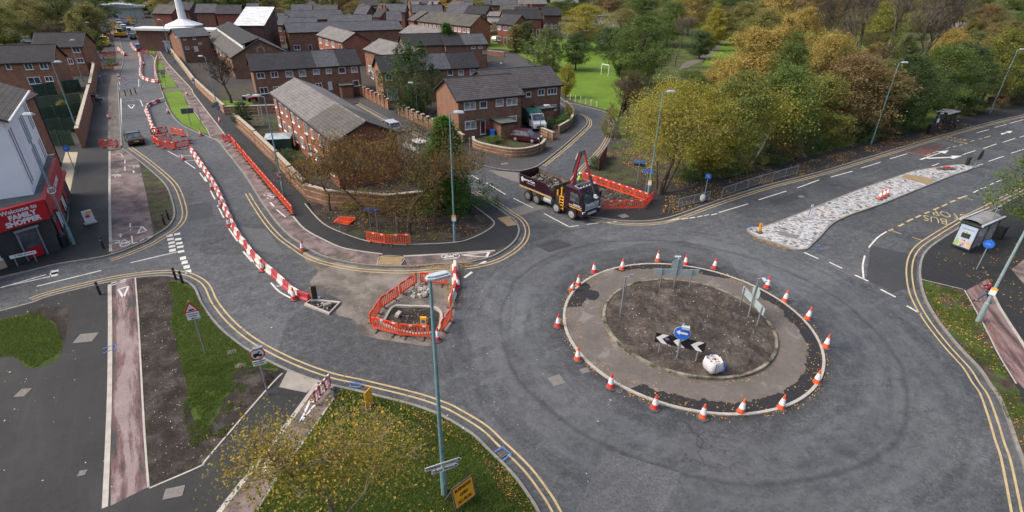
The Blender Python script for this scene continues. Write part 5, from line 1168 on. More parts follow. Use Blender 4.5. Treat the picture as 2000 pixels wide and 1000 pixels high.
for i, (a, b, rm, au) in enumerate(far_rows):
    col = {'roof_slate_blue': 'slate blue', 'roof_black_tiles': 'black', 'roof_brown_grey': 'brown grey', 'roof_grey_tiles': 'pale grey', 'roof_dark_tiles': 'dark'}[rm.name]
    where = 'near the church spire' if a[0] < 500 else ('upper left of the estate' if a[0] < 700 else ('upper middle' if a[0] < 900 else 'toward the park'))
    house('far_house', f'{ORD[i]} far row, {col} roof, {where}', a, b, 8.5, 5.2, 2.4, [BRKR, BRK, BRKD][i % 3], rm, auto=(5, 1) if au else None, group='far rows of houses beyond the estate', chimneys=(.3, .7) if i % 4 == 0 else ())
# --- left side estate
hL1 = house('brown_brick_house', 'left brown brick house with a white multi pane bay window', (0, 125), (105, 121.5), 6.8, 5.2, 2.3, BRKO, RFK, wins=[('F', 11.7, 126, 22, 136.5, 1), ('F', 48, 123.7, 64, 137), ('F', 77.5, 122.7, 93.5, 135.7), ('F', 55, 151, 80, 165), ('F', 88, 149.7, 104, 160)], extend=(8, 0))
hL2 = house('brown_brick_house', 'second brown brick house further up on the left with a car in front', (60, 94), (161, 92.5), 6.5, 5.2, 2.3, BRKO, RFK, wins=[('F', 142, 93, 156.7, 103.5), ('F', 150.5, 114, 164, 123.7), ('F', 133, 115.5, 143, 126)])
house('low_building', 'low red brown roofed building behind the second left house', (85, 62), (140, 61), 6, 3, 1.4, BRKD, RFR)
house('brown_brick_house', 'far left house with a dark roof under the trees', (0, 14), (25, 14), 8, 5, 2, BRKD, RFS, extend=(10, 0)); house('brown_brick_house', 'far dark roof among the upper left trees', (78, 12), (105, 13), 8, 5, 2, BRKD, RFS)
# --- church with spire, halls
house('gabled_hall', 'big brick hall with a stepped tiled roof and a round gable window', (401, 71), (450, 114), 11.2, 4.0, 3.0, BRK, RFB, cat='hall', extend=(0, 0))
tH = HOUSES[-1][0]; LH = HOUSES[-1][1]
m = MB(); m.prism([(2.6, 5.2), (2.6, 6.0), (3.0, 6.15), (3.0, 5.4)], 3, LH-.5, plane='YZ'); m.build('clerestory', FASW, tH)
m = MB(); m.prism([(2.45, 6.0), (2.45, 6.12), (5.7, 7.15), (5.7, 6.8)], 2.8, LH-.3, plane='YZ'); m.build('upper_roof', RFK, tH)
m = MB(); n = 16
for i in range(n):
    a0, a1 = 2*math.pi*i/n, 2*math.pi*(i+1)/n; m.quad(*[(LH-.2, 5.6+q*math.cos(a), 4.9+q*math.sin(a)) for q, a in ((.8, a0), (.8, a1), (.5, a1), (.5, a0))])
m.build('round_window', BUFF, tH)
window(tH, 0, 2, .8, 3.2, 2.2, .25); [window(tH, 0, 1.5+i*5.0, 2.2, 3.1+i*5.0, 3.6, .25, style=2, curtain=True) for i in range(6)]
house('church_hall', 'large hall with a bright white sloping roof', (454, 51), (516, 51), 16, 7.0, 3.0, BRKD, RFP, cat='hall', ridge_off=.92)
house('church_annexe', 'brick annexe with a dark lean-to roof beside the front gardens', (348, 74), (412, 70), 8, 5.4, 1.4, BRK, RFS, wins=[('F', 357, 75, 363, 79, 1), ('F', 376, 74, 382, 78, 1), ('F', 387, 84, 394, 87, 1), ('F', 379, 91, 387, 101, 1, 0, 'door'), ('F', 362, 92, 369, 97, 1)], cat='hall')
c = G(355, 70, 0); ch = thing('church', 'white shallow domed church roof carrying a tall white spire', 'church', (c.x, c.y, Z), 0)
WR = pm('white_church_roof', (.62, .64, .64), .5, .1, .3)
cz = 5.5
pc = G(359, 47, 5.5); ch.location = (pc.x, pc.y, Z)
rw = (G(402, 50, 5.5)-G(302, 50, 5.5)).length*.37
m = MB(); m.lathe([(rw, cz-.6), (rw, cz-.3), (rw*.45, cz+.6), (1.0, cz+1.1)], n=12); m.build('domed_roof', WR, ch)
m = MB(); m.lathe([(rw*.8, -.2), (rw*.8, cz-.6)], n=12); m.build('wall', BRKD, ch)
m = MB(); m.lathe([(1.0, cz+.9), (.8, cz+6), (.45, cz+14), (.12, cz+24)], n=10); m.build('spire', WR, ch)
c = G(333, 72, 3.5); t = thing('church_porch', 'flat white roofed porch below the church dome', 'porch', (G(336, 60, 3.8)).to_tuple()[:2]+(Z,), 0)
m = MB(); m.box((0, 0, 3.7), (11, 5, .5)); m.build('flat_roof', WR, t); m = MB(); m.box((0, .3, 1.7), (10, 4, 3.6)); m.build('wall', BRKD, t)
c = G(370, 57, 5.2); t = thing('church_link', 'long white edged flat roof between the church dome and the gabled hall', 'porch', (c.x, c.y, Z), 0)
m = MB(); m.box((0, 0, 5.0), (26, 5, .5)); m.build('flat_roof', WR, t); m = MB(); m.box((0, .3, 2.3), (25, 4, 4.9)); m.build('wall', BRKD, t)
# --- far tower block and low block among the right hand trees
c = G(1965, 30, 0); t = thing('tower_block', 'far white tower block with rows of dark windows above the trees', 'tower block', (c.x*1.25, c.y*1.25, -.1), R(-40))
m = MB(); m.box((0, 0, 21), (46, 14, 42)); m.build('wall', pm('white_render_far', (.6, .61, .6), .7, .1, .2), t)
for r_ in range(12):
    m = MB()
    for i in range(13): m.box((-21+i*3.5, -7.05, 2.5+r_*2.9), (1.9, .12, 1.4)); m.box((-21+i*3.5, 7.05, 2.5+r_*2.9), (1.9, .12, 1.4))
    o = m.build('window_row', GLS, t)
house('low_building', 'low grey roofed building glimpsed between bare trees on the right', (1835, 50), (1895, 58), 12, 4, 1.2, BRKD, RFG)
house('low_building', 'pale low roofs beyond the left edge of the park', (1155, 32), (1215, 34), 10, 4, 1.0, pm('pale_wall', (.5, .5, .48), .7, .1), RFG); house('low_building', 'white walled building beyond the rows toward the park', (950, 32), (982, 33), 12, 5, 1, MATS['pale_wall'], RFG)

# ------------------------------------------------------------------ shop on the left with white storeys above
WREN = pm('white_render', (.80, .82, .84), .8, .06, .4, world=True)
P0 = G(120, 487, Z); fu = (G(0, 527, Z)-P0).normalized(); ru = (G(152, 300, Z)-P0).normalized()
shop = thing('corner_shop', 'corner shop with red fascias and a plain white upper building with a tiled roof', 'shop', (0, 0, Z))
HS = 4.0
fl, rl = 22.0, 13.4
def Pt(a, b, z): return P0+fu*a+ru*b+Vector((0, 0, z-Z))
DKW = pm('shop_dark_wall', (.045, .042, .042), .8, .25, 1.5); CREAM = pm('cream_wall', (.45, .37, .25), .8, .12, 1.5)
def slabp(name, pts, z0, z1, mat, mt=None):
    m = MB(); m.prism([(p.x, p.y) for p in pts], z0, z1, 0, 'XY', 1 if mt else None); return m.build(name, [mat, mt] if mt else mat, shop)
slabp('ground_floor', [Pt(0, 0, 0), Pt(fl, 0, 0), Pt(fl, rl, 0), Pt(0, rl, 0)], -.3, HS, DKW, pm('lead_roof', (.10, .10, .095), .8, .4, 1.2))
# upper white storeys, set back
ux, uy = 2.2, .55; uz1 = 10.4
UA = G(67, 383, HS); UB = G(94, 306, HS); UC = G(0, 405, HS)
uu = (UB-UA); uL = uu.length; uu.normalize(); vv = (UC-UA).normalized()
un = Vector((-uu.y, uu.x, 0))
if un.dot(vv) < 0: un = -un
def Q(a, b): return Vector((UA.x, UA.y, 0))+uu*a+un*b
# find eave height so the near eave passes (0,234)-(37,189)
te = on_plane(37, 189, UB, Vector((-uu.y, uu.x, 0))); uz1 = te.z-Z
slabp('upper_storeys', [Q(0, 0), Q(uL+.0, 0), Q(uL, 9), Q(0, 9)], HS-.05, uz1, WREN)
m = MB(); e = .45
pr = [(-e, uz1-.12), (-e, uz1+.06), (4.5, uz1+2.6), (9+e, uz1+.06), (9+e, uz1-.12), (4.5, uz1+2.3)]
vs = []
for a in (-.5, uL+.35):
    for b_, z_ in pr: q = Q(a, b_); vs.append((q.x, q.y, z_))
m.add(vs, [(i, (i+1) % 6, 6+(i+1) % 6, 6+i) for i in range(6)]+[(5, 4, 3, 2, 1, 0), (6, 7, 8, 9, 10, 11)]); m.build('roof', RFB, shop)
m = MB(); q0, q1 = Q(-.5, -e-.05), Q(uL+.35, -e-.05); m.tube((q0.x, q0.y, uz1), (q1.x, q1.y, uz1), .09, .09, 8); m.build('gutter', FASW, shop)
m = MB(); 
vs = []
for a in (-.0, uL): vs.append([(Q(a, b_).x, Q(a, b_).y, z_) for b_, z_ in ((0, uz1-.1), (4.5, uz1+2.3), (9, uz1-.1))])
m.add(vs[0]+vs[1], [(0, 1, 2), (3, 5, 4), (0, 3, 4, 1), (1, 4, 5, 2)]); m.build('gable', WREN, shop)
aU = math.atan2(uu.y, uu.x)
for grp in ((.9, 3.0, uz1-1.7), (.9, 3.0, HS+1.8), (5.8, 3.2, uz1-1.9), (5.8, 3.2, HS+1.2), (9.6, 2.6, uz1-1.6), (9.6, 2.6, HS+.9)):
    for i in range(3 if grp[0] > 1 else 2):
        a = grp[0]+i*.75
        if a > uL-.3: continue
        q = Q(a, -.0); m = MB(); m.box((0, 0, 0), (.26, .06, 2.1)); o = m.build('slit_window', pm('slit_window_shade', (.24, .26, .30), .6, .2, 3), shop); o.location = (q.x, q.y, grp[2]-.2); o.rotation_euler = (0, 0, aU)
# fascias
def wall_box(name, p, q, z0, z1, out, mat, n, off=0):
    A, B = p, q; m = MB(); o1 = n*off; o2 = n*(off+out)
    v = [A+o1, B+o1, B+o2, A+o2]; m.prism([(k.x, k.y) for k in v], z0, z1); return m.build(name, mat, shop)
fn = Vector((fu.y, -fu.x, 0)); fn = fn if fn.dot(ru) < 0 else -fn
rn = Vector((ru.y, -ru.x, 0)); rn = rn if rn.dot(fu) < 0 else -rn
wall_box('front_fascia', Pt(-.1, 0, 0), Pt(3.1, 0, 0), 2.7, HS+.2, .35, SRED2, fn)
wall_box('front_fascia', Pt(3.32, 0, 0), Pt(fl, 0, 0), 2.7, HS+.2, .35, SRED2, fn)
wall_box('fascia_divider', Pt(3.1, 0, 0), Pt(3.32, 0, 0), 2.7, HS+.15, .36, pm('navy_blue', (.02, .025, .12), .5, .1), fn)
wall_box('side_fascia', Pt(0, -.1, 0), Pt(0, rl*.86, 0), 2.85, HS+.1, .3, pm('faded_red_fascia', (.36, .03, .03), .6, .35, 1.2), rn)
wall_box('side_awning_box', Pt(0, 1.2, 0), Pt(0, rl*.86, 0), 2.6, 2.85, .55, pm('awning_red', (.4, .03, .03), .6, .2), rn)
af = math.atan2(-fu.y, -fu.x); 
def wall_text(s, size, a, z, n, off, ang, mat, bold=.012, par=None, b=0):
    q = Pt(a, b, 0)+n*off; o = txt(s, size, 'lettering', mat, par or shop, bold, .006); o.location = (q.x, q.y, z); o.rotation_euler = (R(90), 0, ang); return o
wall_text('Welcome to', .42, 1.5, 3.92, fn, .36, af, FONTW, .012); wall_text('FAMILY', .50, 1.42, 3.47, fn, .36, af, FONTW, .026); wall_text('SHOPPER', .50, 1.5, 3.02, fn, .36, af, FONTW, .026)
wall_text('k', .46, 3.9, 3.75, fn, .36, af, FONTW); wall_text('ay', .56, 3.95, 3.2, fn, .36, af, FONTW, .02)
ar = math.atan2(ru.y, ru.x)
wall_text('FAMILY SHOPPER', .62, 0, 3.3, rn, .31, ar, FONTW, .02, b=5.6)
# side windows with posters, doorway, front door
for i in range(5):
    b0 = .9+i*2.0; q = Pt(0, b0+.85, 0)
    o = window(shop, 0, -.85, .35, .85, 2.5, 0, 'F', style=2, frame=FAS); o.location = (q.x+rn.x*.05, q.y+rn.y*.05, 1.45); o.rotation_euler = (0, 0, ar)
    o.children[0].data.materials[0] = FONTW if i % 2 else MATS['window_net_curtain']
    m = MB(); m.box((0, -.03, -.2), (1.2, .02, .9)); m.build('poster', SRED2 if i % 2 == 0 else FONTW, o)
q = Pt(1.55, 0, 0); dr = box_part('entrance_door', shop, (q.x+fn.x*.06, q.y+fn.y*.06, 1.15), (1.1, .08, 2.2), GLS, af)
m = MB(); m.box((0, -.06, -.65), (.9, .03, .8)); m.build('red_panel', SRED2, dr); m = MB()
for s in (-1, 1): m.box((s*.62, -.05, 0), (.1, .12, 2.35))
m.box((0, -.12, 1.25), (1.5, .3, .16)); m.build('door_frame', GREY, dr)
q = Pt(4.8, 0, 0); w_ = window(shop, 0, -1.3, .6, 1.3, 2.6, 0, 'F', style=1, frame=DOORW); w_.location = (q.x+fn.x*.05, q.y+fn.y*.05, 1.7); w_.rotation_euler = (0, 0, af); w_.children[0].data.materials[0] = MATS['window_net_curtain']
wall_box('cream_stallriser', Pt(3.4, 0, 0), Pt(fl, 0, 0), 0, .75, .04, CREAM, fn)
# name plate on two legs in front of the shop
p1, p2 = G(36, 520, Z), G(71, 512, Z); dv = p2-p1; t = thing('street_name_plate', 'white street name plate on two short legs in front of the shop', 'name sign', (p1+p2)/2, math.atan2(dv.y, dv.x))
m = MB(); m.box((0, -.04, .78), (1.5, .03, .26)); pl = m.build('plate', FONTW, t); marks(1.1, .12, pl, (.1, -.06, .8), seed=5)
for s in (-.55, .55): m = MB(); m.box((s, 0, .4), (.07, .05, .8)); m.build('leg', GREY, t)
# advertising board on the footway
c = G(178, 438, Z); t = thing('pavement_board', 'small colourful advertising board standing on the footway outside the shop', 'sign board', c, face_to(c, R(10)))
m = MB(); m.box((0, 0, .72), (.72, .04, 1.05), rx=R(-8)); bd = m.build('board', FONTW, t); m = MB(); m.box((0, .05, .06), (.9, .5, .1)); m.build('base', GREY, t)
m = MB(); m.box((0, -.03+.03, .45), (.55, .02, .3), rx=R(-8)); m.box((-.05, -.09, .75), (.3, .02, .2), rx=R(-8)); o = m.build('red_print', SRED, bd); o.location.y = -.025; m = MB(); m.box((.1, -.1, 1.05), (.4, .02, .2), rx=R(-8)); m.build('yellow_print', YEL, bd)
# litter bin-like dark box at the shop corner
c = G(128, 481, Z); t = thing('litter_bin', 'black litter bin at the shop corner', 'bin', c); m = MB(); m.lathe([(.26, 0), (.28, .9), (.24, 1.0), (.1, 1.08)], n=10); m.build('body', BLK, t)

# ------------------------------------------------------------------ walls and fences
COPE = pm('wall_coping', (.36, .32, .25), .85, .25, 3, world=True)
def wall(name, label, pts, h, mat, w=.24, bands=True, cope=True, z=Z, smooth=0, group=None, cat='wall'):
    P = px(pts, z) if not isinstance(pts[0], Vector) else pts
    if smooth: P = smooth_pts(P, smooth)
    o0 = P[0].copy(); t = thing(name, label, cat, o0, 0, group); P = [p-o0 for p in P]
    m = MB(); strip(m, P, w, h, h=h+.05); m.build('brickwork', mat, t)
    if bands:
        for f in (.30, .72): m = MB(); strip(m, P, w+.03, h*f+.05, h=.1); m.build('buff_band', BUFF, t)
    if cope: m = MB(); strip(m, P, w+.1, h+.09, h=.1); m.build('coping', COPE, t)
    return t
wall('garden_wall', 'curved banded brick wall round the corner garden', [(925, 283), (926, 290), (940, 296), (965, 302), (1000, 308), (1030, 306), (1055, 298), (1064, 288)], 1.0, BRK, smooth=4)
wall('garden_wall', 'banded brick wall with gate beside the conifer, left of the curved wall', [(884, 264), (906, 280)], 1.0, BRK); wall('garden_wall', 'short banded brick wall by the white van drive', [(1057, 265), (1081, 275)], 1.0, BRK)
wall('garden_wall', 'curved banded brick wall round the planted garden right of the van', [(1091, 262), (1112, 249), (1118, 238), (1117, 225), (1105, 212)], 1.05, BRK, smooth=3)
gt = thing('metal_gate', 'black metal gate between the banded walls on the left', 'gate', G(916, 287, Z), R(-30)); m = MB()
for i in range(8): m.box((-.8+i*.23, 0, .5), (.04, .04, 1.0))
m.box((0, 0, .95), (1.7, .05, .05)); m.box((0, 0, .15), (1.7, .05, .05)); m.build('bars', FAS, gt)
gt = thing('metal_gate', 'black metal gate beside the van drive', 'gate', G(1072, 273, Z), R(60)); m = MB()
for i in range(5): m.box((-.5+i*.23, 0, .5), (.04, .04, 1.0))
m.box((0, 0, .95), (1.0, .05, .05)); m.build('bars', FAS, gt)
# long wall beside the north road footway with stepped panels
segs = [((600, 388), (573, 360)), ((571, 357), (546, 330)), ((544, 327), (503, 286)), ((502, 284), (463, 248))]
for i, (a, b) in enumerate(segs): wall('garden_wall', f'{ORD[i]} banded panel of the long garden wall along the right footway, from the near end', [a, b], 1.75, BRK, .3)
wall('garden_wall', 'buff banded wall running up to the lawn corner', [(441, 224), (400, 186), (384, 170)], 1.3, BRKO, .28); wall('garden_wall', 'low brick wall along the far front gardens', [(381, 166), (358, 135), (336, 106)], 1.1, BUFF, .28, bands=False)
wall('garden_wall', 'banded cross wall between the lawn and the pillared yard', [(441, 224), (541, 221)], 1.1, BRK, .3)
wall('garden_wall', 'low banded brick wall behind the mud bed below the foreground terrace', [(600, 390), (640, 402), (760, 412), (920, 395)], 1.5, BRK, .3)
wall('garden_wall', 'left garden brick wall along the shop side footway, nearer length', [(163, 290), (183, 196)], 2.3, BRKO, .3, bands=False); wall('garden_wall', 'left garden brick wall along the shop side footway, farther length', [(184, 190), (190, 148), (186, 144)], 2.1, BRKO, .3, bands=False)
for i, (a, b) in enumerate([((1060, 196), (1070, 200)), ((930, 128), (945, 122)), ((945, 108), (985, 112)), ((900, 132), (935, 128))][1:]): wall('garden_wall', f'{["white capped curved", "far brick", "short brown"][i]} wall by the estate road bend', [a, b], 1.1, BRK, .3, bands=False)
# pillared wall along the side street
for i in range(19):
    pass
def pillar_wall(a, b, n, label, panel):
    A, B = G(*a, Z), G(*b, Z); d = B-A; t = thing('pillared_wall', label, 'wall', A, math.atan2(d.y, d.x)); L = d.length
    for i in range(n+1): 
        m = MB(); m.box((0, 0, .8), (.36, .36, 1.6)); o = m.build('pillar', BRKO, t); o.location = (L*i/n, 0, 0)
        m = MB(); [m.box((0, 0, .3+.5*k), (.38, .38, .12)) for k in range(3)]; m.build('buff_band', BUFF, o); m = MB(); m.prism([(-.24, -.24), (.24, -.24), (.24, .24), (-.24, .24)], 1.6, 1.72); m.build('cap', COPE, o)
    m = MB(); m.box((L/2, 0, .35), (L, .2, .7)); m.build('low_wall', BRK, t); m = MB(); m.box((L/2, 0, 1.02), (L, .08, .7)); m.build('panel', panel, t)
WOODP = pm('weathered_wood', (.20, .17, .13), .9, .3, 3); WOODD = pm('dark_wood', (.07, .035, .025), .85, .3, 3)
pillar_wall((706, 187), (760, 215), 7, 'red panelled wall with buff pillars beside the orange gabled house', BRKR); pillar_wall((781, 225), (858, 262), 8, 'brick pillared wall with pale wooden panels behind the conifer', WOODP); pillar_wall((860, 263), (884, 272), 3, 'last pillars of the wooden panelled wall at the semi-detached house', WOODP)
# green garden fences on the left
GF = pm('fence_green', (.035, .068, .045), .85, .3, 1.2); GFL = pm('fence_green_worn', (.07, .10, .065), .85, .3, 1.2)
for i, (a, b, h, mm) in enumerate([((70, 190), (160, 178), 1.9, GF), ((78, 216), (162, 208), 1.9, GFL), ((84, 240), (168, 226), 1.9, GF), ((92, 262), (158, 256), 1.8, GF), ((92, 286), (146, 285), 1.8, GF)]):
    A, B = G(*a, Z), G(*b, Z); d = B-A; t = thing('garden_fence', f'{ORD[i]} green wooden garden fence behind the shop, counted from the far end', 'fence', A, math.atan2(d.y, d.x)); L = d.length; n = max(2, round(L/1.83))
    for k in range(n):
        m = MB()
        for j in range(10): m.box((L*(k+(j+.5)/10)/n, (j % 2)*.02, h/2), (L/n/10*1.02, .03, h))
        m.build('panel', mm, t)
    for k in range(n+1): m = MB(); m.box((L*k/n, 0, h/2+.05), (.1, .1, h+.1)); m.build('post', pm('fence_post', (.09, .10, .08), .9, .3), t)
house('brick_outbuilding', 'narrow brick rear wing with a brown tiled roof behind the white building', (44, 200), (72, 184), 5, 7.5, 1.2, BRKO, RFR, cat='house')
# pedestrian guard rail on the right
def rail(pts, label, n, h=1.0, bars=True):
    P = px(pts, Z); o0 = P[0]; t = thing('guard_rail', label, 'railing', o0); P = [p-o0 for p in P]; 
    acc = [0]
    for a, b in zip(P, P[1:]): acc.append(acc[-1]+(b-a).length)
    m = MB(); m.path([p+Vector((0, 0, h)) for p in P], .03, 6); m.path([p+Vector((0, 0, .12)) for p in P], .02, 6); m.build('rail', GREY, t)
    for i in range(n+1):
        s = acc[-1]*i/n; j = min(len(P)-2, max(q for q in range(len(acc)) if acc[q] <= s+1e-6)); p = P[j].lerp(P[j+1], (s-acc[j])/(acc[j+1]-acc[j]))
        m = MB(); m.tube(p, p+Vector((0, 0, h)), .035, .035, 6); m.build('post', GREY, t)
    if bars:
        m = MB(); N = int(acc[-1]/.16)
        for i in range(N):
            s = acc[-1]*i/N; j = min(len(P)-2, max(q for q in range(len(acc)) if acc[q] <= s+1e-6)); p = P[j].lerp(P[j+1], (s-acc[j])/(acc[j+1]-acc[j])); m.tube(p+Vector((0, 0, .12)), p+Vector((0, 0, h)), .009, .009, 4, cap=False)
        m.build('bars', GREY, t)
rail([(1409, 386), (1480, 362), (1556, 341)], 'grey guard rail along the right pavement', 6); rail([(1324, 407), (1384, 392)], 'short lower guard rail section near the white bag', 2, .95)
m_ = thing('timber_fence', 'weathered red timber fence beside the branch road', 'fence', G(1168, 335, Z)); dv = G(1184, 308, Z)-G(1168, 335, Z); m_.rotation_euler = (0, 0, math.atan2(dv.y, dv.x))
for i in range(5): m = MB(); m.box((dv.length*i/5+.5, 0, .75), (dv.length/5*.95, .06, 1.5)); m.build('panel', pm('red_timber', (.17, .05, .05), .8, .25), m_)
for i, x in enumerate((1113.5, 1123.5, 1133.5, 1143.5, 1154, 1165)):
    c = G(x, (196.5, 199, 201, 204, 207, 210)[i], Z)
    if i == 0: wp = thing('park_post', 'first white post along the park edge, from the left', 'post', c, group='white posts along the park edge'); m = MB(); m.box((0, 0, .45), (.14, .14, .9)); m.build('post', FASW, wp); m = MB(); m.box((0, 0, .95), (.1, .1, .1), taper=.3); m.build('tip', FASW, wp)
    else: dup(wp, c, 0, f'{ORD[i]} white post along the park edge, from the left')
g1, g2 = G(1174, 146, Z), G(1188, 149, Z); dv = g2-g1; t = thing('goal_posts', 'white goal frame on the bright park grass', 'goal', g1, math.atan2(dv.y, dv.x)); m = MB(); L = dv.length; m.tube((0, 0, 0), (0, 0, 2.1), .1); m.build('post', FASW, t); m = MB(); m.tube((L, 0, 0), (L, 0, 2.1), .1); m.build('post', FASW, t); m = MB(); m.tube((0, 0, 2.1), (L, 0, 2.1), .1); m.build('crossbar', FASW, t)
wall('red_railings', 'dark iron railings and red wall at the far right', [(1925, 205), (1990, 198), (2080, 190)], 1.3, pm('dark_red_wall', (.10, .03, .025), .85, .3), .15, bands=False, cope=False, cat='fence')
# shed-like dark green tarpaulined box and garden bits
c = G(545, 300, Z); t = thing('garden_shelter', 'dark green garden shelter under a pale grey plastic sheet', 'shed', c, R(14)); m = MB(); m.box((0, 1.4, .8), (2.9, 2.2, 1.6)); m.build('wall', pm('green_netting', (.02, .06, .045), .8, .3), t)
m = MB(); m.add([(-1.5, .2, 1.62), (1.5, .2, 1.62), (1.55, 2.7, 1.72), (-1.55, 2.7, 1.7), (-.4, 1.4, 2.05), (.6, 1.5, 2.0)], [(0, 1, 5, 4), (1, 2, 5), (2, 3, 4, 5), (3, 0, 4), (3, 2, 1, 0)]); m.build('plastic_sheet', pm('pale_sheet', (.32, .38, .40), .35, .25, 2), t)
c = G(500, 240, Z); t = thing('ladder', 'pale aluminium ladder leaning against the cross wall', 'ladder', G(513, 248, Z), R(20)); m = MB()
for s in (-.2, .2): m.tube((s, 0, 0), (s, .8, 2.6), .03)
for i in range(8): m.tube((-.2, .1*i*.98+.04, .32*i+.15), (.2, .1*i*.98+.04, .32*i+.15), .02)
m.build('frame', pm('aluminium', (.5, .5, .48), .4, .1), t)
# ------------------------------------------------------------------ vehicles
def paint(name, c, rough=.3): 
    m = pm(name, c, rough, .06, 1.5, spec=.6); return m
TYRE = pm('tyre', (.028, .028, .03), .9, .2, 6); RIM = pm('wheel_rim', (.30, .30, .31), .4, .15, 6, metal=.4); CGL = glass_mat('car_glass', (.05, .065, .075)); LAMPW = pm('headlight', (.7, .7, .68), .2, .1); LAMPR = pm('tail_light', (.35, .01, .01), .3, .1); PLY = pm('plate_yellow', (.6, .42, .04), .5, .1); BLKP = pm('black_plastic', (.02, .02, .022), .6, .2)
def wheel(t, x, y, r=.32, w=.22, rim=RIM, nm='wheel'):
    m = MB(); m.lathe([(r*.62, -w/2), (r*.93, -w/2), (r, -w*.35), (r, w*.35), (r*.93, w/2), (r*.62, w/2)], n=18, axis='Y'); o = m.build(nm, TYRE, t); o.location = (x, y, r)
    m = MB(); m.lathe([(r*.66, -w*.5-.004), (r*.5, -w*.5-.02), (r*.24, -w*.5-.012), (.1*r, -w*.5-.05)] if y < 0 else [(.1*r, w*.5+.05), (r*.24, w*.5+.012), (r*.5, w*.5+.02), (r*.66, w*.5+.004)], n=14, axis='Y'); m.build('rim', rim, o)
def car(label, px_, ang, col, kind='hatch', L=4.2, Wd=1.72, name='parked_car', cat='car', z=0, group=None):
    c = G(*px_, z); t = thing(name, label, cat, (c.x, c.y, z), ang, group)
    P = paint('paint_'+'_'.join(str(int(q*100)) for q in col), col); hw = Wd/2; h = L/2
    if kind == 'saloon': lower = [(-h, .35), (-h+.05, .82), (-h+.35, .92), (-h+1.0, .95), (h-1.35, .92), (h-.35, .78), (h, .6), (h, .3), (h-.2, .2), (-h+.2, .2)]; cab = [(-h+.65, .93), (-h+1.25, 1.36), (.35, 1.40), (h-1.25, .90)]
    elif kind == 'van': lower = [(-h, .3), (-h, 1.15), (h-1.1, 1.15), (h-.3, .95), (h, .7), (h, .3), (h-.2, .2), (-h+.2, .2)]; cab = [(-h, 1.14), (-h+.05, 2.0), (h-1.7, 2.0), (h-.75, 1.12)]
    else: lower = [(-h, .35), (-h+.03, .88), (h-1.1, .92), (h-.25, .76), (h, .58), (h, .3), (h-.2, .2), (-h+.2, .2)]; cab = [(-h+.08, .88), (-h+.4, 1.42), (.25, 1.46), (h-.95, .90)]
    m = MB(); m.prism(lower, -hw, hw, plane='XZ'); m.build('body', P, t, bevel=.07)
    # greenhouse narrows toward the roof
    def cabmesh(s, inset, zoff=0):
        m = MB(); vs = []
        for sy in (-1, 1):
            for x, zz in cab: k = (zz-.9)/.55 if kind != 'van' else (zz-1.1)/.9; vs.append((x*s, sy*(hw-.06-max(0, k)*.14)*inset, zz+zoff))
        n = len(cab); m.add(vs, [(i, (i+1) % n, n+(i+1) % n, n+i) for i in range(n)]+[tuple(range(n-1, -1, -1)), tuple(range(n, 2*n))]); return m
    cabmesh(1, 1).build('glasshouse', CGL, t)
    m = MB(); (xa, za), (xb, zb) = cab[1], cab[2]; m.box(((xa+xb)/2, 0, (za+zb)/2+.015), (xb-xa+.1, (hw-.19)*2, .05)); m.build('roof_panel', P, t, bevel=.02)
    m = MB()
    for sy in (-1, 1):
        for (x0, z0), (x1, z1) in ((cab[0], cab[1]), (cab[2], cab[3])):
            m.tube((x0, sy*(hw-.06), z0), (x1, sy*(hw-.19), z1), .035, .035, 5)
        m.tube((-.1, sy*(hw-.06), .9 if kind != 'van' else 1.14), (-.15, sy*(hw-.2), zb), .03, .03, 5)
        if kind == 'van': m.box((-h/2-.3, sy*(hw-.11), 1.55), (h+.2, .06, .75))
    m.build('pillars', P, t)
    for x in (-h+.78, h-.82):
        for y in (-hw+.1, hw-.1): wheel(t, x, y)
    for y in (-hw+.25, hw-.25):
        m = MB(); m.box((h-.06, y, .66), (.16, .32, .14)); m.build('headlight', LAMPW, t, bevel=.02); m = MB(); m.box((-h+.02, y, .76), (.08, .28, .16)); m.build('tail_light', LAMPR, t)
        m = MB(); m.box((.75, y*1.33, .98), (.12, .16, .12)); m.build('door_mirror', BLKP, t)
    m = MB(); m.box((-h-.01, 0, .62), (.03, .52, .12)); m.build('number_plate', PLY, t); m = MB(); m.box((h+.0, 0, .42), (.04, .9, .14)); m.build('grille', BLKP, t)
    return t
NR = R(124)
car('dark grey saloon driving away up the north road, brake lights showing', (264, 279), NR+R(6), (.012, .013, .016), 'saloon', 4.1, 1.75, 'moving_car')
car('small blue car waiting in the closed lane beyond the crossing', (273, 98), NR, (.06, .16, .42), 'hatch', name='moving_car'); car('black car with red lights at the head of the far queue', (261, 77), NR, (.02, .02, .025), 'hatch', name='moving_car'); car('tall silver van behind the far black car', (257, 68), NR, (.42, .44, .48), 'van', 5, 1.9, 'moving_van', 'van')
for i, (x, y, c_, k, l) in enumerate([(229, 41, (.55, .56, .58), 'van', 'white van at the top of the far car park'), (232, 47, (.6, .6, .62), 'hatch', 'white hatchback below the far white van'), (236, 53, (.5, .52, .54), 'hatch', 'small white car third in the far row'), (243, 58, (.6, .61, .62), 'hatch', 'white car at the near end of the far row'), (249, 51, (.04, .06, .09), 'saloon', 'dark blue long car beside the far white row'),
    (207, 52, (.5, .5, .5), 'hatch', 'pale car under the trees at the left of the far car park'), (216, 60, (.3, .34, .4), 'hatch', 'grey blue car beside the orange works lamp'), (247, 63, (.04, .09, .10), 'hatch', 'dark green car left of the silver van'), (211, 70, (.02, .02, .02), 'hatch', 'black car inside the far red barriers')]):
    car(l, (x, y), R(20) if i in (4, 5, 7) else NR, c_, k)
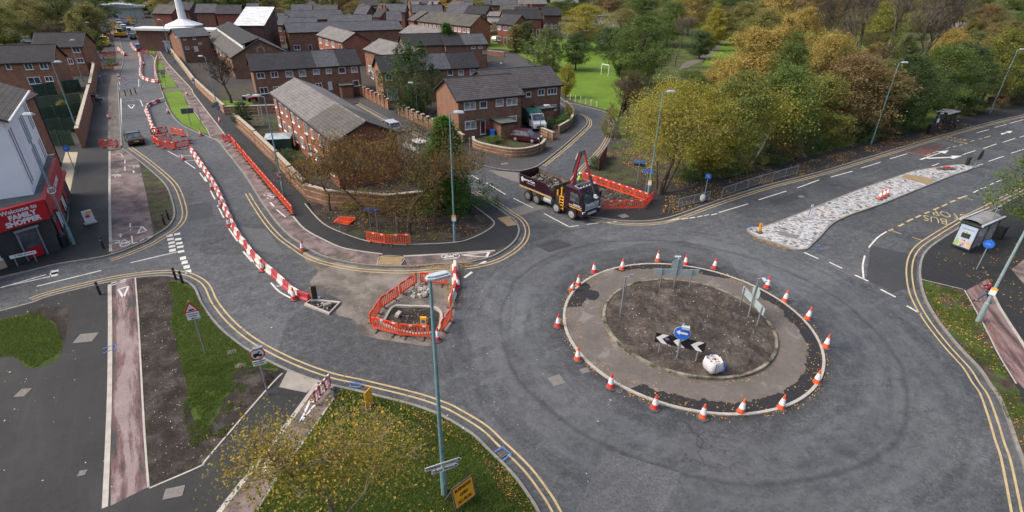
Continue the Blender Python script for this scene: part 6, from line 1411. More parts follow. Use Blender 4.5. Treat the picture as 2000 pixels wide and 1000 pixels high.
car('white hatchback on the drive of the second left house', (136, 138), R(-95), (.6, .6, .62), z=Z); car('pale blue grey car in the cul-de-sac behind the long terrace', (625, 94), R(105), (.35, .4, .48), z=Z+.01); car('white car by the planted corner of the cul-de-sac', (597, 84), R(10), (.58, .6, .6), z=Z+.01)
car('silver car parked beside the foreground terrace, farther one', (762, 256), R(126), (.42, .45, .50), 'hatch'); car('pale silver car parked beside the foreground terrace, nearer one', (815, 296), R(126), (.55, .57, .6), 'hatch')
car('dark red car in the drive behind the curved wall', (1027, 276), R(-20), (.05, .008, .012), 'hatch', 3.9, z=Z); car('white car near the far end of the park grass', (971, 81), R(60), (.5, .52, .55), z=Z); car('car parked by the brick annexe front door', (366, 98), R(200), (.25, .27, .3), z=Z)
for i, x in enumerate((30, 62, 88)): car(f'{ORD[i]} of three cars glimpsed behind the left houses', (x, 84), R(15), [(.03, .03, .03), (.55, .55, .56), (.4, .42, .5)][i], z=Z)
# flat truck with green tilt
c = G(1043, 249, Z); t = thing('tilt_van', 'white pickup van with a green canvas tilt parked by the set back house', 'van', c, R(-72))
m = MB(); m.prism([(.4, .45), (.4, 2.05), (1.1, 2.1), (1.75, 1.35), (2.5, 1.1), (2.55, .45)], -.93, .93, plane='XZ'); m.build('cab', paint('paint_white_van', (.62, .63, .65)), t, bevel=.06)
m = MB(); m.add([(1.13, -.8, 2.05), (1.13, .8, 2.05), (1.76, .86, 1.38), (1.76, -.86, 1.38)], [(0, 1, 2, 3)]); o = m.build('windscreen', CGL, t); o.location = (.04, 0, .03)
for s in (-1, 1): m = MB(); m.box((.95, s*.94, 1.62), (.8, .03, .5)); m.build('side_window', CGL, t)
m = MB(); m.prism([(-2.6, .7), (-2.6, 2.15), (-1.2, 2.35), (.35, 2.15), (.35, .7)], -1.0, 1.0, plane='XZ'); m.build('canvas_tilt', pm('green_canvas', (.03, .13, .10), .7, .2, 2), t)
for x in (-1.7, 1.9):
    for y in (-.85, .85): wheel(t, x, y, .34)
for y in (-.65, .65): m = MB(); m.box((2.52, y, .85), (.1, .3, .22)); m.build('headlight', LAMPW, t)
m = MB(); m.box((2.56, 0, .7), (.05, 1.0, .25)); m.build('grille', BLKP, t)

# ------------------------------------------------------------------ the eight wheeled tipper with its crane
MRN = paint('maroon_paint', (.028, .008, .014), .35); CHS = pm('chassis_dark', (.035, .035, .037), .7, .3, 3); CRR = paint('crane_red', (.26, .012, .02), .4); SILV = pm('silver_trim', (.42, .44, .47), .4, .15, 4); YST = pm('yellow_steps', (.70, .36, .03), .5, .15, 4); BIN = blend_mat('tipper_inside', [(.06, .05, .045), (.14, .11, .09), (.2, .16, .13)], .8, 9, .3, .3)
w0 = G(1117, 429, 0); w3 = G(1032, 392, 0); hd = (w0-w3).normalized(); lf = Vector((-hd.y, hd.x, 0)); tc = w0+lf*1.15
tr = thing('tipper_truck', 'maroon eight wheeled tipper truck with a folding red crane behind its cab', 'truck', (tc.x, tc.y, 0), math.atan2(hd.y, hd.x))
WX = [0, -1.91, -4.57, -5.76]
for x in WX:
    for y in (-1.12, 1.12): wheel(tr, x, y, .50, .34, pm('truck_rim', (.34, .33, .31), .5, .25, 5) if x > -3 else pm('truck_rim_dark', (.22, .21, .20), .6, .3, 5))
m = MB()
for s in (-.45, .45): m.box((-3.0, s, .82), (7.6, .2, .3))
m.box((-3, 0, .75), (7.4, .7, .12)); m.build('chassis', CHS, tr)
# tipper body
x0, x1, hb, zb, zt = -6.95, -2.55, 1.22, 1.18, 2.42
for s in (-1, 1):
    m = MB(); m.prism([(x0, zb), (x0, zt), (x1-.95, zt-.02), (x1-.35, zt-.42), (x1, zt-.42), (x1, zb+.1)] if s < 0 else [(x0, zb), (x0, zt), (x1, zt), (x1, zb)], s*hb-.04, s*hb+.04, plane='XZ'); sd_ = m.build('side_board', MRN, tr, bevel=.01)
    m = MB(); m.prism([(x0+.1, zb+.2), (x0+.1, zt-.03), (x1-1, zt-.05), (x1-.3, zt-.45), (x1-.1, zb+.2)] if s < 0 else [(x0+.1, zb+.2), (x0+.1, zt-.03), (x1-.05, zt-.03), (x1-.05, zb+.2)], s*(hb-.055)-.008, s*(hb-.055)+.008, plane='XZ'); m.build('inner_face', BIN, sd_)
    m = MB(); m.box(((x0+x1)/2, s*(hb+.05), zb+.05), (x1-x0, .03, .09)); m.build('yellow_stripe', YST, sd_); m = MB(); m.box(((x0+x1)/2, s*(hb+.05), zb+.14), (x1-x0, .03, .05)); m.build('silver_stripe', SILV, sd_)
m = MB(); m.box((x0, 0, (zb+zt)/2+.1), (.08, 2*hb, zt-zb+.2)); m.build('tailgate', MRN, tr); m = MB(); m.box((x1, 0, (zb+zt)/2), (.07, 2*hb-.1, zt-zb)); m.build('headboard', BIN, tr); m = MB(); m.box(((x0+x1)/2, 0, zb+.02), (x1-x0, 2*hb, .1)); m.build('floor', CHS, tr)
ld = MB(); n = 26
vs = []; fs = []
for i in range(n+1):
    for j in range(13):
        x = x0+.1+(x1-x0-.2)*i/n; y = -hb+.08+(2*hb-.16)*j/12; vs.append((x, y, zb+.62+.25*math.sin(i/n*math.pi)+.28*noise.fractal(Vector((x*1.3, y*1.3, 3)), 1, 2, 4)))
for i in range(n):
    for j in range(12): fs.append((i*13+j, (i+1)*13+j, (i+1)*13+j+1, i*13+j+1))
ld.add(vs, fs); ld.build('load', MUD, tr)
ld = MB(); rg = random.Random(3)
for i in range(40): s = rg.uniform(.06, .2); ld.box((rg.uniform(x0+.5, x1-.4), rg.uniform(-.9, .9), zb+.85+rg.random()*.12), (s*1.4, s, s*.7), rg.random()*3, rx=rg.random())
ld.build('load_rubble', pm('rubble_grey', (.22, .20, .17), .9, .4, 7), tr)
# cab
m = MB(); m.prism([(-1.05, .75), (-1.05, 3.0), (.55, 3.02), (.92, 2.6), (1.18, 1.7), (1.22, .55), (.62, .55), (.6, 1.0), (-.6, 1.0), (-.62, .75)], -1.18, 1.18, plane='XZ'); m.build('cab', MRN, tr, bevel=.06)
m = MB(); m.add([(.955, -1.05, 2.56), (.955, 1.05, 2.56), (1.205, 1.08, 1.72), (1.205, -1.08, 1.72)], [(0, 1, 2, 3)]); o = m.build('windscreen', CGL, tr); o.location = (.012, 0, 0)
for s in (-1, 1):
    m = MB(); m.prism([(-.35, 1.75), (-.35, 2.55), (.5, 2.55), (.82, 1.75)], s*1.19-.012, s*1.19+.012, plane='XZ'); m.build('side_window', CGL, tr)
    m = MB(); m.box((1.2, s*1.02, .98), (.1, .32, .18)); m.build('headlight', LAMPW, tr); m = MB(); m.box((.95, s*1.4, 2.1), (.12, .16, .55)); m.tube((.9, s*1.15, 2.5), (.95, s*1.4, 2.35), .02); m.build('door_mirror', BLKP, tr)
    m = MB(); m.box((.3, s*1.195, 1.38), (1.5, .02, .07)); m.build('silver_stripe', SILV, tr); m = MB(); m.box((.35, s*1.2, 1.2), (1.45, .02, .08)); m.build('yellow_stripe', YST, tr)
    m = MB()
    for k in range(10):
        a0, a1 = math.pi*k/10, math.pi*(k+1)/10
        for cx in (0, -1.91): m.prism([(cx+.62*math.cos(a0), .5+.62*math.sin(a0)), (cx+.62*math.cos(a1), .5+.62*math.sin(a1)), (cx+.57*math.cos(a1), .5+.57*math.sin(a1)), (cx+.57*math.cos(a0), .5+.57*math.sin(a0))], s*1.12-.18, s*1.12+.18, plane='XZ')
    m.build('mudguard', BLKP, tr)
for k, (zz, hh) in enumerate(((1.5, .1), (1.35, .1), (1.18, .12))): m = MB(); m.box((1.235, 0, zz), (.05, 1.75, hh)); m.build('grille_bar', SILV, tr)
m = MB(); m.box((1.25, 0, .78), (.08, 2.3, .4)); bp = m.build('bumper', MRN, tr, bevel=.03); m = MB(); m.box((1.30, 0, .8), (.03, 1.1, .22)); m.build('lower_grille', SILV, bp)
m = MB()
for k in range(6): m.lathe([(.1, -.04), (.1, .04)], c=(.62, -.95+k*.38, 3.14), n=8, axis='X')
m.tube((.55, -1.1, 3.1), (.55, 1.1, 3.1), .035); m.tube((-.1, -1.0, 3.12), (-.1, 1.0, 3.12), .035); m.tube((-.1, -1.0, 3.12), (.55, -1.1, 3.1), .03); m.tube((-.1, 1.0, 3.12), (.55, 1.1, 3.1), .03); m.build('roof_light_bar', SILV, tr); m = MB(); m.box((.1, 0, 3.1), (.7, .9, .1)); m.build('roof_hatch', CHS, tr)
o = txt('George Cox', .36, 'lettering', FONTW, tr, .01, .004); o.rotation_euler = (R(90), 0, R(90)); o.location = (1.262, 0, 1.66); o.rotation_euler = (R(82), 0, R(90)); o.location = (1.24, 0, 1.66); o.scale = (1, .8, 1)
o = txt('George Cox', .36, 'lettering', FONTW, tr, .012, .004); o.rotation_euler = (R(90), 0, 0); o.location = (-5.75, -hb-.05, 2.06)
m = MB(); m.box((-5.35, -hb-.05, 1.8), (1.1, .006, .05)); m.build('underline', SILV, tr)
m = MB(); m.prism([(-6.7, 1.8), (-6.75, 2.1), (-6.6, 2.28), (-6.4, 2.15), (-6.5, 2.0), (-6.4, 1.75)], -hb-.052, -hb-.045, plane='XZ'); m.build('emblem', FONTW, tr)
o = txt('George Cox', .16, 'lettering', FONTW, tr, .006, .004); o.rotation_euler = (R(90), 0, 0); o.location = (.5, -1.215, 1.53)
# steps, tanks, crane base
m = MB()
for s in (-.24, .24): m.box((-1.35+s-.0, -1.2, 1.15), (.06, .08, 1.3))
for k in range(5): m.box((-1.35, -1.2, .65+k*.28), (.5, .12, .06))
m.build('yellow_step', YST, tr)
m = MB(); m.lathe([(.3, -.5), (.33, -.45), (.33, .45), (.3, .5)], c=(-3.2, -.9, .8), n=12, axis='X'); m.build('fuel_tank', SILV, tr); m = MB(); m.box((-3.95, -.95, .82), (.5, .4, .5)); m.build('battery_box', CHS, tr)
m = MB(); m.box((-1.85, 0, 1.35), (.7, 2.2, .5)); m.build('crane_frame', CHS, tr); m = MB(); m.box((-1.6, -.95, 1.9), (.12, .12, 1.3)); m.box((-2.1, -.95, 1.7), (.12, .12, .9)); m.build('yellow_handrail', YST, tr)
invT = (Matrix.Translation((tc.x, tc.y, 0)) @ Matrix.Rotation(math.atan2(hd.y, hd.x), 4, 'Z')).inverted()
def tp3(x, y, off=0): return invT @ on_plane(x, y, tc+lf*off, lf)
k0 = tp3(1121, 398); k1 = tp3(1119, 356); k2 = tp3(1135, 300); k2b = tp3(1142, 298); k3 = tp3(1152, 345); k4 = tp3(1163, 383)
k0 = Vector((k1.x, 0, 1.4))
def beam(m, a, b, w, h):
    d = (b-a); L = d.length; d.normalize(); s = Vector((0, 1, 0)); u = s.cross(d).normalized()
    vs = [p+s*w*i+u*h*j for p in (a, b) for i, j in ((-1, -1), (1, -1), (1, 1), (-1, 1))]
    m.add(vs, [(3, 2, 1, 0), (4, 5, 6, 7), (0, 1, 5, 4), (1, 2, 6, 5), (2, 3, 7, 6), (3, 0, 4, 7)])
m = MB(); beam(m, k0, k1, .15, .17); m.build('crane_column', CRR, tr, bevel=.03)
m = MB(); beam(m, k1, k2, .08, .10); bm_ = m.build('crane_boom', CRR, tr, bevel=.02)
m = MB(); m.tube(k0+Vector((.3, 0, .9)), k1.lerp(k2, .55)+Vector((-.05, .0, 0)), .08); m.tube(k1.lerp(k2, .3)+Vector((-.3, 0, 0)), k2+Vector((-.25, 0, -.1)), .06); m.build('hydraulic_ram', CHS, bm_); m = MB(); m.tube(k1.lerp(k2, .72)+Vector((-.35, 0, .1)), k2+Vector((-.28, 0, .05)), .05); m.build('white_ram_rod', FONTW, bm_)
m = MB(); m.lathe([(.2, -.2), (.2, .2)], c=k2, n=10, axis='Y'); beam(m, k2, k2b, .13, .15); m.build('crane_knuckle', CHS, tr)
m = MB(); beam(m, k2b, k3, .065, .08); m.build('crane_arm', CRR, tr, bevel=.02); m = MB(); beam(m, k3, k4, .08, .09); m.build('crane_extension', CHS, tr)
m = MB(); m.sphere(k4, .16, 8, 6); m.box(k4+Vector((.1, 0, -.12)), (.35, .3, .12)); m.build('grab_rotator', SILV, tr)

# ------------------------------------------------------------------ people
SKIN = pm('skin', (.42, .24, .17), .6, .08, 5)
def skin_mesh(name, nodes, edges, mat, parent, sub=1):
    me = bpy.data.meshes.new(name); me.from_pydata([n[:3] for n in nodes], edges, []); o = bpy.data.objects.new(name, me); C.objects.link(o)
    md = o.modifiers.new('s', 'SKIN'); md.use_smooth_shade = True
    for v, n in zip(me.skin_vertices[0].data, nodes): v.radius = (n[3], n[4] if len(n) > 4 else n[3])
    me.skin_vertices[0].data[0].use_root = True
    s = o.modifiers.new('u', 'SUBSURF'); s.levels = sub; s.render_levels = sub
    m2 = bpy.data.meshes.new_from_object(o.evaluated_get(bpy.context.evaluated_depsgraph_get())); bpy.data.objects.remove(o)
    m2.materials.clear(); m2.materials.append(mat); m2.polygons.foreach_set('use_smooth', [True]*len(m2.polygons))
    o = bpy.data.objects.new(name, m2); C.objects.link(o); o.parent = parent; return o
def cloth(name, c): return pm(name, c, .85, .15, 4)
def person(label, c, ang, coat, trou, hair, stride=.25, lean=.06, arms='swing', H=1.72, helmet=None, coatlen=.0, strip_=None, group=None, sit=False, skin=True):
    """facing local +y; one foot forward"""
    t = thing('person', label, 'person', c, ang, group); s = H/1.72
    hip = Vector((0, 0, .92)); ly = lean
    def leg(sx, f): 
        foot = Vector((sx*.10, f, .07)); kn = Vector((sx*.10, f*.42+.07, .50)); return kn, foot
    if sit: legs = [(Vector((sx*.12, .42, .50)), Vector((sx*.12, .45, .07))) for sx in (-1, 1)]; hip = Vector((0, 0, .52))
    else: legs = [leg(-1, stride), leg(1, -stride)]
    dz = hip.z-.92
    ch = Vector((0, ly*.7, 1.32+dz)); nk = Vector((0, ly, 1.47+dz)); hdv = Vector((0, ly+.03, 1.60+dz))
    if arms == 'swing': A = [(Vector((-.24, ly-.10, 1.14+dz)), Vector((-.25, ly-.02-.16, .90+dz))), (Vector((.24, ly+.05, 1.14+dz)), Vector((.24, ly+.22, .95+dz)))]
    elif arms == 'front': A = [(Vector((-.25, ly+.05, 1.16+dz)), Vector((-.12, ly+.30, 1.15+dz))), (Vector((.25, ly+.05, 1.16+dz)), Vector((.12, ly+.30, 1.15+dz)))]
    else: A = [(Vector((-.25, ly-.02, 1.15+dz)), Vector((-.25, ly+.05, .88+dz))), (Vector((.25, ly-.02, 1.15+dz)), Vector((.25, ly+.05, .88+dz)))]
    N = [(*hip, .11, .09), (*ch, .13, .09), (*nk, .05), (*hdv, .085, .10), (*(hdv+Vector((0, 0, .11))), .07, .08)]; E_ = [(0, 1), (1, 2), (2, 3), (3, 4)]
    for sx, (el, wr) in zip((-1, 1), A):
        i = len(N); N += [(sx*.18, ch.y, 1.40+dz, .055), (*el, .042), (*wr, .03), (*(wr+(wr-el)*.35), .034, .02)]; E_ += [(1, i), (i, i+1), (i+1, i+2), (i+2, i+3)]
    for sx, (kn, ft) in zip((-1, 1), legs):
        i = len(N); N += [(sx*.09, hip.y, hip.z-.05, .085), (*kn, .055), (*ft, .04), (*(ft+Vector((0, .14, -.03))), .035, .03)]; E_ += [(0, i), (i, i+1), (i+1, i+2), (i+2, i+3)]
    bd = skin_mesh('body', N, E_, SKIN, t)
    # coat
    N = [(*hip.lerp(ch, -.08-coatlen), .165+coatlen*.1, .13), (*hip.lerp(ch, .45), .145, .115), (*ch, .165, .12), (*ch.lerp(nk, .75), .08)]; E_ = [(0, 1), (1, 2), (2, 3)]
    for sx, (el, wr) in zip((-1, 1), A):
        i = len(N); N += [(sx*.19, ch.y, 1.40+dz, .075), (*el, .062), (*el.lerp(wr, .9), .05)]; E_ += [(2, i), (i, i+1), (i+1, i+2)]
    skin_mesh('jacket', N, E_, coat, t)
    N = [(*hip, .13, .11)]; E_ = []
    for sx, (kn, ft) in zip((-1, 1), legs):
        i = len(N); N += [(sx*.09, hip.y+(.1 if sit else 0), hip.z-.07, .10), (*kn, .075), (*kn.lerp(ft, .88), .06)]; E_ += [(0, i), (i, i+1), (i+1, i+2)]
    skin_mesh('trousers', N, E_, trou, t)
    for kn, ft in legs: m = MB(); m.sphere((ft.x, ft.y+.06, .05 if not False else 0), .1, 8, 5, sq=(.5, 1.3, .5)); m.build('shoe', BLKP, t, smooth=True)
    m = MB()
    if helmet: m.sphere((0, hdv.y, hdv.z+.09), .13, 12, 6, sq=(1, 1.15, .8)); m.box((0, hdv.y+.12, hdv.z+.06), (.18, .08, .02)); m.build('helmet', helmet, t, smooth=True)
    else: m.sphere((0, hdv.y-.025, hdv.z+.06), .125, 12, 6, sq=(.92, 1.0, 1.05)); m.build('hair', hair, t, smooth=True)
    m = MB(); m.sphere((0, hdv.y+.105, hdv.z+.01), .022, 6, 4, sq=(.8, 1, 1.3)); m.build('nose', SKIN, t)
    if strip_: m = MB(); m.lathe([(.185, 1.08+dz), (.185, 1.13+dz)], n=12); m.build('reflective_band', strip_, t)
    t.scale = (s, s, s); return t
HV = cloth('hi_vis_yellow', (.42, .75, .02)); NAVY = cloth('navy_cloth', (.02, .025, .05)); BLC = cloth('black_cloth', (.015, .015, .018)); JEAN = cloth('denim', (.045, .07, .14)); HAIRB = cloth('brown_hair', (.10, .05, .02)); HAIRK = cloth('dark_hair', (.02, .015, .012)); MAR = cloth('maroon_cloth', (.16, .012, .035)); GRYC = cloth('grey_cloth', (.25, .27, .32)); HELW = pm('helmet_white', (.7, .7, .7), .4, .05)
f1 = G(1912, 586, Z); f2 = G(1928, 597, Z); mid = (f1+f2)/2; hv = G(1908, 583, Z)-G(1938, 590, Z)
person('walker in a maroon coat and jeans striding along the red cycle track at the right', mid, math.atan2(hv.y, hv.x)-R(90), MAR, JEAN, HAIRB, stride=.42, lean=.14, arms='front', H=1.75)
person('left one of three people walking up the shop side footway, dressed in black', G(183, 205, Z), NR-R(90), BLC, BLC, HAIRK, .22); person('middle one of three people on the shop side footway, in dark clothes', G(190, 204, Z), NR-R(90), NAVY, BLC, HAIRK, .2); wk = person('person in a pale grey jacket, rightmost of three on the shop side footway', G(196, 205, Z), NR-R(90), GRYC, BLC, HAIRB, .2)
c = G(200, 201, Z); t = thing('holdall', 'black bag carried beside the person in the pale grey jacket', 'bag', (c.x, c.y, Z+.35), NR); m = MB(); m.box((0, 0, .1), (.5, .22, .3)); m.build('bag_body', BLC, t, bevel=.05); m = MB(); m.path([(-.15, 0, .25), (-.1, 0, .42), (.1, 0, .42), (.15, 0, .25)], .015, 6); m.build('handle', BLC, t)
person('lone person in black on the right footway by the gardens', G(331, 107, Z), NR, BLC, BLC, HAIRK, .2); person('far person in blue on the left footway near the planted bed', G(195, 119, Z), NR, cloth('blue_cloth', (.03, .06, .2)), BLC, HAIRK, .2)
for i, (x, y, l) in enumerate([(216, 88, 'worker in bright yellow at the right of the far yellow digger'), (200, 94, 'worker in bright yellow crouched left of the digger'), (234, 72, 'worker in yellow beside the orange dumper'), (206, 72, 'worker in yellow behind the far red barriers'), (290, 69, 'worker in yellow on the right footway near the church')]): person(l, G(x, y, Z if i != 2 else 0), NR+i, HV, HV if i < 2 else NAVY, HAIRK, .15, arms='front', helmet=HELW)
pp = Vector((-1.35, 0, 3.0))
wp_ = Vector((tc.x, tc.y, 0))+hd*(pp.x)+lf*.95
person('crane operator in a bright yellow jacket and white helmet standing behind the truck cab', Vector((wp_.x, wp_.y, 1.95)), math.atan2(hd.y, hd.x)-R(60), HV, HV, HAIRK, .05, arms='front', helmet=HELW, H=1.6, strip_=SILV)
m = MB(); m.box((pp.x, .9, 1.92), (.6, .8, .06)); m.box((pp.x, .9, 1.7), (.1, .1, .5)); m.build('operator_platform', CHS, tr)

# ------------------------------------------------------------------ bus shelters and stops
FRM = pm('shelter_frame_dark', (.03, .032, .035), .5, .2, 3); 
def clearglass(name, c, a):
    m, nt, b = base_mat(name); nt.links.new(ramp(nt, noise_t(nt, objc(nt), 1.5), [(.3, tuple(x*.8 for x in c)), (.7, c)]), b.inputs['Base Color']); b.inputs['Alpha'].default_value = a; b.inputs['Roughness'].default_value = .1; return m
CG1 = clearglass('shelter_glass', (.45, .48, .52), .38); CG2 = clearglass('smoked_glass', (.12, .11, .12), .6)
def shelter(label, A, B, Ln, h, glass, ad, name='bus_shelter', bx=None):
    """A-B is the near end; the shelter runs away from it"""
    A, B = (G(*A, Z), G(*B, Z)) if not isinstance(A, Vector) else (A, B); d = B-A; w = d.length; ang = math.atan2(d.y, d.x); t = thing(name, label, 'bus shelter', A, ang)
    m = MB(); 
    for x in (.04, w-.04):
        for y in (.04, Ln/2, Ln-.04): m.tube((x, y, 0), (x, y, h), .045, .045, 8)
    m.build('posts', FRM, t)
    m = MB(); m.box((w/2, Ln/2, h+.02), (w+.35, Ln+.35, .12)); rf = m.build('roof', FRM, t, bevel=.02)
    m = MB(); k = 8
    for i in range(k): a0, a1 = math.pi*i/k, math.pi*(i+1)/k; m.quad((w/2-math.cos(a0)*w/2, .1, h+.08+.22*math.sin(a0)), (w/2-math.cos(a1)*w/2, .1, h+.08+.22*math.sin(a1)), (w/2-math.cos(a1)*w/2, Ln-.1, h+.08+.22*math.sin(a1)), (w/2-math.cos(a0)*w/2, Ln-.1, h+.08+.22*math.sin(a0)))
    m.build('roof_vault', pm('grey_roof_dome', (.23, .23, .23), .45, .25, 1.2), rf)
    m = MB(); m.box((-.1, Ln/2, h+.12), (.14, Ln+.3, .16)); m.box((w+.1, Ln/2, h+.12), (.14, Ln+.3, .16)); m.build('roof_edge', pm('pale_edge', (.40, .42, .45), .4, .15), rf)
    m = MB(); m.box((w-.04 if bx is None else bx, Ln/2, h/2+.15), (.02, Ln-.1, h-.5)); m.build('back_glass', glass, t); m = MB(); m.box((w/2, Ln-.04, h/2+.1), (w-.1, .02, h-.5)); m.build('end_glass', glass, t)
    m = MB(); m.box((w*.7 if bx is None else w*.3, Ln/2, .52), (.3, Ln-.6, .06)); m.build('seat', pm('seat_red', (.2, .03, .03), .5, .1), t)
    if ad:
        m = MB(); m.box((w/2, 0, h/2+.08), (w, .14, h-.3)); a = m.build('advert_case', FRM, t); m = MB(); m.box((w/2, -.08, h/2+.10), (w-.16, .01, h-.5)); a2 = m.build('poster', pm('poster_sky', (.36, .45, .58), .3, .15, .8), t)
        m = MB()
        for i, x in enumerate((-.2, 0, .2)): m.box((w/2+x, -.095, 1.35), (.19, .01, .40)); m.box((w/2+x, -.095, 1.6), (.1, .01, .14), mi=1+i % 2)
        m.build('bottles', [pm('bottle_dark', (.03, .03, .03), .4, .2), pm('cap_orange', (.7, .3, .03), .5, .1), pm('cap_green', (.1, .4, .05), .5, .1)], a2)
        m = MB(); rg = random.Random(4)
        for i in range(70):
            x = rg.uniform(-w/2+.14, w/2-.14); zz = rg.uniform(.42, 1.05-abs(x)*.25); mi = 0 if x < -.12 else (1 if x < .12 else 2); m.box((w/2+x, -.096-.0005*i*.1, zz), (rg.uniform(.06, .13), .008, rg.uniform(.05, .1)), mi=mi if rg.random() < .8 else 3)
        m.build('fruit_and_salad', [pm('salad_green', (.30, .45, .08), .6, .3, 9), pm('berry_red', (.5, .03, .03), .6, .3, 9), pm('peach_orange', (.7, .35, .06), .6, .3, 9), pm('cream', (.6, .55, .4), .6, .2, 9)], a2)
        marks(w*.62, .07, a2, (w/2, -.098, h-.45), MRN, 8)
    return t, ang, w
shelter('near bus shelter with a bright fruit and drinks advert on its end', (1856, 483), (1892, 496), 3.7, 2.35, CG1, True)
_b = G(1838, 258, Z); shelter('far bus shelter with dark glass against the hedge', _b+Vector((-.545, .838, 0))*1.3, _b, 3.4, 2.4, CG2, False, bx=.04)
def stop_flag(base, top, label, ang, h):
    c = G(*base, Z); t = thing('bus_stop_pole', label, 'bus stop', c, ang); m = MB(); m.tube((0, 0, 0), (0, 0, h), .045); m.build('pole', GREY, t)
    m = MB(); m.box((.28, 0, h-.35), (.5, .03, .7)); fl_ = m.build('flag', FONTW, t); m = MB(); m.box((.28, -.02, h-.18), (.38, .01, .14)); m.box((.28, -.02, h-.5), (.38, .01, .1)); m.build('route_numbers', BLKP, fl_)
    m = MB(); m.box((0, -.07, 1.6), (.35, .04, .55)); m.build('timetable', FONTW, t); return t
stop_flag((1912, 482), (1965, 385), 'bus stop pole with white flag and timetables behind the near shelter', R(25), 3.6); stop_flag((1823, 258), (1847, 206), 'bus stop pole with a white flag in front of the far shelter', R(10), 3.2)
for x, y, l, cl in [(1829, 263, 'person in dark clothes standing at the left of the far bus shelter', cloth('brown_coat', (.06, .035, .025))), (1851, 258, 'person in black waiting inside the far bus shelter', BLC), (1862, 256, 'second dark clothed person waiting inside the far bus shelter', NAVY)]: person(l, G(x, y, Z), R(-60), cl, BLC, HAIRK, .05, arms='down')
c = G(1815, 262, Z); t = thing('litter_bin', 'dark litter bin left of the far bus shelter', 'bin', c); m = MB(); m.box((0, 0, .6), (.7, .6, 1.2)); m.build('body', BLK, t, bevel=.06); m = MB(); m.box((0, 0, 1.25), (.74, .64, .08)); m.build('lid', BLKP, t)
c = G(1948, 466, Z); t = thing('litter_bin', 'dark litter bin behind the near bus shelter', 'bin', c, R(30)); m = MB(); m.box((0, 0, .55), (.6, .6, 1.1)); m.build('body', BLK, t, bevel=.06); m = MB(); m.box((0, 0, 1.15), (.66, .66, .08)); m.build('lid', BLKP, t)
# blue discs and plates on posts
def bdisc(base, top, label, r=.22, square=False, h=None, edge=0):
    c = G(*base, Z); h = h or top_z(c, top[1])-Z
    def f(t):
        m = MB()
        if square: m.box((0, -.07, h-.25), (.52, .02, .42))
        else: add_disc(m, r, h-r, -.08, -.06)
        d = m.build('blue_plate', BLUE, t); m = MB()
        for s in (-.07, .05):
            for i in range(10): a0, a1 = 2*math.pi*i/10, 2*math.pi*(i+1)/10; m.quad(*[(s*r/.22-.02+q*math.cos(a), -.086, h-r-.01+q*math.sin(a)) for q, a in ((.05, a0), (.05, a1), (.035, a1), (.035, a0))])
        m.box((-.02, -.086, h-r+.04), (.12, .003, .02)); m.build('bicycle_symbol', FONTW, d)
    return post_sign('cycle_route_sign', base, Z, face_to(c, edge), label, [f], h)
bdisc((1907, 527), (1941, 452), 'round blue shared path sign in front of the near bus shelter', .34, h=2.55); bdisc((1374, 392), (1378, 340), 'square blue cycle sign above the short guard rail', square=True); bdisc((437, 252), (427, 208), 'blue disc on a teal post beside the cone with stripes'); bdisc((148, 338), (131, 285), 'blue disc outside the cream side of the shop', .3)
bdisc((348, 144), (341, 120), 'far blue disc on the right footway, middle one'); bdisc((322, 116), (316, 98), 'far blue disc on the right footway, farthest one'); bdisc((384, 183), (374, 155), 'far blue disc on the right footway, nearest one'); bdisc((204, 175), (193, 147), 'blue disc at the left pavement crossing'); bdisc((205, 124), (204, 111), 'blue disc by the planted bed')
def p_round(t): m = MB(); add_disc(m, .35, 2.2, -.07, -.05); d = m.build('disc', FONTW, t); m = MB(); n = 20; [m.quad(*[(q*math.cos(a), -.074, 2.2+q*math.sin(a)) for q, a in ((.36, 2*math.pi*i/n), (.36, 2*math.pi*(i+1)/n), (.28, 2*math.pi*(i+1)/n), (.28, 2*math.pi*i/n))]) for i in range(n)]; m.build('red_ring', SRED, d); m = MB(); m.box((0, -.072, 1.7), (.7, .01, .28)); m.build('plate', FONTW, t); m = MB(); m.box((.05, -.078, 2.2), (.2, .004, .1)); m.build('symbol', FONTK, d)
post_sign('prohibition_sign', (250, 182), Z, face_to(G(250, 182)), 'round red ringed sign with a white plate above the far bollards', [p_round], 2.6)
def p_board(w, h, z, mat): 
    def f(t): m = MB(); m.box((0, .06, z), (w, .03, h)); m.build('board', mat, t)
    return f
DGB = pm('dark_sign_back', (.08, .09, .11), .6, .2)
t = post_sign('large_sign_back', (373, 245), Z, face_to(G(373, 245)), 'dark back of a wide sign on two posts on the nearest grass island', [p_board(1.5, .7, 1.9, DGB)], 2.2); m = MB(); m.tube((1.3, 0, 0), (1.3, 0, 2.2), .05); m.build('post', GREY, t)
post_sign('sign_back', (325, 170), Z, face_to(G(325, 170)), 'grey backs of two signs on a post between the grass islands', [p_board(.7, .6, 2.3, GREY), p_board(.5, .3, 1.7, GREY)], 2.7); post_sign('sign_back', (430, 238), Z, face_to(G(430, 238)), 'grey cross shaped sign back on the right footway', [p_board(.7, .5, 2.4, GREY), p_board(.4, .8, 2.1, GREY)], 2.7)
post_sign('picture_board', (1244, 360), Z, face_to(G(1244, 360)), 'tilted picture board with a blue sky scene in the grass by the corner', [p_board(1.15, .38, 2.4, pm('picture_blue', (.10, .22, .42), .5, .3, 3)), p_board(1.15, .3, 2.06, pm('picture_dark', (.02, .04, .02), .5, .3)), p_board(.16, .3, 2.3, YEL), p_board(.3, .03, 1.85, FONTW)], 2.4)
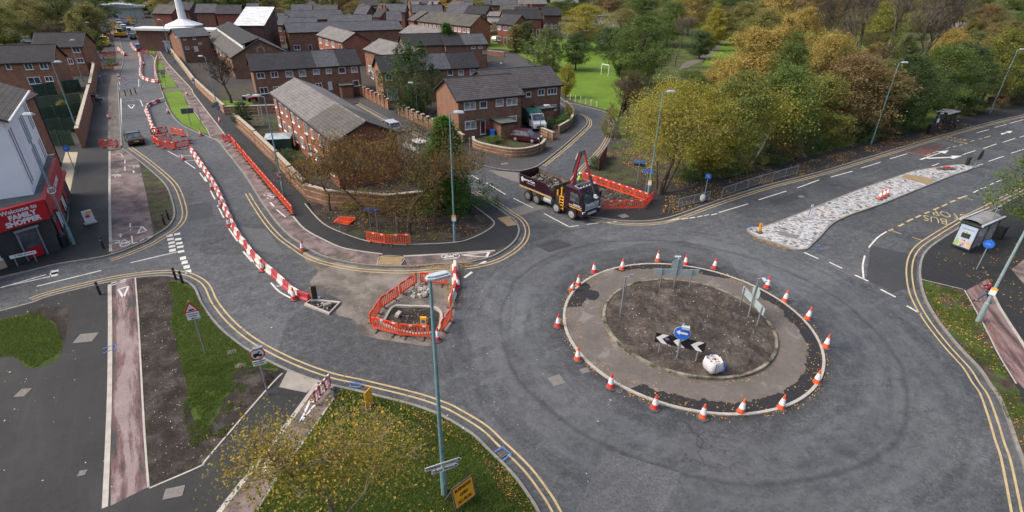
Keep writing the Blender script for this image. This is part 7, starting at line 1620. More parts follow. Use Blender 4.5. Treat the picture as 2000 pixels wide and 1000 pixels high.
post_sign('finger_sign', (1260, 378), Z, face_to(G(1260, 378), R(-15)), 'blue finger sign beside the tall lamp post at the truck corner', [p_board(1.05, .28, 2.3, BLUE)], 2.5); post_sign('small_post', (918, 308), Z, 0, 'grey post with a small orange lamp by the curved wall', [p_board(.2, .2, 2.25, YEL)], 2.4)
post_sign('finger_sign', (725, 452), Z, face_to(G(725, 452)), 'blue finger signs on a post above the left soil bed barrier', [p_board(.9, .2, 2.0, BLUE)], 2.15); post_sign('finger_sign', (738, 455), Z, face_to(G(738, 455), R(20)), 'blue finger sign on the second post in the soil bed', [p_board(.7, .2, 1.95, BLUE)], 2.1)
post_sign('short_post', (666, 455), Z, 0, 'bare leaning grey post next to the stacked barriers', [], 1.6, .05); post_sign('short_post', (776, 458), Z, 0, 'dark capped post behind the right soil bed barrier', [p_board(.2, .35, 1.9, FONTK)], 2.0)
post_sign('warning_plate', (888, 430), Z, face_to(G(888, 472)), 'small yellow and white plate on the corner lamp post', [p_board(.01, .01, 2.0, YEL)], .3); tt = C.objects[-1]
for (bx, by), zz, l in (((888, 472), 2.05, 'yellow topped white plate fixed to the corner lamp post'), ((1909, 629), 2.3, 'yellow topped white plate fixed to the thick grey lamp post'), ((1264, 392), 1.8, 'white plate fixed to the lamp post by the orange barriers')):
    c = G(bx, by, Z); t = thing('notice_plate', l, 'notice', (c.x, c.y, Z), face_to(c)); m = MB(); m.box((0, -.14, zz), (.34, .02, .36)); m.build('plate', FONTW, t); m = MB(); m.box((0, -.14, zz+.25), (.34, .024, .15)); m.build('yellow_header', YEL, t)
# wheelie bins, motorbikes, small garden things
def bin_(x, y, label, lid, body, rz=0):
    c = G(x, y, Z); t = thing('wheelie_bin', label, 'bin', c, rz); m = MB(); m.box((0, 0, .52), (.55, .6, .95), taper=1.15); m.build('body', body, t, bevel=.03); m = MB(); m.box((0, 0, 1.05), (.66, .74, .07)); m.build('lid', lid, t, bevel=.02)
bin_(962, 270, 'blue wheelie bin under the porch of the nearer house', BLUE, BLUE); bin_(954, 266, 'dark wheelie bin with a red lid beside the blue one', SRED, BLK)
for i, (x, y, a) in enumerate([(486, 196, .3), (495, 199, 1.1), (503, 196, 2.0)]):
    c = G(x, y, Z); t = thing('motorcycle', ['left', 'middle', 'right'][i]+' one of three white motorcycles on the garden patio', 'motorcycle', c, a)
    for wx in (-.65, .65): wheel(t, wx, 0, .3, .12)
    m = MB(); m.prism([(-.85, .75), (-.3, .72), (.1, .92), (.45, .85), (.6, .6), (.2, .4), (-.3, .4)], -.14, .14, plane='XZ'); m.build('body', FONTW if i != 1 else SRED, t, bevel=.04); m = MB(); m.tube((.65, 0, .3), (.42, 0, 1.0), .04); m.tube((.42, -.32, 1.02), (.42, .32, 1.02), .02); m.build('handlebar', BLKP, t)
c = G(344, 99, Z); t = thing('white_shed', 'small white roofed shed between the church annexe and the gardens', 'shed', c, R(28)); m = MB(); m.box((0, 0, 1.1), (4.2, 3, 2.2)); m.build('wall', FASW, t); m = MB(); m.box((0, 0, 2.3), (4.6, 3.4, .14)); m.build('roof', WR, t)
# yellow plant at the far works
for x, y, l, a in [(207, 92, 'yellow digger parked inside the far left works', NR), (237, 74, 'orange yellow dumper at the far works beside the black car', NR+R(60))]:
    c = G(x, y, 0); t = thing('excavator', l, 'digger', c, a); m = MB(); m.box((0, 0, 1.0), (2.6, 1.8, .9)); m.build('body', YST, t, bevel=.08); m = MB(); m.box((-.3, 0, 1.9), (1.1, 1.4, 1.0)); m.build('cab', CGL, t); m = MB(); m.box((-.3, 0, 2.45), (1.2, 1.5, .12)); m.build('cab_roof', YST, t)
    for s in (-.85, .85): m = MB(); m.box((0, s, .35), (2.9, .4, .6)); m.build('track', BLKP, t, bevel=.1)
    m = MB(); m.path([(1.2, 0, 1.3), (2.3, 0, 2.6), (3.2, 0, 1.2)], .16, 6); m.box((3.3, 0, .8), (.6, .8, .6)); m.build('boom', YST, t)
for x, y, l in [(222, 58, 'orange works lamp at the left of the far car park'), (255, 47, 'orange works lamp at the right of the far car park')]:
    c = G(x, y, 0); t = thing('works_sign', l, 'road sign', c, face_to(c)); m = MB(); m.box((0, 0, 1.2), (1.3, .05, 1.6)); m.build('board', YEL, t); m = MB(); m.box((0, .2, .2), (1.3, .5, .1)); m.build('frame', BLKP, t)
c = G(237, 36, 0); t = thing('station_canopy', 'far pale rounded canopy at the very top of the north road', 'building', c, R(30)); m = MB(); m.prism([(-9, 3.6), (9, 3.6), (9, 4.2), (0, 5.2), (-9, 4.4)], -4, 4, plane='XZ'); m.build('roof', pm('pale_canopy', (.35, .38, .42), .5, .1), t); m = MB(); m.box((0, 0, 1.8), (16, 6, 3.6)); m.build('wall', MATS['pale_wall'], t)
for (x, y), (x1_, y1_), l in (((1384, 396), (0, 0), 'crumpled white bag of rubbish by the short guard rail'),):
    c = G(1371, 395, Z); m = MB(); m.sphere((0, 0, .4), .33, 12, 8, sq=(.8, .8, 1.25)); o = m.build('rubbish_bag', pm('white_bag', (.5, .5, .5), .6, .3, 8, bmp=.6), smooth=True); o.location = c; tag(o, 'crumpled white bag of rubbish by the short guard rail', 'bag')
# ------------------------------------------------------------------ trees
BARK = pm('bark_brown', (.075, .058, .045), .95, .3, 4, bmp=.5); BARKG = pm('bark_grey', (.095, .082, .068), .95, .3, 4); BARKW = pm('bark_birch', (.42, .37, .31), .85, .4, 6)
LM = dict(
    green=leaf_mat('leaves_green', [(0.060, 0.099, 0.028), (0.091, 0.145, 0.035), (0.133, 0.190, 0.044), (0.183, 0.214, 0.063)]),
    dark=leaf_mat('leaves_dark', [(0.042, 0.074, 0.030), (0.069, 0.114, 0.040), (0.112, 0.157, 0.051)]),
    ever=leaf_mat('leaves_conifer', [(0.032, 0.088, 0.012), (0.050, 0.140, 0.014), (0.100, 0.210, 0.022)], .2),
    olive=leaf_mat('leaves_olive', [(0.117, 0.137, 0.046), (0.183, 0.194, 0.061), (0.266, 0.242, 0.075), (0.316, 0.242, 0.085)]),
    yellow=leaf_mat('leaves_yellow', [(0.089, 0.115, 0.027), (0.218, 0.209, 0.036), (0.376, 0.334, 0.048), (0.455, 0.387, 0.060), (0.129, 0.125, 0.048)]),
    gold=leaf_mat('leaves_gold', [(0.232, 0.186, 0.064), (0.383, 0.276, 0.076), (0.519, 0.386, 0.096), (0.300, 0.249, 0.080), (0.204, 0.208, 0.073)]),
    rust=leaf_mat('leaves_rust', [(0.128, 0.102, 0.061), (0.218, 0.153, 0.075), (0.282, 0.198, 0.081), (0.167, 0.153, 0.068)]),
    mixy=leaf_mat('leaves_green_yellow', [(0.070, 0.116, 0.034), (0.126, 0.174, 0.042), (0.266, 0.261, 0.059), (0.448, 0.378, 0.075)]),
    wil=leaf_mat('leaves_willow', [(0.088, 0.124, 0.044), (0.149, 0.181, 0.066), (0.228, 0.247, 0.095)]),
    corner=leaf_mat('leaves_orange_sparse', [(0.060, 0.070, 0.023), (0.100, 0.100, 0.032), (0.140, 0.110, 0.041), (0.300, 0.150, 0.032), (0.380, 0.180, 0.036)]),
    birch=leaf_mat('leaves_birch', [(0.110, 0.150, 0.035), (0.230, 0.230, 0.045), (0.450, 0.310, 0.050), (0.560, 0.320, 0.055)], .4))
def leaves_np(cent, nrm, size, rg, aspect=.62):
    """one folded-free quad per leaf, as numpy arrays"""
    n = len(cent); a = rg.normal(size=(n, 3)); a -= (a*nrm).sum(1)[:, None]*nrm; a /= np.linalg.norm(a, axis=1)[:, None]+1e-9; b = np.cross(nrm, a)
    s = size[:, None]; v = np.stack([cent-a*s*.5, cent+b*s*aspect*.5, cent+a*s*.5, cent-b*s*aspect*.5], 1).reshape(-1, 3); return v
def mesh_quads(name, v):
    n = len(v)//4; me = bpy.data.meshes.new(name); me.vertices.add(len(v)); me.vertices.foreach_set('co', v.astype(np.float32).ravel())
    me.loops.add(len(v)); me.loops.foreach_set('vertex_index', np.arange(len(v), dtype=np.int32)); me.polygons.add(n)
    me.polygons.foreach_set('loop_start', np.arange(0, len(v), 4, dtype=np.int32)); me.polygons.foreach_set('loop_total', np.full(n, 4, dtype=np.int32)); me.update(calc_edges=True); return me
def branches(rg, H, r0, th, spread, levels, nkid=(3, 5), up=.35, first=.42, shrink=.62, wob=.18, lean=(0, 0)):
    segs = []; tips = []
    def grow(p, d, L, r, lv):
        k = 3 if lv < 3 else 2; q = p
        for i in range(k):
            d = (d+Vector((rg.normal()*wob, rg.normal()*wob, rg.normal()*wob*.6+up*.12))).normalized(); n = q+d*(L/k); r1 = r*(.86 if lv else .9); segs.append((q, n, r, r1, lv)); q = n; r = r1
            if lv >= levels-1: tips.append(q.copy())
            if lv < levels and i > 0:
                for _ in range(int(rg.integers(1, nkid[1]-1))):
                    a = rg.uniform(0, 6.283); e = Vector((math.cos(a), math.sin(a), 0)); nd_ = (d*.55+e*spread*rg.uniform(.6, 1.1)+Vector((0, 0, up*.6))).normalized(); grow(q, nd_, L*shrink*rg.uniform(.75, 1.1), r*.55, lv+1)
        if lv < levels:
            for _ in range(int(rg.integers(nkid[0]-1, nkid[1]-1))):
                a = rg.uniform(0, 6.283); e = Vector((math.cos(a), math.sin(a), 0)); grow(q, (d*.8+e*spread*rg.uniform(.4, .9)+Vector((0, 0, up*.5))).normalized(), L*shrink*rg.uniform(.8, 1.15), r*.6, lv+1)
    base = Vector((0, 0, 0)); top = Vector((lean[0], lean[1], th)); segs.append((base, top, r0*1.25, r0, 0)); grow(top, (top-base).normalized(), H*first, r0, 0)
    return segs, tips
def wood(segs, name, mat, parent, minr=.012):
    m = MB()
    for a, b, ra, rb, lv in segs: m.tube(a, b, max(ra, minr), max(rb, minr), 7 if lv == 0 else (5 if lv < 2 else 3), cap=False)
    return m.build(name, mat, parent, fix=False)
def bush_mesh(name, rg, H, rx, z0, nclump, per, leaf, shape='round', drop=0, rough_=.42):
    """clumps of leaves spread through a lumpy crown volume"""
    cs = []; k = 0
    while len(cs) < nclump and k < nclump*30:
        k += 1; z = rg.random(); a = rg.uniform(0, 6.283); t = rg.random()**.42
        if shape == 'cone': pr = (1-z)**.8*1.0+.04; 
        elif shape == 'oval': pr = math.sin(math.pi*min(1, (z*.93+.05)))**.62
        elif shape == 'column': pr = (math.sin(math.pi*min(1, z*.9+.09))**.4)
        else: pr = math.sqrt(max(0, 1-(z*2-1)**2))**.8*(1.08-.25*z)
        nb = 1+rough_*2*noise.noise(Vector((math.cos(a)*1.3+H, math.sin(a)*1.3+rx, z*3.2)))
        r = rx*pr*nb*t; p = np.array([r*math.cos(a), r*math.sin(a), z0+(H-z0)*z*(1+.22*noise.noise(Vector((math.cos(a)*1.1, math.sin(a)*1.1, H+rx)))*(shape != 'cone'))]); cs.append(p)
    cs = np.array(cs); out = []; nr = []; c0 = np.array([0, 0, z0+(H-z0)*.42])
    rad = rx*(.165 if shape != 'cone' else .13)
    for c in cs:
        n = int(per*rg.uniform(.6, 1.4)); q = rg.normal(size=(n, 3))*rad*np.array([.62, .62, .42])*rg.uniform(.7, 1.3)
        if drop: q[:, 2] = -np.abs(q[:, 2])*drop; q[:, :2] *= .4
        if shape == 'cone': q[:, 2] -= np.linalg.norm(q[:, :2], axis=1)*.25
        out.append(c+q); d = (c-c0); d /= np.linalg.norm(d)+1e-6; nn = rg.normal(size=(n, 3))*.75+d*.6+np.array([0, 0, .55]); nr.append(nn/np.linalg.norm(nn, axis=1)[:, None])
    P = np.concatenate(out); N = np.concatenate(nr); keep = P[:, 2] > .05; P = P[keep]; N = N[keep]
    return mesh_quads(name, leaves_np(P, N, leaf*rg.uniform(.6, 1.35, len(P)), rg)), cs
def make_tree(kind, seed):
    """template tree 10 m tall: trunk with limbs, crown of leaves"""
    rg = np.random.default_rng(seed); nm = {'cone': 'conifer_tree', 'bare': 'bare_tree', 'shrub': 'shrub'}.get(kind, 'broadleaf_tree')
    t = bpy.data.objects.new(nm, None); C.objects.link(t)
    if kind == 'bare' or kind == 'twig':
        segs, tips = branches(rg, 10, .2, 1.6, .75 if kind == 'bare' else 1.0, 4, (3, 5), .55 if kind == 'bare' else .3, .36, .66)
        zm = max(b.z for _, b, *_ in segs); s = 10/zm; segs = [(a*s, b*s, ra, rb, lv) for a, b, ra, rb, lv in segs]; tips = [q*s for q in tips]
        wood(segs, 'trunk', BARKG if kind == 'bare' else BARK, t, .013)
        T = np.array([tuple(q) for q in tips]); T = T[T[:, 2] > 2.2]; idx = rg.integers(0, len(T), 500 if kind == 'bare' else 2600); P = T[idx]+rg.normal(size=(len(idx), 3))*.28; N = rg.normal(size=P.shape); N /= np.linalg.norm(N, axis=1)[:, None]
        me = mesh_quads('crown', leaves_np(P, N, .12*rg.uniform(.6, 1.4, len(P)), rg)); me.materials.append(LM['rust']); o = bpy.data.objects.new('crown', me); C.objects.link(o); o.parent = t; return t
    P_ = dict(round=(10, 3.9, 1.9, 330, 66, .19, 'round', 0), round2=(10, 3.6, 1.5, 280, 72, .20, 'round', 0), oval=(10, 2.7, 1.2, 320, 60, .18, 'oval', 0), weep=(10, 3.6, .9, 420, 50, .18, 'round', 2.6), cone=(10, 3.3, .3, 760, 34, .19, 'cone', 0), column=(10, 2.0, .4, 300, 28, .24, 'column', 0), shrub=(4, 2.6, .0, 150, 26, .20, 'round', 0))[kind]
    H, rx, z0, nc, per, lf, shp, dr = P_
    me, cs = bush_mesh('crown', rg, H, rx, z0, nc, per, lf, shp, dr); me.materials.append(LM['green'])
    m = MB(); r0 = .17 if kind != 'shrub' else .06; top = Vector((rg.normal()*.15, rg.normal()*.15, H*.8)); mid = Vector((rg.normal()*.12, rg.normal()*.12, H*.35))
    m.tube((0, 0, -.1), mid, r0*1.3, r0*.85, 8, cap=False); m.tube(mid, top, r0*.85, .03, 6, cap=False)
    for c in cs[rg.integers(0, len(cs), 26)]:
        c = Vector(c); 
        if c.z < .8: continue
        p = mid.lerp(top, min(.9, max(0, (c.z*.62-mid.z)/(top.z-mid.z)))); q = p.lerp(c, .5)+Vector((0, 0, .25)); m.tube(p, q, r0*.42, r0*.25, 5, cap=False); m.tube(q, c, r0*.25, .012, 4, cap=False)
    m.build('trunk', BARK, t, fix=False)
    o = bpy.data.objects.new('crown', me); C.objects.link(o); o.parent = t; return t
TPL = {}; TUSE = set(); NTREE = [0]
def tree(kind, leaf, base, topy, wpx, label, group=None, seed=0, z=Z, at=None, h=None, w=None, bark=None, cat=None):
    """place a tree by its foot, the height its top reaches and its width"""
    key = (kind, seed % (3 if kind in ('round', 'bare') else 2))
    if key not in TPL: TPL[key] = make_tree(kind, 11+key[1]*7+len(kind))
    src = TPL[key]; c = at if at is not None else G(*base, z); NTREE[0] += 1
    h = h or max(1.2, top_z(c, topy)-z); dist = (Vector((c.x, c.y, h/2))-Vector((0, 0, CAMH))).dot(_fw); w = w or wpx*dist/FPX
    native = {'round': 7.6, 'round2': 7.0, 'oval': 5.2, 'weep': 7.2, 'cone': 5.6, 'column': 3.9, 'shrub': 5.0, 'bare': 7.5, 'twig': 8.5}[kind]; hn = 4 if kind == 'shrub' else 10
    sx = w/native; sz = h/hn; rz = (NTREE[0]*2.4) % 6.28
    cat = cat or ('shrub' if kind == 'shrub' else 'tree')
    if key not in TUSE:
        TUSE.add(key); o = src; KIDS[o.name] = [(q, []) for q in o.children]; o.location = c; o.rotation_euler = (0, 0, rz); o['label'] = label; o.scale = (sx, sx, sz)
    else: o = dup(src, c, rz, label, None, (sx*(1+.13*math.sin(NTREE[0]*1.7)), sx*(1-.13*math.sin(NTREE[0]*1.7)), sz)); o.rotation_euler = (.05*math.sin(NTREE[0]), .05*math.cos(NTREE[0]*1.3), rz)
    o['category'] = cat
    if group: o['group'] = group
    for ch in o.children:
        if ch.name.startswith('crown') and ch.material_slots: ch.material_slots[0].link = 'OBJECT'; ch.material_slots[0].material = LM[leaf]
        if bark and ch.name.startswith('trunk'): ch.material_slots[0].link = 'OBJECT'; ch.material_slots[0].material = bark
    return o
bpy.context.view_layer.update()
MAIN = [
    ('weep', 'dark', (808, 222), 80, 116, 'tall dark feathery tree between the orange gabled house and the ribbed roofs', 0),
    ('cone', 'ever', (875, 129), 46, 60, 'neat round topped green conifer in the middle of the estate', 0),
    ('cone', 'ever', (872, 402), 230, 128, 'big green conifer at the street corner behind the corner bed', 1),
    ('column', 'dark', (478, 250), 200, 34, 'small dark green conifer in the yard by the cross wall', 0),
    ('bare', 'rust', (452, 202), 100, 96, 'leafless brown twiggy tree in the lawn garden left of the long terrace', 0),
    ('column', 'olive', (1008, 103), 50, 40, 'dark yew like tree at the left end of the park group', 0), ('column', 'dark', (1030, 106), 44, 36, 'taller dark yew at the left end of the park group', 1),
    ('weep', 'wil', (1066, 138), 48, 84, 'large grey green weeping tree at the edge of the park', 1), ('round', 'dark', (1124, 138), 68, 60, 'dark round tree right of the weeping tree in the park', 1), ('round', 'yellow', (1142, 98), 12, 84, 'orange yellow tree behind the park group', 0),
    ('round2', 'dark', (1188, 112), 55, 64, 'dark green tree at the back right of the park', 0), ('round', 'green', (1245, 172), 38, 120, 'broad dark green tree left of the yellow wood', 2), ('oval', 'dark', (1215, 160), 70, 60, 'narrow dark tree at the right edge of the park', 0),
    ('bare', 'rust', (1318, 128), 26, 52, 'pale leafless tree by the park path', 1), ('round2', 'dark', (1365, 116), 62, 50, 'low dark tree right of the pale leafless tree', 1), ('oval', 'yellow', (1388, 100), 15, 44, 'narrow yellow tree above the park path', 1),
    ('round', 'green', (1300, 90), 5, 80, 'green tree above the pale leafless tree', 0), ('round', 'gold', (1342, 70), -20, 90, 'golden tree at the top behind the park path', 1),
    ('round', 'gold', (1440, 225), 62, 120, 'golden orange tree at the left front of the wood', 2), ('oval', 'gold', (1500, 230), 45, 100, 'tall golden tree in the middle of the wood front', 0), ('oval', 'green', (1512, 250), 78, 84, 'feathery green willow wrapped by golden trees', 1), ('round', 'gold', (1575, 250), 70, 110, 'orange brown tree right of the feathery willow', 0),
    ('twig', 'rust', (1225, 262), 132, 92, 'brown twiggy shrub tree left of the yellow corner tree', 0), ('twig', 'rust', (1215, 225), 150, 60, 'smaller brown twiggy tree behind the first one', 1),
    ('round', 'mixy', (1425, 322), 150, 130, 'green and yellow tree right of the lamp post by the corner', 1), ('oval', 'yellow', (1372, 345), 190, 90, 'yellow leaved tree with pale stems beside the cycle sign', 0), ('round2', 'green', (1500, 300), 130, 120, 'dense green tree behind the leaning white trunk', 0), ('round', 'rust', (1640, 268), 112, 150, 'large brown orange tree in the roadside wood', 0),
    ('round2', 'mixy', (1570, 285), 150, 110, 'yellowish green tree above the guard rail', 1), ('round', 'dark', (1735, 256), 115, 120, 'dark green tree behind the right lamp post', 2), ('oval', 'olive', (1700, 262), 130, 80, 'olive tree at the hedge left of the far bus stop', 1), ('round', 'green', (1800, 238), 92, 110, 'green tree right behind the far bus shelter', 0),
    ('round2', 'dark', (1858, 222), 88, 100, 'dark tree right of the far bus shelter', 1), ('round', 'mixy', (1912, 205), 62, 96, 'yellow topped green tree by the right lamp post', 1), ('round2', 'green', (1985, 194), 45, 100, 'green tree at the far right end of the hedge', 0), ('round', 'olive', (2060, 185), 30, 110, 'olive tree just beyond the right edge of the hedge', 2),
    ('round', 'gold', (1830, 165), 62, 80, 'orange tree in the second row behind the bus stop', 1), ('oval', 'rust', (1935, 150), 50, 80, 'russet tree in the second row at the right', 0),
    ('bare', 'rust', (1655, 190), -40, 120, 'tall leafless tree with a forked trunk, left one on the skyline', 2), ('bare', 'rust', (1765, 180), -60, 150, 'tallest leafless tree at the top right', 0), ('bare', 'rust', (1720, 150), -45, 110, 'leafless tree between the two tall forked ones', 1), ('bare', 'rust', (1840, 140), -50, 110, 'leafless tree in front of the low grey roof', 2), ('bare', 'rust', (1590, 150), -20, 90, 'leafless tree behind the orange brown tree', 1),
    ('round', 'green', (1990, 90), 22, 70, 'green tree at the top right corner below the tower block', 1), ('round', 'rust', (1905, 90), 10, 70, 'brown tree left of the tower block', 0), ('round2', 'olive', (1945, 110), 45, 70, 'yellow olive tree below the tower block', 1),
    ('round', 'mixy', (1700, 110), 10, 90, 'hazy mixed tree behind the leafless ones', 2), ('round2', 'olive', (1450, 90), 5, 80, 'olive tree at the top above the golden wood', 0), ('round', 'gold', (1510, 75), -15, 90, 'gold brown tree at the top above the willow', 0), ('round', 'rust', (1590, 80), -20, 90, 'brown tree on the skyline above the orange tree', 1), ('round', 'rust', (1660, 80), -15, 100, 'brown tree on the skyline right of the middle', 2), ('round2', 'green', (1410, 60), -10, 60, 'green tree on the skyline above the path', 1), ('round', 'olive', (1800, 80), -10, 100, 'olive brown tree on the skyline at the right', 0), ('round', 'gold', (1555, 120), 20, 80, 'golden tree in the second row of the wood', 2), ('round', 'olive', (1480, 130), 25, 80, 'olive tree in the second row of the wood', 1), ('round2', 'green', (1900, 60), -5, 70, 'dark green tree on the skyline at the right', 0), ('round', 'rust', (1740, 60), -25, 90, 'brown tree high on the skyline between the leafless ones', 1),
    ('round2', 'green', (1250, 60), -10, 80, 'green tree on the skyline above the broad dark one', 0), ('round', 'rust', (1190, 50), -5, 80, 'brown tree on the skyline right of the estate', 1), ('round', 'olive', (1215, 90), 22, 70, 'olive tree behind the dark park trees', 2), ('round', 'green', (1010, 45), 12, 60, 'small green tree among the far roofs near the park', 0), ('round', 'green', (1035, 30), 2, 60, 'tree above the far roofs near the park', 1),
    ('round', 'mixy', (14, 100), 12, 90, 'big green tree at the left edge behind the houses', 0), ('round', 'olive', (66, 85), 0, 90, 'olive yellow topped tree left of the second left house', 1), ('round', 'wil', (135, 78), -8, 110, 'wide green tree behind the second left house', 2), ('oval', 'olive', (172, 118), 30, 46, 'olive tree beside the left footway', 0), ('round2', 'olive', (188, 80), 8, 60, 'green tree overhanging the left footway', 0), ('round', 'olive', (40, 50), -20, 80, 'olive tree on the left skyline', 0), ('round2', 'green', (195, 45), -15, 70, 'dark green tree at the top of the left footway', 1), ('round', 'gold', (95, 50), -20, 70, 'golden topped tree on the left skyline', 1), ('twig', 'olive', (110, 95), 40, 60, 'thin leaved tree between the parked cars and the brown roofs', 1), ('oval', 'green', (196, 104), 62, 30, 'tall shrub by the far left footway', 1),
    ('round', 'gold', (512, 58), 22, 50, 'orange tree right of the white roofed hall', 1), ('round', 'rust', (550, 56), 18, 54, 'brown tree beside the orange one above the middle rows', 2), ('round', 'rust', (692, 55), 8, 46, 'brown tree above the right end of the middle rows', 1), ('cone', 'yellow', (686, 62), 28, 26, 'small yellow green conifer in front of the brown tree', 0), ('cone', 'olive', (755, 52), 29, 28, 'golden green conifer between the far rows', 1), ('round', 'gold', (712, 38), 10, 36, 'golden round tree above the golden conifer', 2), ('round', 'mixy', (932, 40), -2, 40, 'tall yellow green tree among the far roofs in the upper middle', 0),
    ('round2', 'green', (770, 92), 64, 28, 'green garden tree between the grey roofs', 1), ('twig', 'mixy', (940, 72), 46, 50, 'thin leaved tree at the end of the mossy roofed terrace', 0), ('round', 'rust', (965, 76), 44, 30, 'red brown shrub tree beside the mossy roofed terrace', 0), ('oval', 'gold', (1016, 46), 28, 26, 'small gold tree in front of the far black roofs', 1), ('oval', 'gold', (1070, 50), 30, 30, 'small orange tree behind the weeping tree', 0),
    ('oval', 'yellow', (1104, 192), 128, 34, 'thin young tree with few yellow leaves by the white posts', 1), ('column', 'ever', (860, 296), 232, 22, 'pointed tip of a second conifer left of the corner conifer', 1), ('round', 'green', (590, 66), 52, 22, 'pale shrub tree beside the cul-de-sac', 0)]
for i, (k, l, b, ty, w, lab, sd) in enumerate(MAIN): tree(k, l, b, ty, w, lab, seed=sd, bark=BARKG if k == 'bare' else None)
# second corner trees with few leaves and the nearest birch, built with finer leaves
def fine_tree(name, label, base, H, th, r0, leafn, lsize, lmat, bark, seed, levels=5, spread=.9, up=.3, first=.32, z=Z, sxy=1.0, droop=0, jit=.22, wob=.2, shrink=.66, maxseg=6000):
    rg = np.random.default_rng(seed); segs, tips = branches(rg, H, r0, th, spread, levels, (3, 4), up, first, shrink, wob)
    zm = max(b.z for _, b, *_ in segs); s = H/zm; f = lambda q: Vector((q.x*s*sxy, q.y*s*sxy, q.z*s))
    segs = [(f(a), f(b), ra, rb, lv) for a, b, ra, rb, lv in segs][:maxseg*3]; tips = [f(q) for q in tips]
    c = base if isinstance(base, Vector) else G(*base, z); t = thing(name, label, 'tree', c, 0); wood(segs, 'trunk', bark, t, .008)
    T = np.array([tuple(q) for q in tips]); T = T[T[:, 2] > th*.8]; idx = rg.integers(0, len(T), leafn); P = T[idx]+rg.normal(size=(leafn, 3))*jit
    if droop: P[:, 2] -= np.abs(rg.normal(size=leafn))*droop
    N = rg.normal(size=P.shape)+np.array([0, 0, .4]); N /= np.linalg.norm(N, axis=1)[:, None]
    me = mesh_quads('crown', leaves_np(P, N, lsize*rg.uniform(.6, 1.4, len(P)), rg, .7)); me.materials.append(LM[lmat]); o = bpy.data.objects.new('crown', me); C.objects.link(o); o.parent = t; return t
def cloud(parent, H, rx, z0, nc, per, lf, leaf, seed, shape='round', off=(0, 0, 0)):
    """more leaf clumps round the limbs of one tree"""
    me, _ = bush_mesh('crown', np.random.default_rng(seed), H, rx, z0, nc, per, lf, shape, rough_=.3); me.materials.append(LM[leaf]); o = bpy.data.objects.new('crown', me); C.objects.link(o); o.parent = parent; o.location = off
fine_tree('autumn_tree', 'nearly bare tree with orange leaves rising from the corner soil bed', (800, 458), 8.6, .8, .16, 4500, .13, 'corner', BARK, 21, sxy=1.35, first=.30, jit=.4, up=.45)
cloud(C.objects[-1].parent, 8.2, 4.0, 1.2, 230, 22, .12, 'corner', 5)
fine_tree('autumn_tree', 'nearly bare tree with orange leaves in front of the terrace gable', (722, 440), 8.2, .7, .13, 4000, .13, 'corner', BARK, 22, sxy=1.3, first=.30, jit=.4, up=.45)
cloud(C.objects[-1].parent, 7.8, 3.7, 1.0, 210, 20, .12, 'corner', 6)
fine_tree('autumn_tree', 'low spreading tree with few orange leaves over the long garden wall', (645, 412), 5.2, .8, .10, 2600, .14, 'corner', BARK, 23, sxy=1.6, jit=.35)
fine_tree('autumn_tree', 'thin leaved tree between the bed and the corner conifer', (850, 440), 6.4, 1.2, .11, 3500, .14, 'corner', BARK, 27, sxy=1.4, jit=.35)
yt = fine_tree('yellow_tree', 'broad yellow leaved tree with several stems at the street corner', (1288, 380), 9.0, 1.0, .20, 5000, .16, 'yellow', BARK, 24, sxy=1.5, first=.30, jit=.5, spread=1.0)
cloud(yt, 10.4, 5.3, 2.9, 330, 58, .15, 'yellow', 3, off=(1.0, 2.0, 0))
m = MB()
for dx, dy in ((.5, .2), (1.0, .5), (-.3, .4)): m.tube((dx*.6, dy, 0), (dx*1.8, dy*1.6, 3.4), .13, .07, 7)
m.build('stem', BARK, yt)
fine_tree('birch_tree', 'birch with yellow orange leaves rising in the near foreground grass', G(705, 1190, Z), 8.8, 2.2, .10, 11000, .08, 'birch', pm('bark_birch_brown', (.17, .125, .09), .85, .5, 2), 31, levels=4, sxy=1.15, droop=.5, first=.36, spread=.85, jit=.42)
tree('round', 'green', (2040, 482), 292, 190, 'green leaved tree reaching in at the right edge above the near bus shelter', seed=1)
t = thing('leaning_birch', 'pale leaning birch trunk at the edge of the roadside wood', 'tree', G(1461, 330, Z)); m = MB(); m.path([(0, 0, 0), (.9, .3, 1.8), (1.6, .6, 3.6), (2.0, .8, 6.0)], .13, 8); m.build('trunk', BARKW, t)
rg = np.random.default_rng(9); P = rg.normal(size=(2600, 3))*np.array([1.5, 1.5, 1.4])+np.array([2.0, .8, 6.2]); N = rg.normal(size=P.shape); N /= np.linalg.norm(N, axis=1)[:, None]; me = mesh_quads('crown', leaves_np(P, N, .2*rg.uniform(.6, 1.3, len(P)), rg)); me.materials.append(LM['yellow']); o = bpy.data.objects.new('crown', me); C.objects.link(o); o.parent = t
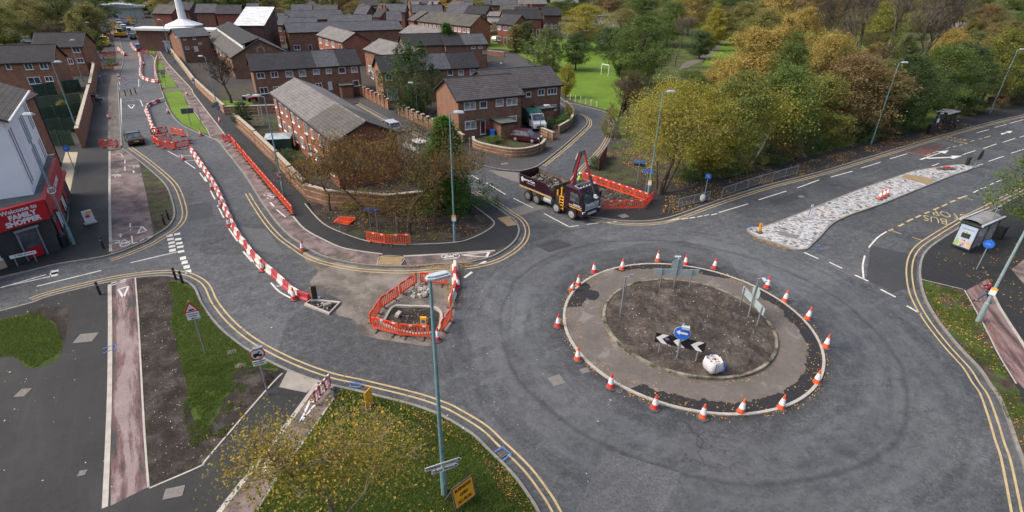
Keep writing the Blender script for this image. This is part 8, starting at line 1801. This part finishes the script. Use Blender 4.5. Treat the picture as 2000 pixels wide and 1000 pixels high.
# shrubs under the roadside wood and in gardens
hx = [(1345, 352), (1400, 340), (1440, 332), (1495, 318), (1530, 310), (1568, 302), (1605, 292), (1640, 284), (1672, 276), (1712, 268), (1745, 260), (1778, 252), (1885, 224), (1905, 220), (1950, 210), (1990, 204)]
for i, (x, y) in enumerate(hx): tree('shrub', ['dark', 'green', 'olive', 'dark', 'rust'][i % 5], (x, y), 0, 46, f'{ORD[i]} shrub under the roadside wood, counted from the left', 'shrubs under the roadside wood', seed=i, h=1.7+(i*37 % 10)*.16, w=3.2+(i*13 % 7)*.3)
for i, (x, y, h, w, l, lab) in enumerate([(1100, 248, 1.7, 2.4, 'ever', 'green shrub in the planted garden right of the van'), (1112, 236, 2.0, 2.2, 'mixy', 'yellow green shrub in the planted garden right of the van'), (1072, 252, 1.6, 1.8, 'dark', 'dark shrub beside the white van'), (560, 322, 1.6, 3.2, 'dark', 'dark shrub beside the green shelter'), (590, 340, 1.4, 2.8, 'corner', 'orange leaved shrub by the long garden wall'), (375, 108, 1.6, 4, 'ever', 'bright green shrub in the far front gardens'), (392, 100, 2.2, 3, 'rust', 'brown orange shrub by the big hall'), (352, 112, 1.2, 4, 'green', 'low green shrub by the far garden wall'), (125, 215, 1.4, 1.6, 'mixy', 'shrub with pink flowers by the left garden wall'), (170, 104, 3.0, 2.6, 'dark', 'dark hedge shrub at the end of the left wall'),
    (965, 279, .9, 2.6, 'green', 'low shrub inside the curved garden wall'), (218, 128, .9, 3.2, 'dark', 'dark planting in the far kerbed bed'), (770, 402, 1.0, 4.5, 'olive', 'low leafy ground shrub in the corner bed'), (700, 398, 1.0, 3.5, 'mixy', 'low leafy shrub at the left of the corner bed'), (1160, 330, 1.4, 1.6, 'dark', 'small shrub at the red timber fence'), (1190, 268, 4.2, 2.4, 'olive', 'slim green bush at the bend beside the branch road')]):
    tree('shrub', l, (x, y), 0, 0, lab, seed=i, h=h, w=w)
# far belt along the top of the view
rg = random.Random(77); kinds = ['round', 'round2', 'oval', 'round']; lv_ = ['olive', 'rust', 'green', 'gold', 'mixy', 'green', 'olive', 'rust']
bel = []
for x in range(205, 1180, 26): bel.append((x+rg.uniform(-8, 8), rg.uniform(10, 18)))
for x in range(215, 560, 32): bel.append((x+rg.uniform(-8, 8), rg.uniform(20, 30)))
for x in range(1200, 2000, 42): bel.append((x+rg.uniform(-8, 8), rg.uniform(12, 30)))
for i, (x, y) in enumerate(bel):
    if 500 < x < 1180 and rg.random() < .15: continue
    if 212 < x < 262 and y > 12: x += 70
    tree(kinds[i % 4], lv_[(i*5+i//3) % 8], (x, y), 0, 0, f'{ORD[i]} tree of the far belt along the top', 'trees of the far belt', seed=i, h=rg.uniform(9, 13), w=rg.uniform(10, 15))
for i in range(30):
    x = rg.uniform(300, 1140); y = rg.uniform(14, 46)
    if 395 < x < 550 and y > 24: y = 20
    tree(['round', 'oval', 'round2'][i % 3], ['olive', 'wil', 'rust', 'green', 'gold', 'mixy'][i % 6], (x, y), 0, 0, f'{ORD[i]} tree standing between the far house rows', 'trees between the far house rows', seed=i, h=rg.uniform(7, 11), w=rg.uniform(6, 11))
for i in range(46):
    x = rg.uniform(1340, 2040); y = rg.uniform(52, 235-(x-1340)*.09); k = i % 5
    tree(['shrub', 'round', 'twig', 'round2', 'oval'][k], ['olive', 'mixy', 'rust', 'wil', 'gold', 'green', 'olive'][i % 7], (x, y), 0, 0, f'{ORD[i]} filling tree or bush inside the roadside wood', 'trees inside the roadside wood', seed=i, h=[3.2, 8, 7.5, 7, 8.5][k]*rg.uniform(.8, 1.15), w=[6, 8, 8, 7, 6][k]*rg.uniform(.85, 1.2))
# one mass of far wood beyond them
m_v = []; rgn = np.random.default_rng(5); n = 60000
P = np.stack([rgn.uniform(-520, 620, n), rgn.uniform(390, 640, n), rgn.random(n)], 1)
hh = np.array([7+6*noise.noise(Vector((p[0]*.045, p[1]*.045, 0)))+3*noise.noise(Vector((p[0]*.17, p[1]*.17, 2))) for p in P]); P[:, 2] = np.maximum(.5, hh*(.45+.55*P[:, 2]))
N = rgn.normal(size=P.shape)+np.array([0, -.4, .7]); N /= np.linalg.norm(N, axis=1)[:, None]
me = mesh_quads('distant_wood', leaves_np(P, N, rgn.uniform(1.2, 3.2, n), rgn, .8)); me.materials.append(LM['olive']); o = bpy.data.objects.new('distant_wood', me); C.objects.link(o); tag(o, 'distant mass of autumn woodland beyond the last houses', 'wood', kind='stuff')

# ------------------------------------------------------------------ fallen leaves, litter and grass blades
def scatter(name, label, cat, polys, n, size, mat, z, seed, dens=None, up=.9):
    rg = np.random.default_rng(seed); out = []
    for pl, k in polys:
        P = px(pl, z) if not isinstance(pl[0], Vector) else pl; xs = [p.x for p in P]; ys = [p.y for p in P]; cnt = 0; tries = 0
        while cnt < k and tries < k*30:
            tries += 1; x = rg.uniform(min(xs), max(xs)); y = rg.uniform(min(ys), max(ys)); ins = False; j = len(P)-1
            for i in range(len(P)):
                if (P[i].y > y) != (P[j].y > y) and x < (P[j].x-P[i].x)*(y-P[i].y)/(P[j].y-P[i].y+1e-12)+P[i].x: ins = not ins
                j = i
            if not ins: continue
            if dens and noise.noise(Vector((x*dens, y*dens, seed)))+rg.random()*.5 < .12: continue
            out.append((x, y, z)); cnt += 1
    P = np.array(out); N = rg.normal(size=P.shape)*.25+np.array([0, 0, up]); N /= np.linalg.norm(N, axis=1)[:, None]; P[:, 2] += .015+rg.random(len(P))*.01
    me = mesh_quads(name, leaves_np(P, N, size*rg.uniform(.6, 1.5, len(P)), rg, .7)); me.materials.append(mat); o = bpy.data.objects.new(name, me); C.objects.link(o); return tag(o, label, cat, kind='stuff')
FL = leaf_mat('fallen_leaves_mix', [(.12, .06, .02), (.25, .12, .03), (.38, .22, .05), (.45, .28, .08), (.2, .1, .03)], 0); LIT = leaf_mat('litter_mix', [(.5, .5, .5), (.6, .6, .55), (.3, .25, .2), (.55, .5, .4)], 0)
ringo = [RC+Vector((8.25*math.cos(2*math.pi*i/40), 8.25*math.sin(2*math.pi*i/40), 0)) for i in range(40)]
def annulus_scatter(name, label, r0, r1, n, z, seed, a0=0, a1=360, size=.09):
    rg = np.random.default_rng(seed); a = np.radians(rg.uniform(a0, a1, n)); r = rg.normal((r0+r1)/2, (r1-r0)/2, n); w = np.array([noise.noise(Vector((math.cos(q)*4, math.sin(q)*4, seed))) for q in a]) > -.25; a = a[w]; r = r[w]
    P = np.stack([RC.x+r*np.cos(a), RC.y+r*np.sin(a), np.full(len(a), z+.015)], 1); N = rg.normal(size=P.shape)*.3+np.array([0, 0, 1.]); N /= np.linalg.norm(N, axis=1)[:, None]
    me = mesh_quads(name, leaves_np(P, N, size*rg.uniform(.6, 1.5, len(P)), rg, .7)); me.materials.append(FL); o = bpy.data.objects.new(name, me); C.objects.link(o); tag(o, label, 'leaves', kind='stuff')
annulus_scatter('fallen_leaves', 'fallen leaves caught along the outside of the roundabout kerb', 7.9, 8.15, 900, .0, 3, size=.08); annulus_scatter('fallen_leaves', 'fallen leaves lying on the black tarmac band of the roundabout', 7.0, 7.7, 700, .075, 4, size=.08); annulus_scatter('fallen_leaves', 'fallen leaves outside the old inner kerb of the roundabout', 5.35, 5.65, 500, .075, 6, size=.07)
scatter('fallen_leaves', 'drifts of fallen leaves along the right hand pavement under the trees', 'leaves', [([(1287, 427), (1375, 401), (1500, 361), (1650, 320), (1800, 276), (1900, 248), (1890, 240), (1780, 262), (1600, 310), (1480, 340), (1380, 360), (1300, 385)], 2600), ([(1180, 300), (1260, 345), (1330, 372), (1420, 345), (1520, 315), (1500, 300), (1350, 330), (1230, 290)], 2200)], 0, .13, FL, Z, 5, .35)
scatter('fallen_leaves', 'fallen leaves in the near grass by the yellow road lines', 'leaves', [([(760, 785), (798, 792), (873, 822), (922, 853), (977, 906), (1031, 972), (1060, 1010), (1010, 1010), (960, 930), (900, 865), (830, 825)], 520), ([(440, 1060), (560, 917), (650, 790), (800, 850), (900, 950), (900, 1060)], 120)], 0, .07, FL, Z+.03, 6, .6)
scatter('fallen_leaves', 'leaves on the grass and paths at the right edge', 'leaves', [([(1801, 551), (1882, 568), (1925, 645), (1990, 765), (2020, 880), (1985, 868), (1912, 718), (1830, 625)], 700), ([(1800, 500), (1930, 480), (2030, 470), (2060, 620), (2030, 700), (1950, 580)], 350)], 0, .09, FL, Z+.02, 7, .5)
scatter('fallen_leaves', 'orange leaves under the corner trees and by the works barriers', 'leaves', [([(620, 420), (716, 465), (800, 474), (925, 460), (950, 430), (850, 392), (640, 398)], 900), ([(640, 500), (800, 525), (905, 525), (930, 512), (850, 519), (700, 514)], 300)], 0, .10, FL, Z+.01, 8, .5)
scatter('fallen_leaves', 'leaves around the tip and edge of the mosaic island', 'leaves', [([(1455, 445), (1465, 462), (1525, 482), (1575, 490), (1530, 488), (1470, 468)], 260), ([(870, 520), (905, 520), (900, 600), (870, 600)], 350)], 0, .09, FL, .01, 9)
scatter('litter', 'small pale scraps of litter scattered on roads, beds and grass', 'litter', [([(0, 560), (290, 560), (290, 1000), (0, 1000)], 60), ([(600, 560), (1100, 560), (1300, 900), (1000, 1000)], 60), ([(1200, 560), (1500, 600), (1490, 720), (1250, 720)], 0)], 0, .07, LIT, Z+.02, 10)
scatter('litter', 'pale scraps lying in the soil of the left bed', 'litter', [([(270, 560), (330, 560), (360, 800), (390, 900), (300, 940)], 160)], 0, .05, LIT, Z+.03, 11)
scatter('litter', 'stones and scraps lying on the roundabout soil', 'litter', [([RC+Vector((4.6*math.cos(i*.4), 4.6*math.sin(i*.4), 0)) for i in range(16)], 200)], 0, .07, LIT, .50, 12)
GB = leaf_mat('grass_blades', [(.08, .12, .028), (.105, .155, .032), (.13, .185, .038), (.17, .18, .055)], .5)
def blades(label, polys, n, hgt, seed, dens=.5, thr=.0):
    rg = np.random.default_rng(seed); V = []
    for pl, k in polys:
        P = px(pl, Z); xs = [p.x for p in P]; ys = [p.y for p in P]; X = rg.uniform(min(xs), max(xs), k*3); Y = rg.uniform(min(ys), max(ys), k*3); ins = np.zeros(len(X), bool); j = len(P)-1
        for i in range(len(P)):
            c_ = ((P[i].y > Y) != (P[j].y > Y)) & (X < (P[j].x-P[i].x)*(Y-P[i].y)/(P[j].y-P[i].y+1e-12)+P[i].x); ins ^= c_; j = i
        X = X[ins][:k]; Y = Y[ins][:k]; kp = np.array([noise.fractal(Vector((x*dens, y*dens, 1)), 1, 2, 3) > thr for x, y in zip(X, Y)]); V.append(np.stack([X[kp], Y[kp]], 1))
    P = np.concatenate(V); n = len(P); a = rg.uniform(0, 6.283, n); h = hgt*rg.uniform(.5, 1.3, n); w = .016; dx = np.cos(a); dy = np.sin(a); lx = rg.normal(size=n)*h*.4; ly = rg.normal(size=n)*h*.4
    z0 = np.full(n, Z+.01); q = np.stack([np.stack([P[:, 0]-dx*w, P[:, 1]-dy*w, z0], 1), np.stack([P[:, 0]+dx*w, P[:, 1]+dy*w, z0], 1), np.stack([P[:, 0]+lx+dx*w*.3, P[:, 1]+ly+dy*w*.3, z0+h], 1), np.stack([P[:, 0]+lx-dx*w*.3, P[:, 1]+ly-dy*w*.3, z0+h], 1)], 1).reshape(-1, 3)
    me = mesh_quads('grass_blades', q); me.materials.append(GB); o = bpy.data.objects.new('grass_blades', me); C.objects.link(o); tag(o, label, 'grass', kind='stuff')
blades('grass blades on the near verge under the birch', [([(655, 782), (668, 764), (700, 768), (798, 792), (873, 822), (922, 853), (977, 906), (1031, 972), (1085, 1075), (420, 1100), (530, 957), (608, 847)], 60000)], 0, .09, 1, .45, -1)
blades('grass blades on the corner grass by the hump sign', [([(327, 552), (345, 552), (377, 568), (420, 638), (495, 697), (545, 720), (470, 722), (452, 738), (440, 780), (400, 836), (366, 770), (350, 695), (333, 640), (340, 587)], 26000)], 0, .08, 2, .6, -1)
blades('thin grass growing in the soil of the left bed', [([(365, 690), (455, 700), (500, 725), (455, 830), (400, 900), (375, 880), (350, 780)], 14000)], 0, .07, 7, .9, .02)
blades('grass blades on the left lawn', [([(-60, 640), (0, 627), (40, 618), (75, 612), (112, 640), (122, 665), (116, 690), (65, 720), (25, 697), (-60, 700)], 14000)], 0, .08, 3, .6, -1)
blades('sparse grass blades on the right verge', [([(1804, 553), (1882, 570), (1925, 645), (1948, 700), (1990, 765), (2030, 900), (1988, 868), (1936, 748), (1874, 673), (1812, 583)], 16000)], 0, .08, 4, .5, .02)
